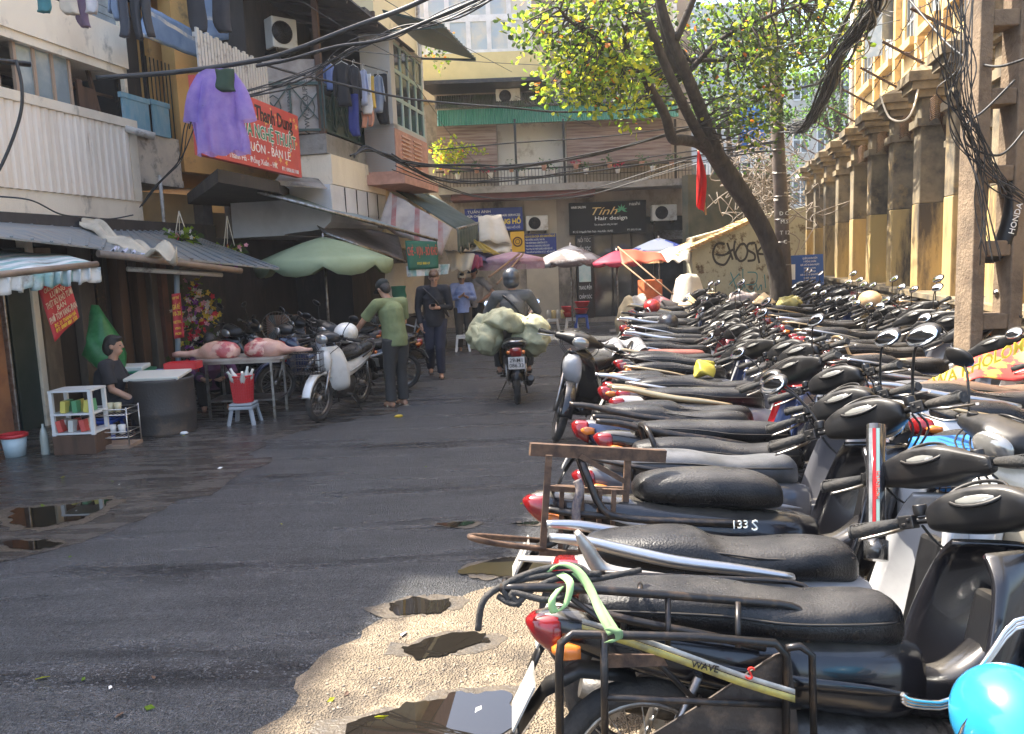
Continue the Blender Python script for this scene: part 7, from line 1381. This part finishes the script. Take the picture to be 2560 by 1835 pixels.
person('man in olive shirt and cap leaning over the white motorbike, seen from behind', V((-1.50, 10.25, 0)), 42, dict(pel=(0, -.02, .92), che=(0, .04, 1.27), nk=(0, .08, 1.43), hd=(-.02, .16, 1.56), sL=(-.21, .06, 1.37), sR=(.21, .06, 1.37), eL=(-.32, .24, 1.14), wL=(-.30, .46, 1.00), eR=(.27, .14, 1.10), wR=(.20, .36, 1.0), hL=(-.09, -.04, .88), hR=(.09, -.04, .88), kL=(-.1, 0, .48), kR=(.1, .02, .48)),
    OLV, fc('darkgrey', (.035, .034, .033)), 'short', 'short', skirt=1, shoes=mat('pale_sandal', (.55, .48, .36), .7), hat='cap', hatm=fc('dkgreen', (.015, .02, .02)), tilt=35, k=.97)
person('man in pale blue shirt and beige cap standing with hands together', V((-.98, 16.75, 0)), 190, dict(hd=(0, .06, 1.58), eL=(-.26, .05, 1.13), wL=(-.08, .26, 1.16), eR=(.26, .05, 1.13), wR=(.08, .26, 1.18), dL=V((.7, .4, .4)), dR=V((-.7, .4, .4))), fc('paleblue', (.30, .36, .60)), fc('brownpants', (.07, .06, .05)), 'short', 'long', hat='cap', hatm=fc('beige', (.42, .37, .28)), tilt=15, k=.96)
person('man in brown polo and black shorts with hand on hip', V((-.74, 17.6, 0)), 150, dict(hd=(0, .05, 1.60), eR=(.26, .02, 1.13), wR=(.16, .20, 1.02), eL=(-.40, -.08, 1.16), wL=(-.22, .04, 1.0), aL=(-.14, .08, .08)), fc('taupe', (.38, .34, .31)), fc('blackshort', (.02, .02, .022)), 'short', 'short', legs='short', hat='cap', hatm=fc('navycap', (.02, .04, .10)), tilt=25, k=1.02)
# seated woman
person('woman in black top seated on a low stool beside the wire rack', V((-4.62, 9.0, 0)), -82, dict(pel=(0, 0, .34), che=(0, .07, .70), nk=(0, .10, .87), hd=(0, .14, 1.03), sL=(-.17, .07, .82), sR=(.17, .07, .82), eL=(-.21, .16, .56), wL=(-.12, .40, .48), eR=(.21, .14, .56), wR=(.14, .38, .40), dR=V((-.2, .8, -.3)), hL=(-.09, .02, .32), hR=(.09, .02, .32), kL=(-.12, .44, .44), kR=(.12, .42, .44), aL=(-.12, .36, .08), aR=(.12, .34, .08)),
    fc('blacktop', (.022, .022, .026)), fc('blackpants', (.018, .018, .022)), 'bob', 'short', faced=-8, tilt=2, k=1.0)
stool('low stool under the seated woman', 92, 9.0, .24, .28, PBL)
person('person in purple crouching behind the meat table', V((-4.05, 10.75, 0)), 200, dict(pel=(0, 0, .34), che=(0, .12, .62), nk=(0, .2, .77), hd=(0, .3, .90), sL=(-.18, .16, .72), sR=(.18, .16, .72), eL=(-.26, .3, .50), wL=(-.12, .5, .45), eR=(.26, .3, .50), wR=(.12, .5, .45), hL=(-.09, .02, .32), hR=(.09, .02, .32), kL=(-.16, .40, .46), kR=(.16, .40, .46), aL=(-.14, .22, .08), aR=(.14, .22, .08)),
    fc('purple', (.10, .03, .08)), fc('darkpants2', (.02, .02, .022)), 'short', 'long', tilt=30)
# rider
rb = make_bike('black and red scooter carrying sacks, ridden away down the middle of the street', 'scooter', 0, 'tube', mirrors=True, decal=False, name='motorbike'); rb.location = (.04, 10.6, 0); rb.rotation_euler = (0, 0, rad(91)); rb['group'] = 'ridden motorbikes'
plate = [o for o in rb.children if o.name.startswith('licence_plate')][0]
for q in plate.data.vertices: q.co = V((-.93+(q.co.x+.945)*1.0, q.co.y*1.05, .57+(q.co.z-.53)*1.15))
text(rb, '29-M1', V((-.955, 0, .605)), (0, -1, 0), (-.0, 0, 1), .065, BKL, bold=.02); text(rb, '086.33', V((-.985, 0, .545)), (0, -1, 0), (0, 0, 1), .065, BKL, bold=.02)
rd, Mx, D = person('helmeted rider in grey top seen from behind on the loaded scooter', V((.04, 10.75, 0)), 1, dict(pel=(0, 0, .88), che=(0, .06, 1.20), nk=(0, .10, 1.38), hd=(0, .13, 1.53), sL=(-.21, .07, 1.32), sR=(.21, .07, 1.32), eL=(-.34, .22, 1.10), wL=(-.30, .46, 1.06), eR=(.34, .22, 1.10), wR=(.30, .46, 1.06), hL=(-.11, 0, .84), hR=(.11, 0, .84), kL=(-.22, .42, .70), kR=(.22, .42, .70), aL=(-.20, .40, .34), aR=(.20, .40, .34)),
    fc('greytop', (.095, .095, .095)), fc('riderpants', (.025, .027, .03)), None, 'long', hat='helmet', hatm=mat('dark_helmet', (.03, .035, .045), .3, coat=.4), k=1.02)
m = MB(); m.M = Mx; m.tube([(-.17, .08, 1.36), (-.02, -.125, 1.24), (.12, -.14, 1.05), (.20, -.08, .94)], .016, 6, curve=3); B('shoulder_strap', m, M_['blk'], rd)
SACK = mat('olive_woven_sack', (.40, .39, .24), .75, col2=(.27, .26, .16), ns=4, bump=.6, bs=14)
for i, (c, R, lb) in enumerate([(V((-.33, 10.35, .86)), (.24, .34, .23), 'left bulging olive sack behind the rider'), (V((.27, 10.35, .86)), (.25, .34, .27), 'right bulging olive sack behind the rider'), (V((-.05, 10.3, 1.05)), (.26, .26, .15), 'top olive sack tied across the scooter seat')]):
    m = MB(); m.ell(c, R, 48, 36, Matrix.Rotation([.5, -.15, .1][i], 3, 'Y')); m.v = [p+V((noise.noise(p*5), noise.noise(p*5+V((5, 0, 0))), noise.noise(p*5+V((0, 5, 0)))))*.09+V((noise.noise(p*14), noise.noise(p*13), noise.noise(p*14+V((3, 0, 0)))))*.035 for p in m.v]; tag(B('woven_sack', m, SACK), lb, 'sack', 'sacks on the scooter')
# ================================================================ near motorbike extras
def pts(m, L, r, d=None, n=10, curve=5): m.tube([P(a, b, c) for a, b, c in L], r, n, curve=curve)
IR = M_['dkiron']
YST, WST = mat('yellow_decal', (.42, .34, .08), .4, col2=(.2, .17, .08), ns=18), mat('white_decal', (.42, .40, .35), .4, col2=(.2, .19, .17), ns=18)
for k, (mm_, off, hw) in enumerate([(YST, 0, .010), (WST, -.020, .007)]):
    m = MB(); T = catmull([P(582, 628+off*360, 2.00), P(625, 641+off*360, 1.975), P(680, 660+off*360, 1.965), P(740, 682+off*360, 1.955), P(795, 699+off*360, 1.955)], 5); vs = []
    for p_ in T: vs += [p_+V((0, 0, hw)), p_-V((0, 0, hw))]
    m.add(vs, [(2*i, 2*i+1, 2*i+3, 2*i+2) for i in range(len(T)-1)], True); t0 = bikes1[0]; OFF['_q'] = V((0, 0, 0)); q_ = B('side_decal', m, mm_, loc=(0, 0, 0), solid=.002); q_.parent = t0; q_.matrix_parent_inverse = (Matrix.Translation(t0.location) @ t0.rotation_euler.to_matrix().to_4x4() @ Matrix.Diagonal((*t0.scale, 1))).inverted()
a = thing('cargo_rack', 'black steel side carrier on the nearest motorbike', 'cargo rack', P(660, 700, 2.0)); m = MB()
pts(m, [(560, 745, 1.92), (559, 660, 1.92), (561, 643, 1.92), (572, 634, 1.92), (700, 637, 1.98), (775, 643, 2.0), (786, 655, 2.0), (786, 745, 2.0)], .011, curve=0); pts(m, [(604, 632, 1.93), (605, 745, 1.93)], .010, curve=0)
pts(m, [(604, 697, 1.93), (800, 706, 2.02)], .009, curve=0); pts(m, [(604, 740, 1.93), (800, 745, 2.02)], .009, curve=0); pts(m, [(786, 648, 2.0), (800, 646, 2.0), (812, 655, 2.0), (814, 745, 2.0)], .010, curve=0); B('side_frame', m, IR, a)
m = MB(); pts(m, [(500, 588, 2.02), (560, 588, 2.02), (640, 593, 2.05), (740, 601, 2.1), (790, 606, 2.12), (803, 618, 2.12), (808, 642, 2.1)], .012, curve=3); pts(m, [(604, 573, 2.35), (700, 578, 2.38), (790, 582, 2.4), (810, 592, 2.38)], .009, curve=3)
for q in ((668, 597, 660), (738, 602, 650)): pts(m, [(q[0], q[1], 2.06), (q[0], q[2]-2, 2.0)], .008, curve=0)
pts(m, [(505, 588, 2.02), (504, 580, 2.2), (604, 573, 2.35)], .009, curve=0); pts(m, [(640, 593, 2.05), (640, 577, 2.36)], .008, curve=0); pts(m, [(560, 590, 2.02), (650, 655, 2.0), (700, 705, 2.0)], .008, curve=0); B('top_rail', m, IR, a)
m = MB(); q = [P(608, 655, 1.955), P(662, 655, 1.98), P(668, 666, 1.98), P(608, 668, 1.955)]; m.prism(q, V((0, .008, 0))); B('mount_plate', m, M_['rust'], a)
m = MB(); q = [P(640, 742, 1.99), P(700, 705, 2.0), P(775, 655, 2.01), P(790, 650, 2.02), P(800, 745, 2.03)]; m.prism(q, V((0, .006, 0))); B('side_plate', m, mat('greasy_plate', (.06, .05, .045), .5, .4, col2=(.16, .12, .09), ns=12, lo=.5, hi=.7, bump=.3), a)
GRN = mat('green_webbing', (.30, .48, .20), .85, col2=(.10, .16, .08), ns=3)
m = MB()
for L in [[(560, 588, 2.0), (552, 600, 1.98), (555, 612, 1.98), (566, 604, 1.98), (570, 583, 2.0), (560, 574, 2.05)], [(545, 575, 2.06), (560, 564, 2.05), (577, 570, 2.03), (590, 588, 2.0), (600, 612, 1.95), (612, 634, 1.90)], [(575, 572, 2.04), (586, 583, 2.02), (598, 604, 1.97), (616, 632, 1.90)], [(608, 628, 1.90), (618, 632, 1.89), (618, 640, 1.89), (608, 641, 1.89)]]:
    T = catmull([P(*q) for q in L], 6); vs = []
    for i, p in enumerate(T): vs += [p+V((-.010, 0, -.004)), p+V((.010, 0, .004))]
    m.add(vs, [(2*i, 2*i+1, 2*i+3, 2*i+2) for i in range(len(T)-1)], True)
tag(B('tie_strap', m, GRN, solid=.004), 'faded green webbing strap knotted over the black carrier', 'strap', 'straps on the carrier'); m = MB()
for L in [[(478, 630, 2.0), (482, 604, 2.0), (495, 590, 2.02), (520, 580, 2.04), (560, 574, 2.06), (600, 574, 2.1)], [(498, 596, 2.02), (515, 604, 2.0), (532, 590, 2.02), (560, 578, 2.05), (590, 580, 2.08), (640, 570, 2.2)], [(510, 600, 2.01), (505, 585, 2.02), (540, 570, 2.06), (575, 566, 2.06), (590, 576, 2.05)], [(520, 606, 2), (512, 592, 2.01), (550, 600, 2.0), (585, 586, 2.04)]]:
    pts(m, L, .009, n=6)
tag(B('tie_strap', m, M_['rub']), 'black rubber straps wound over the carrier end', 'strap', 'straps on the carrier')
# rusty rack
a = thing('luggage_frame', 'rusty angle-iron luggage frame hooked over the motorbike tails', 'luggage frame', P(600, 520, 3.1)); m = MB(); RU = M_['rust']
def bb(L, w2, h=None):
    for i in range(len(L)-1): m.bar(P(*L[i]), P(*L[i+1]), w2, h)
bb([(530, 449, 3.1), (665, 456, 3.2)], .03, .05); bb([(549, 455, 3.08), (542, 560, 3.05)], .026); bb([(628, 456, 3.18), (622, 560, 3.15)], .026); bb([(548, 488, 3.08), (625, 492, 3.16)], .02); bb([(580, 456, 3.12), (624, 481, 3.16)], .02); bb([(542, 552, 3.05), (622, 556, 3.15)], .024)
for q in (560, 580, 598, 612): bb([(q+2, 490, 3.12), (q, 554, 3.1)], .018)
bb([(549, 488, 3.08), (556, 487, 3.4), (625, 489, 3.45)], .018); B('iron_bars', m, RU, a)
m = MB(); pts(m, [(545, 549, 3.05), (500, 544, 3.0), (472, 538, 2.95), (480, 536, 3.1), (545, 541, 3.3)], .012, n=8, curve=4); B('bent_hoop', m, RU, a)
m = MB(); pts(m, [(577, 480, 3.06), (580, 490, 3.05), (576, 510, 3.05), (578, 535, 3.05)], .018, n=8, curve=4); tag(B('knotted_cord', m, mat('patterned_cord', (.20, .16, .14), .8, col2=(.05, .05, .07), ns=40)), 'patterned cloth cord tied on the rusty luggage frame', 'cord')
# writing on near bikes
def btext(i, s, px, py, d, h, m, rot=0, wf=None): t = bikes1[i]; o = P(px, py, d); e = V((math.cos(rad(rot)), 0, math.sin(rad(rot)))); return tag(t, None, None) if 0 else text_on(t, s, o, e, h, m, wf)
def text_on(t, s, o, e, h, m, wf):
    OFF['_tmp'] = V((0, 0, 0)); tmp = bpy.data.objects.new('_tmp', None); OFF[tmp.name] = V((0, 0, 0)); q = text(tmp, s, o, e, V((-e.z, 0, e.x)), h, m, wfit=wf); q.parent = None
    bpy.context.view_layer.update(); q.parent = t; q.matrix_parent_inverse = (Matrix.Translation(t.location) @ t.rotation_euler.to_matrix().to_4x4() @ Matrix.Diagonal((*t.scale, 1))).inverted(); bpy.data.objects.remove(tmp); return q
RACE = mat('pale_lettering', (.7, .72, .66), .5)
btext(2, '133', 740, 525, 2.93, .045, RACE); btext(2, 'S', 755, 526, 2.93, .06, RACE)
btext(0, 'WAVE', 705, 667, 1.95, .026, M_['blk'], -15); btext(0, 'S', 750, 674, 1.95, .05, mat('red_letter', (.6, .03, .02), .4), -15)
# cast silver grab rail with upright fin on the second motorbike
def attach(t, name, m, mm, **k):
    q = B(name, m, mm, loc=(0, 0, 0), **k); q.parent = t; q.matrix_parent_inverse = (Matrix.Translation(t.location) @ t.rotation_euler.to_matrix().to_4x4() @ Matrix.Diagonal((*t.scale, 1))).inverted(); return q
def blade(L):
    T = catmull([V((*P(a, b, d), )) for a, b, d, h in L], 5); Hh = catmull([V((h, 0, 0)) for a, b, d, h in L], 5); m = MB()
    m.loft([[p+V((0, .022*math.cos(t), 0))+((T[min(i+1, len(T)-1)]-T[max(i-1, 0)]).normalized().cross(V((0, 1, 0))).normalized())*h.x*math.sin(t) for t in [k*math.pi/5 for k in range(10)]] for i, (p, h) in enumerate(zip(T, Hh))]); return m
SV = mat('dusty_silver_cast', (.42, .40, .37), .4, .6, col2=(.28, .25, .22), ns=12)
attach(bikes1[1], 'grab_rail', blade([(577, 532, 2.42, .010), (587, 548, 2.42, .022), (603, 570, 2.42, .026), (640, 577, 2.40, .022), (700, 584, 2.38, .018), (745, 590, 2.37, .014), (780, 596, 2.37, .006)]), SV)
attach(bikes1[1], 'grab_rail', blade([(518, 558, 2.75, .008), (560, 561, 2.72, .014), (610, 566, 2.7, .014), (640, 572, 2.7, .010)]), SV)
# warning stickers on two handlebar covers
for t, (a_, b_), d_, rot in ((bikes1[2], (860, 470), 2.62, 22), (bikes1[1], (900, 492), 2.2, 18)):
    for nm, mm_, h0, h1 in (('sticker', M_['white'], -.014, .008), ('sticker_band', mat('orange_band', (.6, .2, .04), .5), .0085, .014)):
        e = V((math.cos(rad(rot)), 0, math.sin(rad(rot)))); u_ = V((-e.z, 0, e.x)); o_ = P(a_, b_, d_); m = MB(); m.add([o_-e*.03+u_*h0, o_+e*.03+u_*h0, o_+e*.03+u_*h1, o_-e*.03+u_*h1], [(0, 1, 2, 3)])
        pass
m = MB(); m.tube([P(876, 425, 2.95), P(876, 560, 2.75)], .034, 14); m.tube([P(876, 540, 2.78), P(876, 560, 2.75)], .042, 14); attach(bikes1[2], 'fork_tube', m, M_['blkgloss'])
for x_, mm_ in ((870.5, WST), (874.2, mat('red_band', (.5, .02, .02), .4)), (878, mat('mint_band', (.30, .42, .36), .4))):
    m = MB(); a_, b_ = P(x_, 428, 2.905), P(x_, 536, 2.745); m.add([a_-V((.006, 0, 0)), a_+V((.006, 0, 0)), b_+V((.006, 0, 0)), b_-V((.006, 0, 0))], [(0, 1, 2, 3)]); attach(bikes1[2], 'stripe', m, mm_)
btext(2, 'MOMENTUM', 878, 485, 2.80, .018, mat('red_letter', (.6, .03, .02), .4), 90)
# right foreground
c = P(1012, 722, 1.72); a = thing('helmet', 'glossy sky blue helmet at the bottom right corner', 'helmet', c); m = MB(); m.ell(c, (.125, .145, .125), 30, 20); B('shell', m, mat('sky_blue_gloss', (.02, .22, .46), .2, coat=.5, col2=(.03, .27, .5), ns=5), a)
m = MB(); m.torus(c+V((0, -.01, -.02)), .126, .004, 30, 6, Matrix.Rotation(.3, 4, 'X')); B('seam', m, M_['chrome'], a)
m = MB()
for k in range(3): pts(m, [(902, 694+k*3, 1.84+.03*k), (913, 703+k*3-3, 1.84+.03*k), (952, 703+k*3-4, 1.86+.03*k), (985, 660+k*3, 1.88+.03*k), (1015, 621+k*4, 1.9+.03*k), (1050, 618+k*4, 1.9+.03*k)], .006, n=8, curve=3)
tag(B('steel_rods', m, M_['chrome']), 'bent chromed carrier rods beside the blue helmet', 'rods')
place('d', 2.42, 3.0, 'cream scooter facing the camera side at the right edge', 'cream', 'white', 'steel', 'black', 172, 6, 1.0)
place('a', 2.9, 4.0, 'black motorbike turned against the row at the right edge', 'black', 'red', 'steel', 'black', 10, -6, 1.0)
place('b', .80, 8.3, 'dark scooter jutting out of the front row', 'black', 'silver', 'black', 'black', -118, -4, 1.0)
for px, py, d, R, col, nm, lb in [(705, 371, 6.6, (.09, .07, .06), (.50, .40, .05), 'plastic_bag', 'crumpled yellow plastic bag between the handlebars of the front row'), (668, 322, 11.6, (.15, .17, .13), (.02, .02, .025), 'helmet', 'black helmet left on a seat of the front row'), (652, 306, 14.5, (.15, .17, .13), (.50, .03, .03), 'helmet', 'red helmet on a far seat of the front row'),
        (720, 330, 10.5, (.14, .16, .12), (.60, .58, .54), 'helmet', 'white helmet resting on a seat in the middle of the rows'), (742, 300, 15.5, (.30, .25, .16), (.32, .27, .26), 'goods_bundle', 'grey-mauve bundle lying on the second row before the tree'), (790, 302, 14.2, (.22, .18, .10), (.42, .36, .12), 'goods_bundle', 'bundle with yellow-green leaves on the second row'),
        (735, 436, 5.1, (.20, .12, .08), (.16, .32, .30), 'plastic_bag', 'teal and clear plastic bag tucked in a leg shield'), (870, 300, 10.8, (.15, .17, .13), (.55, .36, .20), 'helmet', 'tan helmet hung on a motorbike of the second row'), (903, 372, 7.2, (.14, .16, .12), (.62, .52, .32), 'helmet', 'straw coloured helmet by the concrete pole')]:
    c = P(px, py, d); m = MB(); m.ell(c, R, 24, 18)
    if nm != 'helmet': m.v = [p+V((noise.noise(p*9), noise.noise(p*9+V((3, 0, 0))), noise.noise(p*9+V((0, 3, 0)))))*.09 for p in m.v]
    tag(B(nm, m, mat('item_'+lb[:12].replace(' ', '_'), col, .3 if nm == 'helmet' else .5, coat=.5 if nm == 'helmet' else 0, col2=tuple(q*.7 for q in col), ns=7)), lb, nm.replace('_', ' '), 'things left on the motorbikes')
# sun-bleached dustsheet and rope on the carrier
m = MB(); sheet(m, P(598, 341, 9.0), P(640, 338, 9.4), P(655, 352, 8.6), P(606, 356, 8.4), 14, 8, .06, 2); tag(B('dust_cover', m, mat('grey_cover', (.20, .20, .21), .7), solid=.006), 'grey dust cover thrown over the tail of a front row motorbike', 'cover')
# ================================================================ haze
m = MB(); m.box((0, 20, 9), (76, 84, 20)); hz_ = bpy.data.materials.new('street_smoke'); hz_.use_nodes = True; n_ = hz_.node_tree; n_.nodes.remove(n_.nodes['Principled BSDF']); v_ = n_.nodes.new('ShaderNodeVolumePrincipled'); v_.inputs['Density'].default_value = .0009; v_.inputs['Color'].default_value = (.92, .94, 1, 1); v_.inputs['Anisotropy'].default_value = .3; n_.links.new(v_.outputs[0], n_.nodes['Material Output'].inputs['Volume'])
tag(B('haze', m, hz_), None, None, kind='stuff')
for p in protos.values():
    for o in [p]+list(p.children_recursive): bpy.data.objects.remove(o)
